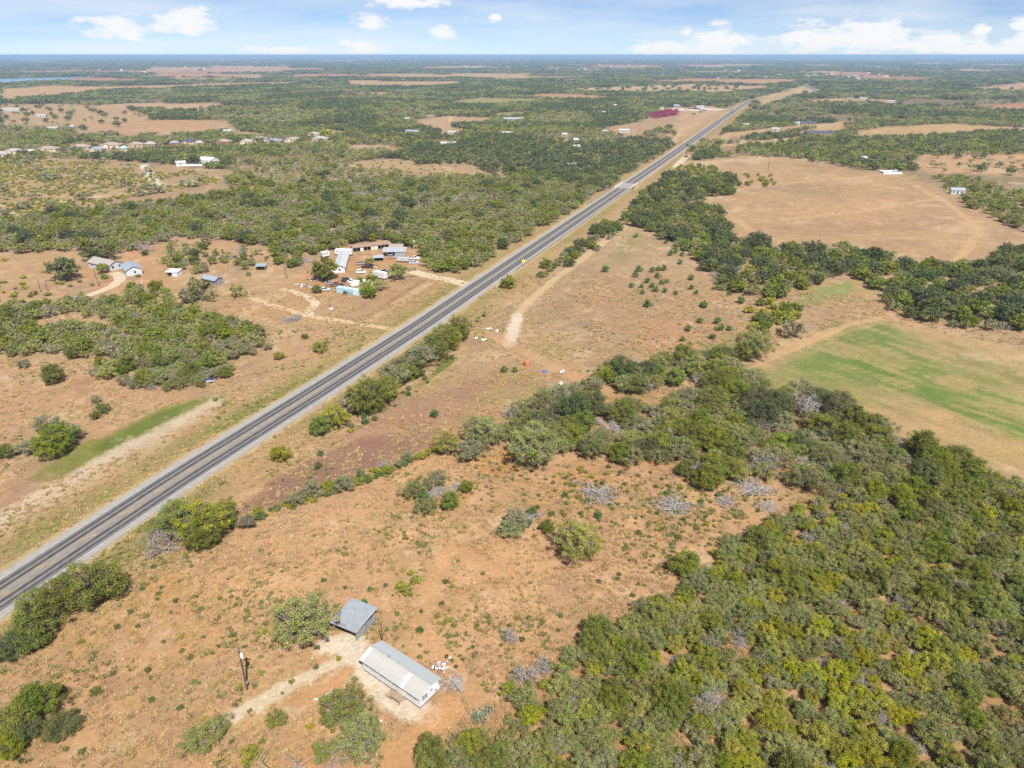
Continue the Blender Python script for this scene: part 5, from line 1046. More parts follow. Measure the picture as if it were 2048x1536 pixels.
pole(1536, 340, label='lone utility pole on the orange pasture', hgt=13, r=.25); pole(1413, 296, label='utility pole beside the dirt lane', hgt=12, r=.25); pole(1395, 296, label='utility pole at the highway end of the dirt lane', hgt=12, r=.25)
pole(1372, 318, label='utility pole beside the parked car at the lane mouth', hgt=11, r=.25); pole(1622, 262, label='utility pole between the navy shed and the long dark building', hgt=12, r=.28); pole(82, 585, label='bare pole in the shrubs left of the driveway', hgt=6); pole(96, 583, label='second bare pole in the shrubs left of the driveway', hgt=5)
x0, y0 = P(494.5, 1379)
def wire(a, b, sag, label):
    pts = [(a[0] + (b[0] - a[0]) * u, a[1] + (b[1] - a[1]) * u, a[2] + (b[2] - a[2]) * u - sag * 4 * u * (1 - u)) for u in np.linspace(0, 1, 14)]
    MB().path(pts, .014, 4).build('overhead_wire', mat('wire_aluminium', (.45, .45, .45), .5, 0, metal=.5), None, label=label, cat='wire', group='wires off the transformer pole')
for k, dz in enumerate((9.2, 7.6)): wire((x0, y0, dz), (x0 - 34, y0 - 52 + k * 2, dz + .3), 1.2, 'thin overhead wire running from the transformer pole towards the weedy corner')
wire((x0, y0, 7.0), (*P(766, 1291), 4.8), .5, 'thin service wire from the transformer pole to the short pole')

# ---------------------------------------------------------------- litter and scrap round the trailer house
def tyre_mesh(R=.34, w=.22): return MB().lathe([(R * .58, -w / 2), (R * .9, -w / 2), (R, -w * .3), (R, w * .3), (R * .9, w / 2), (R * .58, w / 2), (R * .58, -w / 2)], (0, 0, 0), 14)
TY = tyre_mesh().mesh('tyre', RUBBER, True)
for px, py, tilt, lb in ((866.5, 1337, .5, 'black tyre leaning on the heap of white scrap'), (912, 1334, .15, 'black tyre lying alone beside the white scrap'), (893, 1315, 1.2, 'small black tyre standing beyond the white scrap')):
    a, b = P(px, py); o = D.objects.new('tyre', TY); COL.objects.link(o); o.location = (a, b, .13 + .2 * tilt * .7); o.rotation_euler = (tilt, 0, px); tag(o, lb, 'tyre')
rng = np.random.default_rng(3)
sheetm = [MB().add([(-.4, -.3, 0), (.3, -.35, .05), (.45, .2, .22), (.05, .38, .1), (-.35, .25, .3), (-.4, -.3, -.02), (.3, -.35, .03), (.45, .2, .2), (.05, .38, .08), (-.35, .25, .28)], [(0, 1, 2), (0, 2, 3), (0, 3, 4), (7, 6, 5), (8, 7, 5), (9, 8, 5), (0, 5, 6, 1), (1, 6, 7, 2), (2, 7, 8, 3), (3, 8, 9, 4), (4, 9, 5, 0)]).mesh('scrap_sheet', m_) for m_ in (WHITE, shn, STEEL)]
for k in range(34):
    a, b = P(882 + rng.normal() * 9, 1333 + rng.normal() * 6); o = D.objects.new('scrap_sheet', sheetm[k % 3]); COL.objects.link(o); o.location = (a, b, .03 + .25 * rng.random()); o.rotation_euler = (rng.normal() * .4, rng.normal() * .4, rng.random() * 6); s__ = .35 + .45 * rng.random(); o.scale = (s__,) * 3
    tag(o, 'crumpled white scrap sheet in the heap by the tyres', 'scrap', 'white scrap heap by the tyres')
bp = empty('board_pile', *P(907, 1370), 0, .9, 'untidy grey pile of old boards and branches beside the trailer house end', 'board pile'); PB = mat('grey_boards', (.33, .29, .26), .9, .3, 2)
for k in range(70):
    a = rng.normal(size=2) * np.array([1.3, .85]); MB().box((a[0], a[1], .1 + .5 * rng.random() * math.exp(-(a @ a) / 4)), (rng.uniform(.7, 2.6), rng.uniform(.05, .16), .05), rng.random() * 6.28, 0).build('board', [PB, TIMBER, BARK, DEADM][k % 4], bp)
lad = empty('ladder', *P(916, 1376), .75, -.95, 'pale ladder lying on the grey board pile', 'ladder')
for v in (-.22, .22): MB().box((0, v, 0), (3.2, .06, .09)).build('rail', shn, lad)
for k in range(10): MB().box((-1.4 + .31 * k, 0, 0), (.05, .42, .05)).build('rung', shn, lad)
a, b = P(527, 1349); o = empty('fallen_sign', a, b, 0, -.75, 'small pale board lying tilted near the transformer pole', 'board'); MB().box((0, 0, .2), (1.5, .06, .35), 0, .5).build('panel', shn, o); MB().tube((-.6, .05, 0), (.6, .25, .05), .04).build('stake', TIMBER, o)
rockm = []
for v in range(3):
    rg = np.random.default_rng(v); mb = MB(); n = 7; pts = []
    for j, (zz, rr) in enumerate(((0, .8), (.22, 1), (.42, .7))): pts += [(rr * math.cos(6.28 * i / n) * (.8 + .4 * rg.random()), rr * math.sin(6.28 * i / n) * (.8 + .4 * rg.random()), zz * (.8 + .4 * rg.random())) for i in range(n)]
    pts.append((0, 0, .5)); fs = [(j * n + i, j * n + (i + 1) % n, (j + 1) * n + (i + 1) % n, (j + 1) * n + i) for j in range(2) for i in range(n)] + [(2 * n + i, 2 * n + (i + 1) % n, 3 * n) for i in range(n)]; mb.add(pts, fs); rockm.append(mb.mesh('rock', mat('white_rock', (.62, .57, .5), .9, .15, 2)))
for px, py, sc, lb, gr in ((977.5, 658, 1.3, 0, 0), (994, 662, 1.1, 0, 0), (953, 676, 1.1, 0, 0), (968, 680, 1.3, 0, 0), (655, 1390, .55, 1, 1), (664, 1384, .5, 1, 1), (762, 1443, .4, 1, 1), (708, 1390, .35, 1, 1), (632, 1398, .3, 1, 1), (957, 1424, .4, 1, 1)):
    a, b = P(px, py); o = D.objects.new('white_rock', rockm[int(px) % 3]); COL.objects.link(o); o.location = (a, b, -.03); o.scale = (sc, sc * .6, sc * .7); o.rotation_euler[2] = px
    tag(o, *(('white boulder beside the track by the pale gate', 'rock', 'white boulders by the gate') if lb == 0 else ('small white rock lying on the sandy yard', 'rock', 'small white rocks on the yard')))
# prickly pear beside the thicket
PEAR = mat('cactus_pad', (.15, .185, .12), .7, .15, 2); padm = MB().lathe([(.01, -.22), (.13, -.15), (.17, 0), (.13, .15), (.01, .22)], (0, 0, 0), 8)
for v_ in range(len(padm.v)): px_, py_, pz_ = padm.v[v_]; padm.v[v_] = (px_, py_ * .2, pz_ + .2)
padme = padm.mesh('cactus_pad', PEAR, True)
for i, (px, py) in enumerate(((958, 1437), (968, 1428), (950, 1440), (975, 1422), (963, 1445))):
    a, b = P(px, py); e = empty('prickly_pear', a, b, 0, px, 'blue-grey prickly pear cactus at the corner of the thicket', 'cactus', 'prickly pears at the thicket corner')
    for k in range(16):
        o = D.objects.new('cactus_pad', padme); link(o, e); o.location = (rng.normal() * .42, rng.normal() * .42, .35 * rng.random()); o.rotation_euler = (rng.normal() * .5, rng.normal() * .5, rng.random() * 6); q = .9 + .7 * rng.random(); o.scale = (q, q, q)
# bare snags at the bottom
def snag(px, py, label, h, seed, kids=3):
    a, b = P(px, py); rg = np.random.default_rng(seed); e = empty('leafless_snag', a, b, 0, 0, label, 'tree', 'leafless snags beside the olive trees'); mb = MB(); tips = []
    def grow(p, d, L, r, lv, m_):
        pts = [p]; 
        for i in range(5): d = (d + Vector(rg.normal(size=3)) * .24).normalized(); p = p + d * L / 5; pts.append(p)
        m_.path(pts, lambda u: r * (1 - .55 * u), 6)
        if lv: 
            for k in range(kids): i = rg.integers(2, 6); grow(pts[i], (d * .5 + Vector(rg.normal(size=3)) * .7 + Vector((0, 0, .3))).normalized(), L * (.4 + .25 * rg.random()), r * .5, lv - 1, m_)
    grow(Vector((0, 0, -.2)), Vector((rg.normal() * .15, rg.normal() * .15, 1)), h, .15, 0, mb); mb.build('trunk', DEADM, e)
    mb = MB(); 
    for k in range(kids): grow(Vector((0, 0, h * (.25 + .2 * k))), (Vector(rg.normal(size=3)) * .7 + Vector((0, 0, .8))).normalized(), h * .55, .085, 2, mb)
    mb.build('branches', DEADM, e)
snag(574, 1598, 'tall bleached forked snag on bare soil', 8.2, 1); snag(632, 1585, 'thin bleached snag beside a forked snag', 6.2, 2); snag(662, 1580, 'crooked bleached snag against a small olive tree', 6.0, 3)
# heaps of cut branches
def brush(px, py, wpx, label, group=None, n=60, m_=DEADM, seed=0):
    a, b = P(px, py); R = wpx * mpp(px, py) / 2; rg = np.random.default_rng(int(px) + seed); mb = MB()
    for k in range(n):
        q = rg.normal(size=2) * R * .42; d = Vector((rg.normal(), rg.normal(), rg.normal() * .25)).normalized(); Lh = R * rg.uniform(.25, .85); c = Vector((q[0], q[1], .15 + .55 * rg.random() * max(.25, 1 - np.hypot(*q) / R))); r = rg.uniform(.02, .07) * max(1, R / 2.5)
        m1 = c + Vector(rg.normal(size=3)) * .12 * R * .5; mb.tube(c - d * Lh, m1, r, r * .8, 4, False); mb.tube(m1, c + d * Lh + Vector((0, 0, .2 * rg.random())), r * .8, r * .4, 4, False)
        for _ in range(3): e_ = c + d * Lh * rg.uniform(-.2, 1); mb.tube(e_, e_ + Vector((rg.normal(), rg.normal(), abs(rg.normal()) * .6)) * R * .16, r * .45, r * .2, 3, False)
    mb.build('brush_pile', m_, None, label=label, cat='brush pile', group=group).location = (a, b, 0)
for px, py, w in ((880, 985, 40), (915, 975, 26), (860, 990, 30)): brush(px, py, w, 'heap of cut grey branches inside the ring of small trees', 'cut branches inside the ring')
brush(1195, 990, 80, 'wide heap of bleached branches in golden grass', n=80); brush(1350, 1015, 74, 'heap of bleached branches among grey bushes', n=80); brush(1505, 978, 70, 'heap of cut branches between the dense trees', n=80); brush(1450, 1005, 44, 'fallen grey limb heap beside a dark shrub'); brush(1535, 1015, 44, 'small tangle of grey brush at the sandy lane end')
brush(1065, 1035, 44, 'grey branch heap in the clump in the middle of the bare ground'); brush(770, 935, 40, 'grey dead branches caught in the fence row'); brush(583, 640, 38, 'big grey brush heap beside the pale track junction', n=120, seed=1); brush(150, 598, 36, 'dark brush heap below the driveway'); brush(1275, 905, 36, 'white fallen limb under the woodland trees')
for k in range(18):
    a, b = P(1118 + rng.normal() * 8, 896 + rng.normal() * 3); o = D.objects.new('scrap_sheet', sheetm[0]); COL.objects.link(o); o.scale = (.6, .6, .6); o.location = (a, b, .1); o.rotation_euler = (rng.normal() * .3, rng.normal() * .3, rng.random() * 6); tag(o, 'piece of white litter dumped under the woodland trees', 'litter', 'white litter under the woodland')

# ================================================================ roadside things
def guardrail(pts_s, off, label):
    s0, s1 = pts_s; e = empty('guardrail', *(RD * s0 + RN * (road_c(s0) + off)), 0, math.atan2(RD[1], RD[0]), label, 'guardrail'); Lg = s1 - s0
    mb = MB(); n = int(Lg / 4)
    for dz in (.52, .68): mb.box((Lg / 2, 0, dz), (Lg, .06, .12))
    mb.box((Lg / 2, .02, .6), (Lg, .03, .12)).build('rail', STEEL, e); pm = MB().box((0, .12 if off < 0 else -.12, .36), (.12, .15, .72)).mesh('post', TIMBER)
    for k in range(n + 1): o = D.objects.new('post', pm); link(o, e); o.location = (k * Lg / n, 0, 0)
    return e
cs = float(CREEK @ RD)
guardrail((313, cs - 12), 6.75, 'steel guardrail along the highway running from the yellow sign to the bridge'); guardrail((cs - 90, cs - 12), -6.75, 'steel guardrail on the far kerb of the highway before the bridge')
a = RD * 322 + RN * (road_c(322) + 7.4); e = empty('road_sign', a[0], a[1], 0, -.25, 'yellow diamond road sign on a post beside the guardrail', 'sign')
MB().tube((0, 0, 0), (0, 0, 2.4), .06).build('post', STEEL, e); MB().add([(0, -.08, 1.75), (1.0, -.08, 2.75), (0, -.08, 3.75), (-1.0, -.08, 2.75), (0, -.05, 1.75), (1.0, -.05, 2.75), (0, -.05, 3.75), (-1.0, -.05, 2.75)], [(0, 1, 2, 3), (7, 6, 5, 4), (0, 4, 5, 1), (1, 5, 6, 2), (2, 6, 7, 3), (3, 7, 4, 0)]).build('panel', mat('sign_yellow', (.75, .62, .02), .5, .03), e)
# creek bridge
e = empty('road_bridge', *(RD * cs + RN * road_c(cs)), 0, math.atan2(RD[1], RD[0]), 'concrete highway bridge with pale parapets over the wooded creek', 'bridge')
deck = MB().box((0, 0, .062), (26, 12.4, .02)).build('deck', mat('deck_concrete', alb(196, 186, 186), .8, .12, .5), e)
MB().box((0, 0, -.45), (26, 12.0, .85)).build('girder', CONC, e)
for s in (-1, 1): MB().box((0, s * 6.1, .5), (28, .35, .9)).build('parapet', mat('pale_concrete', (.56, .54, .5), .9, .1), e)
for u in (-6, 0, 6):
    for v in (-4.5, 0, 4.5): MB().tube((u, v, -3.6), (u, v, -.8), .4, n=8).build('pier', CONC, e)
# wire fence on the right of way, with posts
fpts = resample(wpoly([(600, 925), (690, 880), (800, 800), (880, 735), (930, 672), (945, 652), (1032, 612), (1083, 572), (1130, 535), (1200, 480)]), 7.0)
e = empty('wire_fence', *fpts[0], 0, 0, 'wire fence on thin posts between the highway verge and the dry field', 'fence'); pm = MB().tube((0, 0, -.1), (0, 0, 1.35), .055, .05, 5).mesh('post', TIMBER)
for q in fpts: o = D.objects.new('post', pm); link(o, e); o.location = (q[0] - fpts[0][0], q[1] - fpts[0][1], 0)
for hz in (.5, .85, 1.2): MB().path([(q[0] - fpts[0][0], q[1] - fpts[0][1], hz) for q in fpts], .008, 3).build('wire', STEEL, e)
a, b = P(944, 655); e = empty('gate_post', a, b, 0, 0, 'thick dark post at the field entrance beside the roadside trees', 'post'); MB().tube((0, 0, -.1), (0, 0, 3.0), .2, .17, 8).build('shaft', POLE, e); MB().tube((-.3, 0, 2.6), (.3, 0, 2.6), .06).build('brace', TIMBER, e)
a, b = P(938, 662); e = empty('field_gate', a, b, 0, -2.1, 'low metal gate standing open at the field entrance', 'gate')
for hz in (.3, .6, .9, 1.2): MB().tube((0, 0, hz), (4.6, 0, hz), .03, n=5).build('bar', STEEL, e)
for u in (0, 2.3, 4.6): MB().tube((u, 0, .05), (u, 0, 1.3), .035, n=5).build('upright', STEEL, e)
# small palms by the gate
PALM = mat('palm_leaf', (.11, .16, .04), .6, .1, transl=.25)
for px, py, lb in ((970, 634, 'small fan palm with a short stem, farther from the gate post'), (957, 645, 'small fan palm next to the gate post')):
    a, b = P(px, py); e = empty('fan_palm', a, b, 0, px, lb, 'palm'); MB().tube((0, 0, -.1), (.05, 0, 1.7), .16, .11, 7).build('trunk', BARK2, e)
    for k in range(16):
        t_ = 6.28 * k / 16 + .2 * (k % 3); el = .9 - .5 * (k % 4); d = Vector((math.cos(t_) * math.cos(el), math.sin(t_) * math.cos(el), math.sin(el))); sd = Vector((-math.sin(t_), math.cos(t_), 0)); p0 = Vector((.05, 0, 1.7)); m1 = p0 + d * .8; tip = p0 + d * 1.45 + Vector((0, 0, -.25))
        MB().add([p0, m1 - sd * .28, tip, m1 + sd * .28, m1 + Vector((0, 0, .06))], [(0, 1, 4), (1, 2, 4), (2, 3, 4), (3, 0, 4)]).build('frond', PALM, e)
# orange tank, blue tarp, white tubs
a, b = P(1054, 731); e = empty('water_tank', a, b, 0, 0, 'round orange tank standing in the dry field', 'tank'); MB().lathe([(.01, 0), (1.0, 0), (1.05, .2), (1.05, 1.5), (.9, 1.85), (.3, 2.0), (.01, 2.0)], (0, 0, 0), 16).build('body', mat('orange_tank', (.42, .13, .06), .6, .15), e, smooth=False); MB().lathe([(.28, 2.0), (.28, 2.12), (.01, 2.14)], (0, 0, 0), 10).build('lid', RUST, e)
for hz in (.6, 1.1): MB().lathe([(1.06, hz), (1.1, hz + .04), (1.06, hz + .08)], (0, 0, 0), 16).build('hoop', RUST, e)
a, b = P(1090, 743); rg = np.random.default_rng(4); g = 6; V = [(i * .7 - 2, j * .45 - 1.2, .08 + .3 * rg.random()) for i in range(g) for j in range(g)]
MB().add(V, [(i * g + j, (i + 1) * g + j, (i + 1) * g + j + 1, i * g + j + 1) for i in range(g - 1) for j in range(g - 1)]).build('tarpaulin', mat('blue_tarp', (.03, .11, .30), .5, .2, 2), None, label='crumpled blue tarpaulin lying on the dry field', cat='tarpaulin').location = (a, b, 0); D.objects['tarpaulin'].scale = (.55, .6, .6)
for px, py, rr, lb in ((1124, 746, .65, 'white stock tub lying beside the sandy track'), (1121, 771, .6, 'white barrel lying on its side at the woodland edge')):
    a, b = P(px, py); e = empty('white_tub', a, b, rr, px, lb, 'tub'); e.rotation_euler = (1.2, 0, px); MB().lathe([(.01, -.6), (rr * .9, -.6), (rr, -.1), (rr, .5), (rr * .9, .55), (rr * .85, .1), (.01, .05)], (0, 0, 0), 14).build('body', WHITE, e); MB().lathe([(rr + .005, .42), (rr + .06, .46), (rr + .005, .5)], (0, 0, 0), 14).build('rim', STEEL, e)
# signs left of the highway
a, b = P(421, 768); e = empty('property_sign', a, b, 0, -.7 + math.pi * 0, 'blue and white property sign on two posts in front of the left thicket', 'sign'); e.rotation_euler[2] = .55
for u in (-1.0, 1.0): MB().box((u, 0, 1.0), (.1, .1, 2.0)).build('post', WHITE, e)
MB().box((0, -.08, 1.45), (2.3, .05, 1.1)).build('panel', mat('sign_blue', (.015, .03, .16), .5, .05), e)
MB().box((0, -.115, 1.02), (2.3, .02, .24)).build('lower_band', WHITE, e); MB().box((-.35, -.115, 1.42), (1.3, .02, .16)).build('lettering_band', WHITE, e)
a, b = P(661, 622); e = empty('notice_board', a, b, 0, .35, 'small white notice board at the foot of a dark pole by the pale track', 'sign')
MB().box((.3, -.05, .95), (1.3, .06, 1.1)).build('panel', WHITE, e); MB().box((.3, -.09, .95), (.5, .02, .3)).build('emblem', STEEL, e)
for u in (-.2, .8): MB().box((u, .02, .5), (.08, .06, 1.0)).build('post', TIMBER, e)
pole(660.5, 617, label='short dark pole behind the small white notice board', hgt=4.6, r=.12); pole(791, 649, label='low marker post beside the highway drive', hgt=1.1, r=.09)

# ---------------------------------------------------------------- homestead left of the highway
def house3(name, label, A, B, C, h, rh, wall, roof, ribs, wins=(), doors=(), cat='house', ridge='x', ov=.5):
    if ridge == 'y': A, B, C = C, B, A                         # ridge along the end wall instead
    A, B, C = P(*A), P(*B), P(*C); Av, Bv, Cv = map(np.array, (A, B, C)); Lv = Bv - Av; Lh = float(np.linalg.norm(Lv)); n = np.array([-Lv[1], Lv[0]]) / Lh; Wh = abs(float((Cv - Bv) @ n)); sgn = 1 if (Cv - Bv) @ n > 0 else -1
    c = (Av + Bv) / 2 + n * sgn * Wh / 2; rz = math.atan2(Lv[1], Lv[0]); o = empty(name, c[0], c[1], 0, rz, label, cat)
    gable_walls(Lh, Wh, h, rh).build('wall', wall, o); gable_roof(o, Lh, Wh, h, rh, roof, ov, ov, ribs)
    for sd, u, z, w, hh in wins:
        if sd in 'sn': window(o, u * Lh / 2, (-1 if sd == 's' else 1) * Wh / 2, z, w, hh, sd)
        else: window(o, (1 if sd == 'e' else -1) * Lh / 2, u * Wh / 2, z, w, hh, sd)
    for sd, u, w, hh in doors:
        if sd in 'sn': door(o, u * Lh / 2, (-1 if sd == 's' else 1) * Wh / 2, w, hh, sd, DARK)
        else: door(o, (1 if sd == 'e' else -1) * Lh / 2, u * Wh / 2, w, hh, sd, DARK)
    return o, Lh, Wh
house3('ranch_house', 'long blue-grey house with grey metal roof between two dark oaks', (178, 534), (219, 543), (250, 536), 2.7, 1.7, BLUEW, GREYR, 0, [('s', -.6, 1.5, 1.4, 1.1), ('s', -.1, 1.5, 1.4, 1.1), ('e', -.45, 1.6, 1.3, 1.4), ('e', .5, 1.6, 1.1, 1.4), ('s', .7, 1.5, 1.2, 1.1)], [('s', .3, 1.0, 2.1)])
house3('garage', 'blue-grey garage with pale blue metal roof beside the long house', (245, 542), (254, 553), (284, 547), 2.8, 1.6, BLUEW, BLUEG, 12, [('e', .1, 1.6, 1.0, 1.2)], [], 'garage')
house3('small_house', 'small house with pale blue metal roof and dark porch beside the large olive tree', (405, 566), (431, 572), (449, 568), 2.6, 1.0, mat('slate_wall', (.16, .17, .20), .8, .1), BLUEG, 12, [('s', .5, 1.5, 1.2, 1.1), ('e', .2, 1.5, 1.0, 1.1)], [('s', .0, 1.1, 2.1)])
def lean_to(name, label, px, py, Lw, Ww, h, roof, wall, rz, open_=True):
    a, b = P(px, py); o = empty(name, a, b + Ww * .3, 0, rz, label, 'shed'); MB().slab([(-Lw / 2 - .3, -Ww / 2 - .4, h - .35), (Lw / 2 + .3, -Ww / 2 - .4, h - .35), (Lw / 2 + .3, Ww / 2 + .3, h + .15), (-Lw / 2 - .3, Ww / 2 + .3, h + .15)], .08).build('roof', roof, o)
    MB().box((0, Ww / 2, h / 2), (Lw, .1, h)).build('back_wall', wall, o)
    for s in (-1, 1): MB().box((s * Lw / 2, 0, h * .46), (.1, Ww - .1, h * .88)).build('side_wall', wall, o)
    if open_: MB().box((Lw * .25, -Ww / 2, h * .42), (Lw * .5, .08, h * .8)).build('front_wall', wall, o)
    for s in (-1, 1): MB().box((s * (Lw / 2 - .1), -Ww / 2, h * .44), (.14, .14, h * .85)).build('post', TIMBER, o)
    return o
lean_to('lean_to', 'small white lean-to with one dark open bay beside the grove', 347, 552, 5.4, 4.2, 2.5, WHITE, WHITE, -.1); lean_to('open_stable', 'small open shed with grey roof at the far end of the clearing', 522, 540, 4.4, 3.4, 2.4, BLUEG, TIMBER, .1, False)
# scrap yard
house3('metal_roof_house', 'white house with pale metal roof in the middle of the scrap yard', (699, 514), (690, 545), (670, 544), 2.7, 1.0, WHITE, shn, 8, [('e', .0, 1.5, 1.0, 1.1), ('s', .2, 1.5, 1.2, 1.0)], [('s', -.4, 1.0, 2.1)])
x_, y_ = P(788, 513); o = empty('open_barn', x_, y_ + 4, 0, .06, 'open-fronted barn with grey metal roof and brown rear roof in the scrap yard', 'barn'); Lb = 47 * mpp(788, 513)
MB().slab([(-Lb / 2, -4.2, 2.5), (Lb / 2, -4.2, 2.5), (Lb / 2, 2.5, 3.4), (-Lb / 2, 2.5, 3.4)], .1).build('front_roof', TINB, o)
q = MB().slab([(-Lb * .28, 2.3, 3.3), (Lb * .34, 2.3, 3.3), (Lb * .34, 5.5, 4.4), (-Lb * .28, 5.5, 4.4)], .12).slab([(-Lb * .28, 5.5, 4.4), (Lb * .34, 5.5, 4.4), (Lb * .34, 8.5, 3.3), (-Lb * .28, 8.5, 3.3)], .12).build('rear_roof', BROWNR, o)
MB().box((Lb * .03, 5.4, 1.6), (Lb * .58, 5.6, 3.2)).build('rear_wall', TIMBER, o); MB().box((Lb * .25, -4.0, 1.1), (Lb * .45, .1, 1.9)).build('front_wall', GALV, o)
for k in range(6): MB().box((-Lb / 2 + .3 + k * (Lb - .6) / 5, -3.9, 1.2), (.18, .18, 2.4)).build('post', TIMBER, o)
xa, ya = P(704, 503); xb, yb = P(782, 494); Ll = math.hypot(xb - xa, yb - ya); o = empty('long_shed', (xa + xb) / 2, (ya + yb) / 2, 0, math.atan2(yb - ya, xb - xa), 'long low rust-roofed shed along the back of the scrap yard', 'shed')
MB().slab([(-Ll / 2, -2.2, 2.3), (Ll / 2, -2.2, 2.3), (Ll / 2, 2.2, 3.0), (-Ll / 2, 2.2, 3.0)], .1).build('roof', RUST, o); MB().box((0, 2, 1.2), (Ll, .12, 2.4)).build('back_wall', TIMBER, o)
for k in range(12): MB().box((-Ll / 2 + .2 + k * (Ll - .4) / 11, -2.0, 1.1), (.15, .15, 2.2)).build('post', TIMBER, o)
for k in (2, 5, 6): MB().box((-Ll / 2 + (k + .5) * Ll / 11, -1.9, 1.0), (Ll / 13, .08, 1.9)).build('wall_panel', WHITE if k != 5 else CREAM, o)
house('tool_shed', 'tiny cream shed with pale roof at the trees beyond the barn', 824, 493, 10, 3.4, 2.4, .8, CREAM, TINC, 'gable', 0, 'shed', nwin=2)
lean_to('canopy', 'small grey canopy on posts in the scrap yard', 757, 522, 4.6, 3.6, 2.3, TINB, DARK, .2, False)

WM = MB().lathe([(.20, -.11), (.30, -.11), (.33, -.06), (.33, .06), (.30, .11), (.20, .11), (.20, -.11)], (0, 0, 0), 12, 'y').mesh('tyre', RUBBER, True); RIM = MB().lathe([(.01, -.08), (.2, -.08), (.2, .08), (.01, .08)], (0, 0, 0), 10, 'y').mesh('rim', STEEL)
def wheels(e, spots, r=.33):
    for u, v in spots:
        o = D.objects.new('wheel', WM); link(o, e); o.location = (u, v, r); k = r / .33; o.scale = (k, 1.1, k); q = D.objects.new('rim', RIM); link(q, o)
def car(kind, px, py, rz, paint_, label, group=None, world=None, sc=1.0, z=0.0):
    x, y = world or P(px, py); e = empty({'sedan': 'parked_car', 'suv': 'parked_car', 'pickup': 'pickup_truck', 'van': 'delivery_van'}[kind], x, y, z, rz, label, {'pickup': 'truck', 'van': 'van'}.get(kind, 'car'), group); e.scale = (sc,) * 3
    Lc, w = {'sedan': (4.6, 1.8), 'suv': (4.7, 1.9), 'pickup': (5.6, 2.0), 'van': (6.2, 2.1)}[kind]; f = Lc / 2
    body = {'sedan': [(-f, .35), (-f, .8), (-f * .9, .95), (f * .35, .95), (f * .9, .8), (f, .6), (f, .35)], 'suv': [(-f, .38), (-f, 1.0), (-f * .95, 1.08), (f * .4, 1.05), (f * .93, .92), (f, .7), (f, .38)],
            'pickup': [(-f, .45), (-f, 1.05), (-f * .1, 1.05), (f * .35, 1.08), (f * .94, .98), (f, .75), (f, .45)], 'van': [(-f, .4), (-f, 2.5), (f * .45, 2.5), (f * .55, 1.3), (f * .95, 1.1), (f, .8), (f, .4)]}[kind]
    cab = {'sedan': [(-f * .75, .93), (-f * .42, 1.42), (f * .1, 1.44), (f * .45, .93)], 'suv': [(-f * .92, 1.05), (-f * .82, 1.68), (f * .1, 1.70), (f * .45, 1.03)], 'pickup': [(-f * .12, 1.03), (-f * .08, 1.72), (f * .22, 1.74), (f * .45, 1.05)], 'van': [(f * .42, 1.25), (f * .42, 2.1), (f * .5, 2.1), (f * .66, 1.25)]}[kind]
    MB().extrude(body, -w / 2, w / 2, .02).build('body', paint_, e); c = MB().extrude(cab, -w / 2 + .09, w / 2 - .09, .06).build('cabin', GLASS, e)
    xs = [p[0] for p in cab]; zt = max(p[1] for p in cab); MB().box(((cab[1][0] + cab[2][0]) / 2, 0, zt + .005), (cab[2][0] - cab[1][0] + .08, w - .24, .05)).build('roof_panel', paint_, c)
    if kind == 'pickup': MB().box((-f * .55, 0, 1.056), (f * .8, w - .3, .02)).build('cargo_bed', DARK, e)
    for s in (-1, 1): MB().box((f - .02, s * w * .36, .72), (.06, .3, .16)).build('headlight', shn, e)
    for s in (-1, 1): MB().box((-f + .02, s * w * .38, .82), (.06, .22, .2)).build('tail_light', mat('tail_red', (.4, .02, .02), .4, 0), e)
    wheels(e, [(u, s * (w / 2 - .1)) for u in (-f * .6, f * .62) for s in (-1, 1)]); return e
CP = {'white': mat('car_white', (.75, .75, .74), .3, .03, spec=.5), 'silver': mat('car_silver', (.42, .43, .45), .3, .03, metal=.4), 'dark': mat('car_dark', (.03, .032, .038), .3, .05, spec=.5), 'red': mat('car_red', (.33, .03, .02), .4, .1), 'blue': mat('car_blue', (.09, .17, .33), .35, .05), 'rust': mat('car_rust', (.26, .13, .08), .8, .3), 'pale': mat('car_pale_blue', (.40, .50, .55), .4, .05)}
z1 = lambda a, b: (560 + a / 6.4, 460 + b / 6.4)
car('suv', *z1(1040, 552), .15, CP['white'], 'white car parked in the open middle of the scrap yard'); car('suv', *z1(835, 650), 1.4, CP['dark'], 'dark car seen end-on in the scrap yard'); car('sedan', *z1(645, 692), .3, CP['silver'], 'silver car beside the rusty machine in the scrap yard')
car('pickup', *z1(715, 712), .9, CP['rust'], 'rusty red truck beside the silver car'); car('sedan', *z1(925, 668), .5, CP['white'], 'white car left of the small trees by the blue container'); car('van', *z1(985, 712), .9, CP['white'], 'white box van half hidden by the small trees')
car('pickup', *z1(1040, 440), .4, CP['silver'], 'grey truck behind the white car in the scrap yard'); car('sedan', *z1(575, 775), .05, CP['pale'], 'pale car at the lower edge of the scrap yard'); car('suv', *z1(1440, 358), .2, CP['silver'], 'light car parked before the open barn')
car('pickup', *z1(1715, 375), .05, CP['white'], 'white truck parked at the right end of the scrap yard'); car('sedan', *z1(1715, 432), .1, CP['pale'], 'pale blue car half under a bush by the gravel drive'); car('sedan', *z1(790, 722), 1.9, CP['dark'], 'dark wreck behind the blue container'); car('sedan', *z1(340, 408), .6, CP['silver'], 'light wreck at the left edge of the scrap yard')
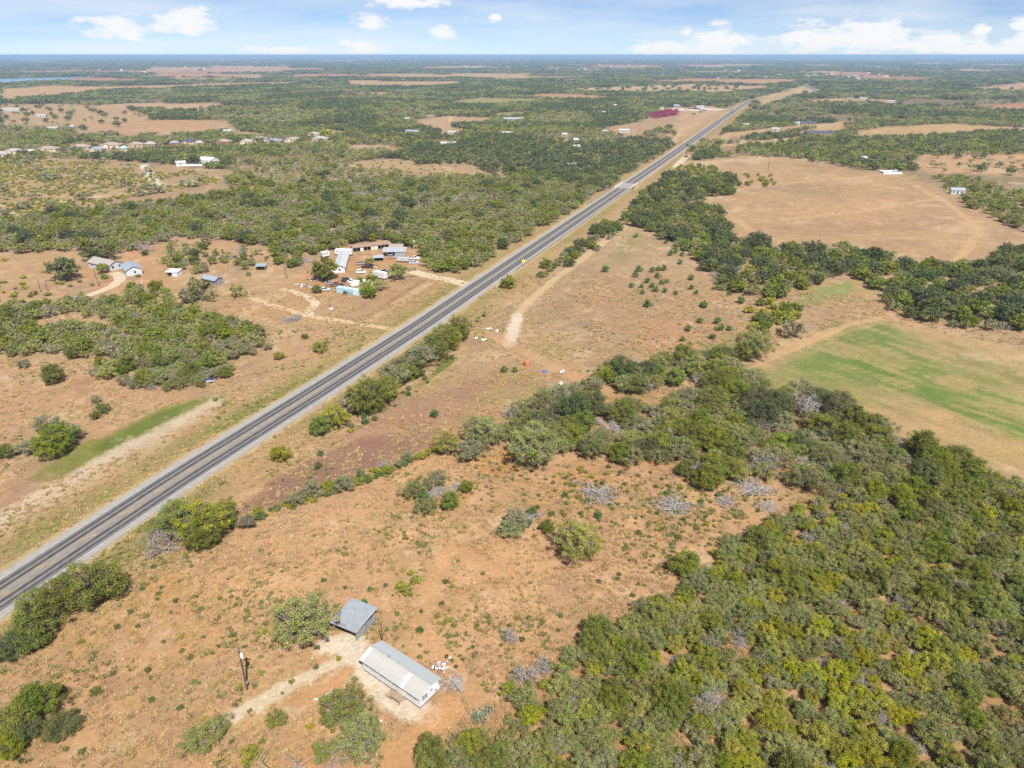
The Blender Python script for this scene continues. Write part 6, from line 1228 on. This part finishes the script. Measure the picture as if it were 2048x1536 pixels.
car('sedan', *z1(500, 590), .1, CP['dark'], 'dark car in the shade of the dense tree'); car('pickup', *z1(1335, 548), 2.6, CP['blue'], 'blue truck between the box trailer and a tree'); car('van', *z1(1150, 700), .4, CP['white'], 'white van deep among the small trees'); car('pickup', *z1(1120, 485), 0, CP['dark'], 'dark stripped truck in the middle of the scrap yard'); car('sedan', *z1(720, 540), .3, CP['white'], 'white car beside the end of the white house')
def box_trailer(name, label, px0, py0, px1, py1, h, w, m_, cat, two=None, wins=0, wheel=True):
    xa, ya = P(px0, py0); xb, yb = P(px1, py1); Lx = math.hypot(xb - xa, yb - ya); e = empty(name, (xa + xb) / 2, (ya + yb) / 2 + w / 2, 0, math.atan2(yb - ya, xb - xa), label, cat); z0 = .75 if wheel else .12
    MB().extrude([(-Lx / 2, z0), (-Lx / 2, z0 + h), (-Lx / 2 + .15, z0 + h + .12), (Lx / 2 - .15, z0 + h + .12), (Lx / 2, z0 + h), (Lx / 2, z0)], -w / 2, w / 2, .01).build('body', m_, e)
    if two is not None: MB().box((Lx * .38, -w / 2 - .02, z0 + h / 2), (Lx * .2, .03, h * .9)).build('pale_panel', two, e); MB().box((Lx * .05, -w / 2 - .02, z0 + h * .3), (Lx * .4, .03, h * .35)).build('stained_panel', mat('green_stain', (.12, .28, .30), .7, .3), e)
    for k in range(int(Lx / 1.2)): MB().box((-Lx / 2 + (k + .5) * 1.2, -w / 2 - .03, z0 + h / 2), (.07, .05, h)).build('rib', m_, e)
    for k in range(wins): window(e, -Lx / 2 + Lx * (k + .7) / (wins + .5), -w / 2 - .01, z0 + h * .62, .9, .6, 's')
    MB().box((-Lx / 2 - .02, 0, z0 + h / 2), (.04, w * .9, h * .92)).build('rear_door', shn, e)
    if wheel: wheels(e, [(u, s * (w / 2 - .2)) for u in (-Lx * .3, -Lx * .3 + 1.1) for s in (-1, 1)], .4); MB().tube((Lx / 2 - .1, 0, .6), (Lx / 2 + 1.2, 0, .55), .08).build('drawbar', STEEL, e)
    return e
box_trailer('box_trailer', 'white box trailer in front of the rounded olive tree', 749, 556, 771, 561, 2.5, 2.4, WHITE, 'trailer'); box_trailer('shipping_container', 'pale blue container with a white end at the lower edge of the scrap yard', 675, 586, 719, 593, 2.5, 2.4, mat('sky_blue_paint', (.34, .47, .52), .6, .12, .8), 'container', WHITE, 0, False)
box_trailer('travel_trailer', 'long white travel trailer behind the white metal-roofed house', 671, 511, 704, 512, 2.4, 2.5, WHITE, 'trailer', None, 4); box_trailer('camper', 'small white camper at the tree edge left of the travel trailer', 643, 517, 656, 514, 2.2, 2.3, WHITE, 'trailer', None, 2)
box_trailer('boat_trailer', 'pale trailer loaded with sheets beside the gravel drive', *z1(1500, 415), *z1(1650, 420), 1.6, 2.3, shn, 'trailer', None, 1)
for i, (a_, b_, n_) in enumerate(((300, 715, 14), (380, 640, 12), (250, 700, 10), (360, 735, 8), (640, 780, 6), (1230, 480, 6), (560, 655, 5), (1180, 480, 5), (900, 720, 5), (480, 620, 5))):
    for k in range(n_):
        c_ = z1(a_ + rng.normal() * 34, b_ + rng.normal() * 11); x_, y_ = P(*c_); o = D.objects.new('scrap_sheet', sheetm[k % 3]); COL.objects.link(o); q = .5 + .8 * rng.random(); o.location = (x_, y_, .1); o.scale = (q, q, q); o.rotation_euler = (rng.normal() * .3, rng.normal() * .3, rng.random() * 6); tag(o, 'piece of scrap metal strewn over the scrap yard', 'scrap', 'scrap strewn over the yard')

# ---------------------------------------------------------------- row of houses beyond the brush
GS = 'houses in the row beyond the brush'
for px, py, w, rf, wl, lb in ((4, 314, 24, GREYR, CREAM, 'grey-roofed house at the open end of the house row'), (27, 308, 34, GREYR, CREAM, 'grey hip-roofed house with cream walls second in the house row'), (95, 303, 37, BROWNR, CREAM, 'brown hip-roofed house beside a white fence'), (160, 299, 34, BROWNR, BRICK, 'low brown-roofed house between dark garden trees'),
                              (193, 304, 25, SHINGB, CREAM, 'blue-grey roofed house low in the house row'), (221, 295, 37, BROWNR, CREAM, 'wide brown hip-roofed house with pale porch'), (248, 302, 14, TEAL, CREAM, 'small teal-roofed house in front of the row'), (272, 294, 28, BROWNR, BRICK, 'brown-roofed house with dark panels'), (300, 293, 20, GREYR, BRICK, 'small grey-brown roofed house after the dark panels'),
                              (349, 291, 17, SHINGB, REDW, 'small blue-roofed house behind a red fence'), (376, 288, 25, NAVY, BRICK, 'navy-roofed house in the row'), (398, 291, 16, GREYR, BRICK, 'small grey house beside the navy roof'), (448, 288, 25, BROWNR, REDW, 'brown-roofed house over a red fence'), (493, 288, 24, GREYR, CREAM, 'low grey-roofed house with long fence'),
                              (517, 283, 31, GREYR, CREAM, 'tall grey-roofed house with solar panels'), (548, 287, 30, SHINGB, BRICK, 'slate-roofed house with dark porch'), (588, 284, 34, BROWNR, CREAM, 'brown-roofed house with white arched front'), (640, 282, 31, GREYR, BRICK, 'grey-roofed house at the yellow tree'), (628, 273, 22, GREYR, CREAM, 'pale grey-roofed house behind the end of the row')):
    FAR_EXC.append((P(px, py + 2.5), 22)); house('row_house', lb, px, py, w, None, 2.9, 2.6, wl, rf, 'hip', (px % 7 - 3) * .06, 'house', GS, 3)
for px, py, n_, m_, lb in ((125, 300, 4, WHITE, 'white board fence between houses in the row'), (60, 302, 3, WHITE, 'short white fence before the second house'), (420, 291, 6, REDW, 'red-brown board fence behind the brush'), (600, 289, 8, REDW, 'long red-brown board fence before the arched house'), (565, 281, 4, REDW, 'red-brown fence behind the slate roof'), (320, 296, 4, REDW, 'red-brown fence at the navy-roofed house')):
    x_, y_ = P(px, py); e = empty('board_fence', x_, y_, 0, 0, lb, 'fence')
    for k in range(n_): MB().box((k * 5 - n_ * 2.5, 0, 1.0), (4.9, .08, 2.0)).build('fence_panel', m_, e)
o = house('metal_barn', 'bright white round-shouldered barn in the brush below the house row', 415, 328, 30, 12, 4.0, 2.0, WHITE, mat('bright_white_roof', (.80, .80, .78), .6, .04), 'gable', -.3, 'barn', nwin=1); house('white_shed', 'small white shed left of the dark tree', 360, 332, 18, 8, 3.0, 1.5, WHITE, shn, 'gable', .5, 'shed', nwin=1)
x_, y_ = P(388, 332); e = empty('white_wall', x_, y_, 0, 0, 'low white wall between the two white sheds', 'wall')
for k in range(5): MB().box((k * 3.2 - 6.4, 0, .9), (3.15, .3, 1.8)).build('wall_panel', WHITE, e)
tree('oak', 386, 318, 28, 'round dark oak over the low white wall'); tree('lime', 649, 266, 24, 'big yellow-green tree at the end of the house row')
for k in range(110):
    px = rng.uniform(0, 660); py = np.interp(px, [0, 200, 330, 660], [306, 297, 291, 279]) + rng.uniform(-9, 9); x_, y_ = P(px, py)
    if near_any(x_, y_, [(q.location.x, q.location.y, 11) for q in COL.objects if q.name.startswith('row_house')]): continue
    add_plant(['oak', 'mesq', 'hack'][k % 3], x_, y_, .6 + .7 * rng.random(), px, ['dark', 'olive', 'leafy'][k % 3] + ' garden tree between houses of the row beyond the brush', 'garden trees of the house row')
# ---------------------------------------------------------------- scattered far buildings
FB = [('white', 815, 241, 10, 'tiny pale building at the top of the orange clearing'), ('blue', 825, 267, 26, 'blue-roofed house below the orange clearing'), ('white', 904, 269, 14, 'white shed on the orange clearing'), ('mobile', 896, 292, 32, 'long white mobile home in a clearing in the woods'), ('white', 1014, 270, 21, 'white house among grey trees in the woods'),
      ('tin', 1020, 242, 26, 'grey long building before the big dark trees'), ('white', 1039, 241, 15, 'white building beside the grey long building'), ('brown', 860, 236, 18, 'low brown building on the edge of the orange clearing'), ('grey', 1199, 228, 25, 'large grey-roofed house in the woods'), ('grey', 1165, 228, 15, 'small grey-roofed house in the woods'), ('brown', 1268, 220, 16, 'brown building left of the red machinery'),
      ('white', 1230, 213, 8, 'tiny white house beyond the woods'), ('white', 1129, 273, 10, 'white shed deep in the woods'), ('white', 1153, 298, 13, 'white shed with junk in the woods near the highway'), ('mobile', 1249, 265, 19, 'white trailer home in the scattered trees'), ('tin', 1210, 267, 8, 'tiny tin shed in the woods'), ('white', 1152, 284, 8, 'tiny white hut in the woods'), ('tin', 1143, 336, 15, 'tin shed at the edge of the dark wood'),
      ('white', 1551, 262, 15, 'white gabled house right of the highway'), ('grey', 1488, 253, 17, 'grey-roofed house behind the trees right of the highway'), ('navy', 1618, 250, 30, 'long navy-roofed shed on the far pasture'), ('navy', 1640, 270, 52, 'long low dark building behind trees'), ('white', 1594, 250, 11, 'white shed beside the long navy shed'), ('tin', 1726, 322, 14, 'tin shed in the long grove'),
      ('blue', 1915, 388, 25, 'blue-grey shed roof at the edge of the pasture grove'), ('white', 1727, 199, 15, 'white building in the woods beyond the pastures'), ('white', 1746, 190, 9, 'small white building uphill in the far woods'), ('brown', 1700, 199, 14, 'brown building in the far woods'), ('white', 1782, 205, 15, 'white shed right of the brown far building'), ('grey', 1967, 188, 13, 'grey building in the far right woods'), ('white', 1553, 180, 9, 'white building before the far road bend'),
      ('white', 14, 222, 50, 'very large white-roofed building at the far orange fields'), ('white', 82, 234, 17, 'white house beside a dark oak on the far fields'), ('brown', 56, 228, 19, 'brown barn on the far fields'), ('white', 103, 260, 23, 'white house behind the dark trees above the house row'), ('tin', 145, 257, 8, 'tiny shed on the bare orange field'), ('brown', 84, 189, 9, 'dark barn on the far tan field'), ('white', 455, 266, 15, 'white house at the foot of the orange field'),
      ('white', 1400, 216, 15, 'white dealer building behind the red machinery yard'), ('tin', 1352, 214, 12, 'grey dealer shed behind the red machinery yard'), ('grey', 1322, 219, 10, 'small grey house behind the red machinery')]
OFFW = mat('offwhite_wall', (.40, .40, .40), .7, .12)
FM = {'white': (OFFW, TINC), 'tin': (GALV, TINB), 'brown': (TIMBER, BROWNR), 'grey': (CREAM, GREYR), 'navy': (TIMBER, NAVY), 'blue': (BLUEW, BLUEG), 'mobile': (OFFW, OFFW)}
for st, px, py, w, lb in FB:
    wl, rf = FM[st]; d_ = w * mpp(px, py); house({'mobile': 'mobile_home', 'tin': 'tin_shed', 'brown': 'barn', 'navy': 'barn'}.get(st, 'farm_house'), lb, px, py, w, min(12, d_ * .5), 3.0, 1.4 if d_ < 20 else 2.0, wl, rf, 'gable', ((px * 13) % 11 - 5) * .05, 'shed' if st in ('tin', 'brown', 'navy') else 'house', nwin=3)
    FAR_EXC.append((P(px, py + 1.0), max(12, d_ * .75)))
x_, y_ = P(1785, 348); e = empty('ruined_building', x_, y_, 0, .1, 'roofless white walls of a ruined building on the orange pasture', 'ruin'); Lr = 38 * mpp(1785, 348)
for v, hh in ((0, 1.6), (7, 2.4)): MB().box((0, v, hh / 2), (Lr, .3, hh)).build('wall', WHITE, e)
for u, hh in ((-.5, 2.0), (-.1, 1.4), (.25, 1.8), (.5, 2.2)): MB().box((u * (Lr - .34), 3.5, hh / 2), (.3, 6.66, hh)).build('cross_wall', CONC, e)
MB().box((0, 3.5, .06), (Lr + 3, 10, .12)).build('slab', CONC, e)
# red machinery yard
RED = mat('machinery_red', (.15, .012, .03), .5, .3, .4, objvar=.35); yard = drive('gravel_yard', [(1340, 219), (1372, 219), (1405, 219), (1428, 217)], 70, mat('white_gravel', alb(238, 226, 214), .9, .08, .05), .03)
for r_i, (xa, ya, xb, yb, n_) in enumerate(((1302, 231, 1352, 221.5, 9), (1302, 233.5, 1354, 224.5, 9), (1306, 235.5, 1352, 227.5, 8), (1312, 237, 1350, 230.5, 7), (1300, 229, 1340, 220.5, 7))):
    for k in range(n_):
        u = k / (n_ - 1); x_, y_ = P(xa + (xb - xa) * u, ya + (yb - ya) * u); e = empty('red_implement', x_, y_, 0, .5, 'crimson farm implement parked in the rows of the machinery yard', 'machine', 'rows of crimson machinery')
        MB().extrude([(-5, .7), (-5, 2.3), (-3.5, 2.9), (3.2, 2.9), (4.4, 2.0), (5, .9)], -1.2, 1.2, .05).build('hopper', RED, e); wheels(e, [(-2, -1.2), (-2, 1.2), (1.5, -1.2), (1.5, 1.2)], .55); MB().tube((4.5, 0, .8), (7.2, 0, .6), .12).build('drawbar', RED, e)
for k, (px, py, c_) in enumerate(((1372, 219.5, 'red'), (1378, 218.5, 'red'), (1391, 217, 'red'), (1396, 218, 'red'), (1402, 223, 'blue'), (1408, 222, 'dark'), (1413, 221, 'silver'), (1400, 225, 'dark'), (1386, 229, 'dark'), (1389, 228.5, 'dark'), (1362, 218, 'white'), (1356, 220, 'white'))):
    car('pickup' if k % 2 else 'suv', px, py, .4, CP[c_], c_ + ' vehicle parked on the white gravel of the machinery yard', 'vehicles on the white gravel')
# traffic
for px, py, kd, c_, lb, sgn in ((1371.5, 291, 'pickup', 'dark', 'black truck driving on the highway', 1), (1463, 222.5, 'suv', 'dark', 'dark car far down the highway before the bend', -1), (1468, 220.5, 'suv', 'silver', 'silver car far down the highway following a dark car', 1), (1457, 226, 'sedan', 'dark', 'small dark car on the distant highway', 1), (1431, 246, 'sedan', 'silver', 'grey car on the straight distant highway', 1)):
    x_, y_ = P(px, py); s__ = x_ * RD[0] + y_ * RD[1]; w_ = RD * s__ + RN * (road_c(s__) + 2.2 * sgn); car(kd, 0, 0, math.atan2(RD[1], RD[0]) + (0 if sgn > 0 else math.pi), CP[c_], lb, world=(float(w_[0]), float(w_[1])), z=.055)
car('pickup', 1372, 314, .3, CP['dark'], 'dark truck waiting at the mouth of the dirt lane')
# cattle on the far pasture
def cow(px, py, rz, label):
    x_, y_ = P(px, py); e = empty('cow', x_, y_, 0, rz, label, 'cow', 'cattle on the far pasture'); mb = MB(); ring = [(-1.0, .95, .22), (-.85, 1.0, .36), (-.3, .95, .42), (.4, .98, .42), (.8, 1.08, .34), (1.05, 1.2, .22), (1.3, 1.25, .17), (1.55, 1.12, .14), (1.75, 1.0, .08)]
    V = [(u, .8 * r * math.cos(6.28 * i / 8), zc + r * math.sin(6.28 * i / 8)) for u, zc, r in ring for i in range(8)]; mb.add(V, [(j * 8 + i, j * 8 + (i + 1) % 8, (j + 1) * 8 + (i + 1) % 8, (j + 1) * 8 + i) for j in range(len(ring) - 1) for i in range(8)] + [tuple(range(7, -1, -1)), tuple(range(64, 72))])
    for u in (-.75, .75):
        for v in (-.2, .2): mb.tube((u, v, .85), (u + (.06 if u < 0 else 0), v, .42), .13, .075, 6); mb.tube((u + (.06 if u < 0 else 0), v, .42), (u, v, 0), .07, .06, 6)
    mb.tube((-1.0, 0, 1.1), (-1.15, 0, .5), .04, .02, 5); mb.tube((1.35, -.12, 1.38), (1.3, -.34, 1.36), .06, .02, 5); mb.tube((1.35, .12, 1.38), (1.3, .34, 1.36), .06, .02, 5); mb.build('body', mat('black_hide', (.03, .025, .022), .8, .2), e)
cow(1793, 270, .4, 'black cow standing on the far tan pasture'); cow(1891, 267, 2.8, 'black cow standing on the far tan pasture'); cow(1607, 281, .2, 'black cow standing near the dirt lane')
# lattice pylons
def pylon_mesh(h):
    mb = MB(); lv = [(0, 4.5), (h * .3, 3.2), (h * .55, 2.1), (h * .78, 1.2), (h, .5)]; cs = ((-1, -1), (1, -1), (1, 1), (-1, 1))
    for (z0, w0), (z1_, w1) in zip(lv[:-1], lv[1:]):
        for i, (a, b) in enumerate(cs):
            c, d = cs[(i + 1) % 4]; mb.tube((a * w0, b * w0, z0), (a * w1, b * w1, z1_), .42, n=4); mb.tube((a * w0, b * w0, z0), (c * w1, d * w1, z1_), .26, n=4); mb.tube((c * w0, d * w0, z0), (a * w1, b * w1, z1_), .26, n=4)
    return mb
pyl = pylon_mesh(44).mesh('tower', STEEL); arm_ = MB()
for hz, w in ((30, 8), (36, 9), (42, 6)): arm_.tube((-w, 0, hz), (0, 0, hz + 1.2), .32, n=4).tube((w, 0, hz), (0, 0, hz + 1.2), .32, n=4).tube((-w, 0, hz), (w, 0, hz), .3, n=4)
arm_ = arm_.mesh('arms', STEEL)
for px, py in ((1018, 151), (1114, 154), (1229, 151), (1326, 153), (1491, 157), (1679, 159), (1956, 166), (1964, 161)):
    x_, y_ = P(px, py); e = empty('power_pylon', x_, y_, 0, .5, 'steel lattice pylon rising from the far woods', 'pylon', 'pylons across the far woods'); link(D.objects.new('tower', pyl), e); link(D.objects.new('arms', arm_), e)
# specks of settlement towards the horizon
hm = [gable_walls(26, 14, 5, 3).mesh('wall', m_) for m_ in (WHITE, CREAM, BRICK)]; rm = []
for m_ in (shn, TINC, GREYR, BROWNR):
    tmp = empty('tmp', 0, 0); q = gable_roof(tmp, 26, 14, 5, 3, m_, .6, .6, 0, .3); rm.append(q.data); D.objects.remove(q); D.objects.remove(tmp)
r_ = np.random.default_rng(12)
for k in range(240):
    c = [(400, 133, 160, 5), (1000, 133, 240, 7), (1720, 134, 180, 5), (1900, 132, 160, 4), (1200, 136, 200, 6), (620, 128, 300, 6), (180, 140, 180, 8), (1450, 145, 120, 7), (1650, 152, 120, 7), (900, 124, 500, 4), (1750, 126, 300, 4)][k % 11]
    px = c[0] + r_.normal() * c[2] * .6; py = c[1] + r_.normal() * c[3] * .6
    if py < 119 or px < -20 or px > 2070 or (py > 150 and px < 250): continue
    x_, y_ = P(px, py); e = empty('distant_house', x_, y_, 0, r_.uniform(-.6, .6), 'tiny pale building in the settled plain towards the horizon', 'house', 'buildings of the far plain'); q = max(.6, min(2.2, mpp(px, py) / 6)) * r_.uniform(.7, 1.4); e.scale = (q, q, max(.8, q * .7))
    w_ = D.objects.new('wall', hm[r_.integers(3)]); link(w_, e); link(D.objects.new('roof', rm[[0, 0, 1, 2, 3][r_.integers(5)]]), e); FAR_EXC.append(((x_, y_ - 30 * q), 45 * q))

# ---------------------------------------------------------------- weeds and dry grass on the open ground
def tuft(rg, n, R, h, size, lean=.5):
    V = []; T = []
    for k in range(n):
        t_ = rg.random() * 6.28; r0 = R * rg.random() ** .5; b0 = np.array([r0 * math.cos(t_), r0 * math.sin(t_), 0]); d = np.array([math.cos(t_) * lean * rg.random(), math.sin(t_) * lean * rg.random(), 1.0]) + rg.normal(size=3) * .25; d /= np.linalg.norm(d); L_ = h * (.5 + .8 * rg.random())
        s = np.cross(d, rg.normal(size=3)); s = s / np.linalg.norm(s) * size; V += [b0 - s, b0 + s, b0 + d * L_ * .7 + s * .8, b0 + d * L_ - s * .2]; T += [rg.random()] * 4
    return np.array(V), np.arange(n * 4).reshape(-1, 4), np.array(T, np.float32)
def tuft_protos(key, mt, n, R, h, size, lean, nv=4):
    PROTO[key, 0] = []
    for v in range(nv):
        V, Fc, T = tuft(np.random.default_rng(v + 40), n, R, h, size, lean); me = np_mesh(key, V, Fc, mt); a = me.attributes.new('tint', 'FLOAT', 'POINT'); a.data.foreach_set('value', T); PROTO[key, 0].append((me, None))
tuft_protos('grass', LEAF['straw'], 26, .45, .42, .045, .7); tuft_protos('weedy', LEAF['weed'], 30, .35, .38, .06, .8); tuft_protos('olivegrass', mat('olive_grass', (.20, .18, .06), .9, 0, objvar=.25, transl=.3, tint=(.36, .31, .11)), 26, .45, .40, .045, .7)
def scatter_ground():
    rg = np.random.default_rng(9); jobs = (('dry_grass', 'grass', 42000, 330, .33), ('low_weeds', 'weedy', 11000, 300, .45), ('olive_grass', 'olivegrass', 9000, 330, .44))
    pal = wpoly(FG); hay = wpoly([(1480, 735), (1560, 700), (1660, 655), (1760, 640), (1850, 660), (2200, 720), (2200, 1060), (1940, 955), (1780, 870), (1700, 830), (1600, 790), (1520, 775)]); drain = wpoly([(60, 960), (150, 890), (330, 812), (430, 795), (440, 800), (340, 862), (150, 950)])
    for ji, (nm, key, n, rmax, th) in enumerate(jobs):
        a = rg.uniform(-.86, .86, n * 3); r = np.sqrt(rg.uniform(55 ** 2, rmax ** 2, n * 3)); r = 55 + (rmax - 55) * rg.random(n * 3) ** 1.25
        X = r * np.sin(a); Y = r * np.cos(a); o, s = road_off(X, Y); d = fbm(X, Y, 13, ji) * .6 + fbm(X, Y, 3.5, ji + 1) * .4; ok = (np.abs(o) > 7.2) & (d > th + .10)
        if nm == 'low_weeds': ok &= (inside(X, Y, pal) | (fbm(X, Y, 30, 2) > .55))
        if nm == 'olive_grass': ok &= (np.abs(o) < 30) | (fbm(X, Y, 24, 3) > .60)
        ok &= ~inside(X, Y, hay) & ~inside(X, Y, drain)
        for ln, w, c, al in TR_W: ok &= polydist(X, Y, ln) > w * .55
        th_x, th_y, th_r, th_l, th_w = TH; ux = (X - th_x) * math.cos(th_r) + (Y - th_y) * math.sin(th_r); uy = -(X - th_x) * math.sin(th_r) + (Y - th_y) * math.cos(th_r); ok &= ~((np.abs(ux) < th_l / 2 + .3) & (np.abs(uy) < th_w / 2 + .3))
        X, Y = X[ok][:n], Y[ok][:n]; sc = rg.uniform(.35, 1.1, len(X)) * (1 + np.hypot(X, Y) / 500); stuff(nm, key, 0, list(zip(X, Y, sc, rg.random(len(X)) * 6.28)))
tuft_protos('greengrass', mat('green_grass', (.16, .20, .05), .9, 0, objvar=.25, transl=.4, tint=(.32, .34, .10)), 26, .6, .30, .05, .8)
def hay_grass():
    rg = np.random.default_rng(21); out = []
    for pts, n in (([(250, 1120), (300, 1080), (420, 1010), (300, 1000), (130, 1130)], 700), ([(840, 770), (900, 712), (915, 718), (848, 768)], 500), ([(395, 872), (470, 830), (600, 760), (640, 732), (652, 740), (560, 802), (450, 862)], 500)):
        p = wpoly(pts); lo, hi = p.min(0), p.max(0); X = rg.uniform(lo[0], hi[0], n * 4); Y = rg.uniform(lo[1], hi[1], n * 4); ok = inside(X, Y, p) & (np.abs(road_off(X, Y)[0]) > 7.5) & (fbm(X, Y, 8, 2) > .42); X, Y = X[ok][:n], Y[ok][:n]
        out += list(zip(X, Y, rg.uniform(.5, 1.2, len(X)), rg.random(len(X)) * 6.28))
    stuff('green_grass', 'greengrass', 0, out)
hay_grass()
scatter_ground()
build_stuff()

# ---------------------------------------------------------------- air between here and the horizon
hz = MB().box((0, 0, 47.75), (140000, 140000, 104.5)); hm_ = D.materials.new('haze'); hm_.use_nodes = True; N = hm_.node_tree.nodes; N.remove(N['Principled BSDF']); pv = N.new('ShaderNodeVolumePrincipled')
pv.inputs['Color'].default_value = (.38, .58, .90, 1); pv.inputs['Density'].default_value = HAZE; pv.inputs['Anisotropy'].default_value = .1
hm_.node_tree.links.new(pv.outputs[0], N['Material Output'].inputs['Volume'])
if HAZE > 0: hz.build('haze', hm_, None, kind='stuff')
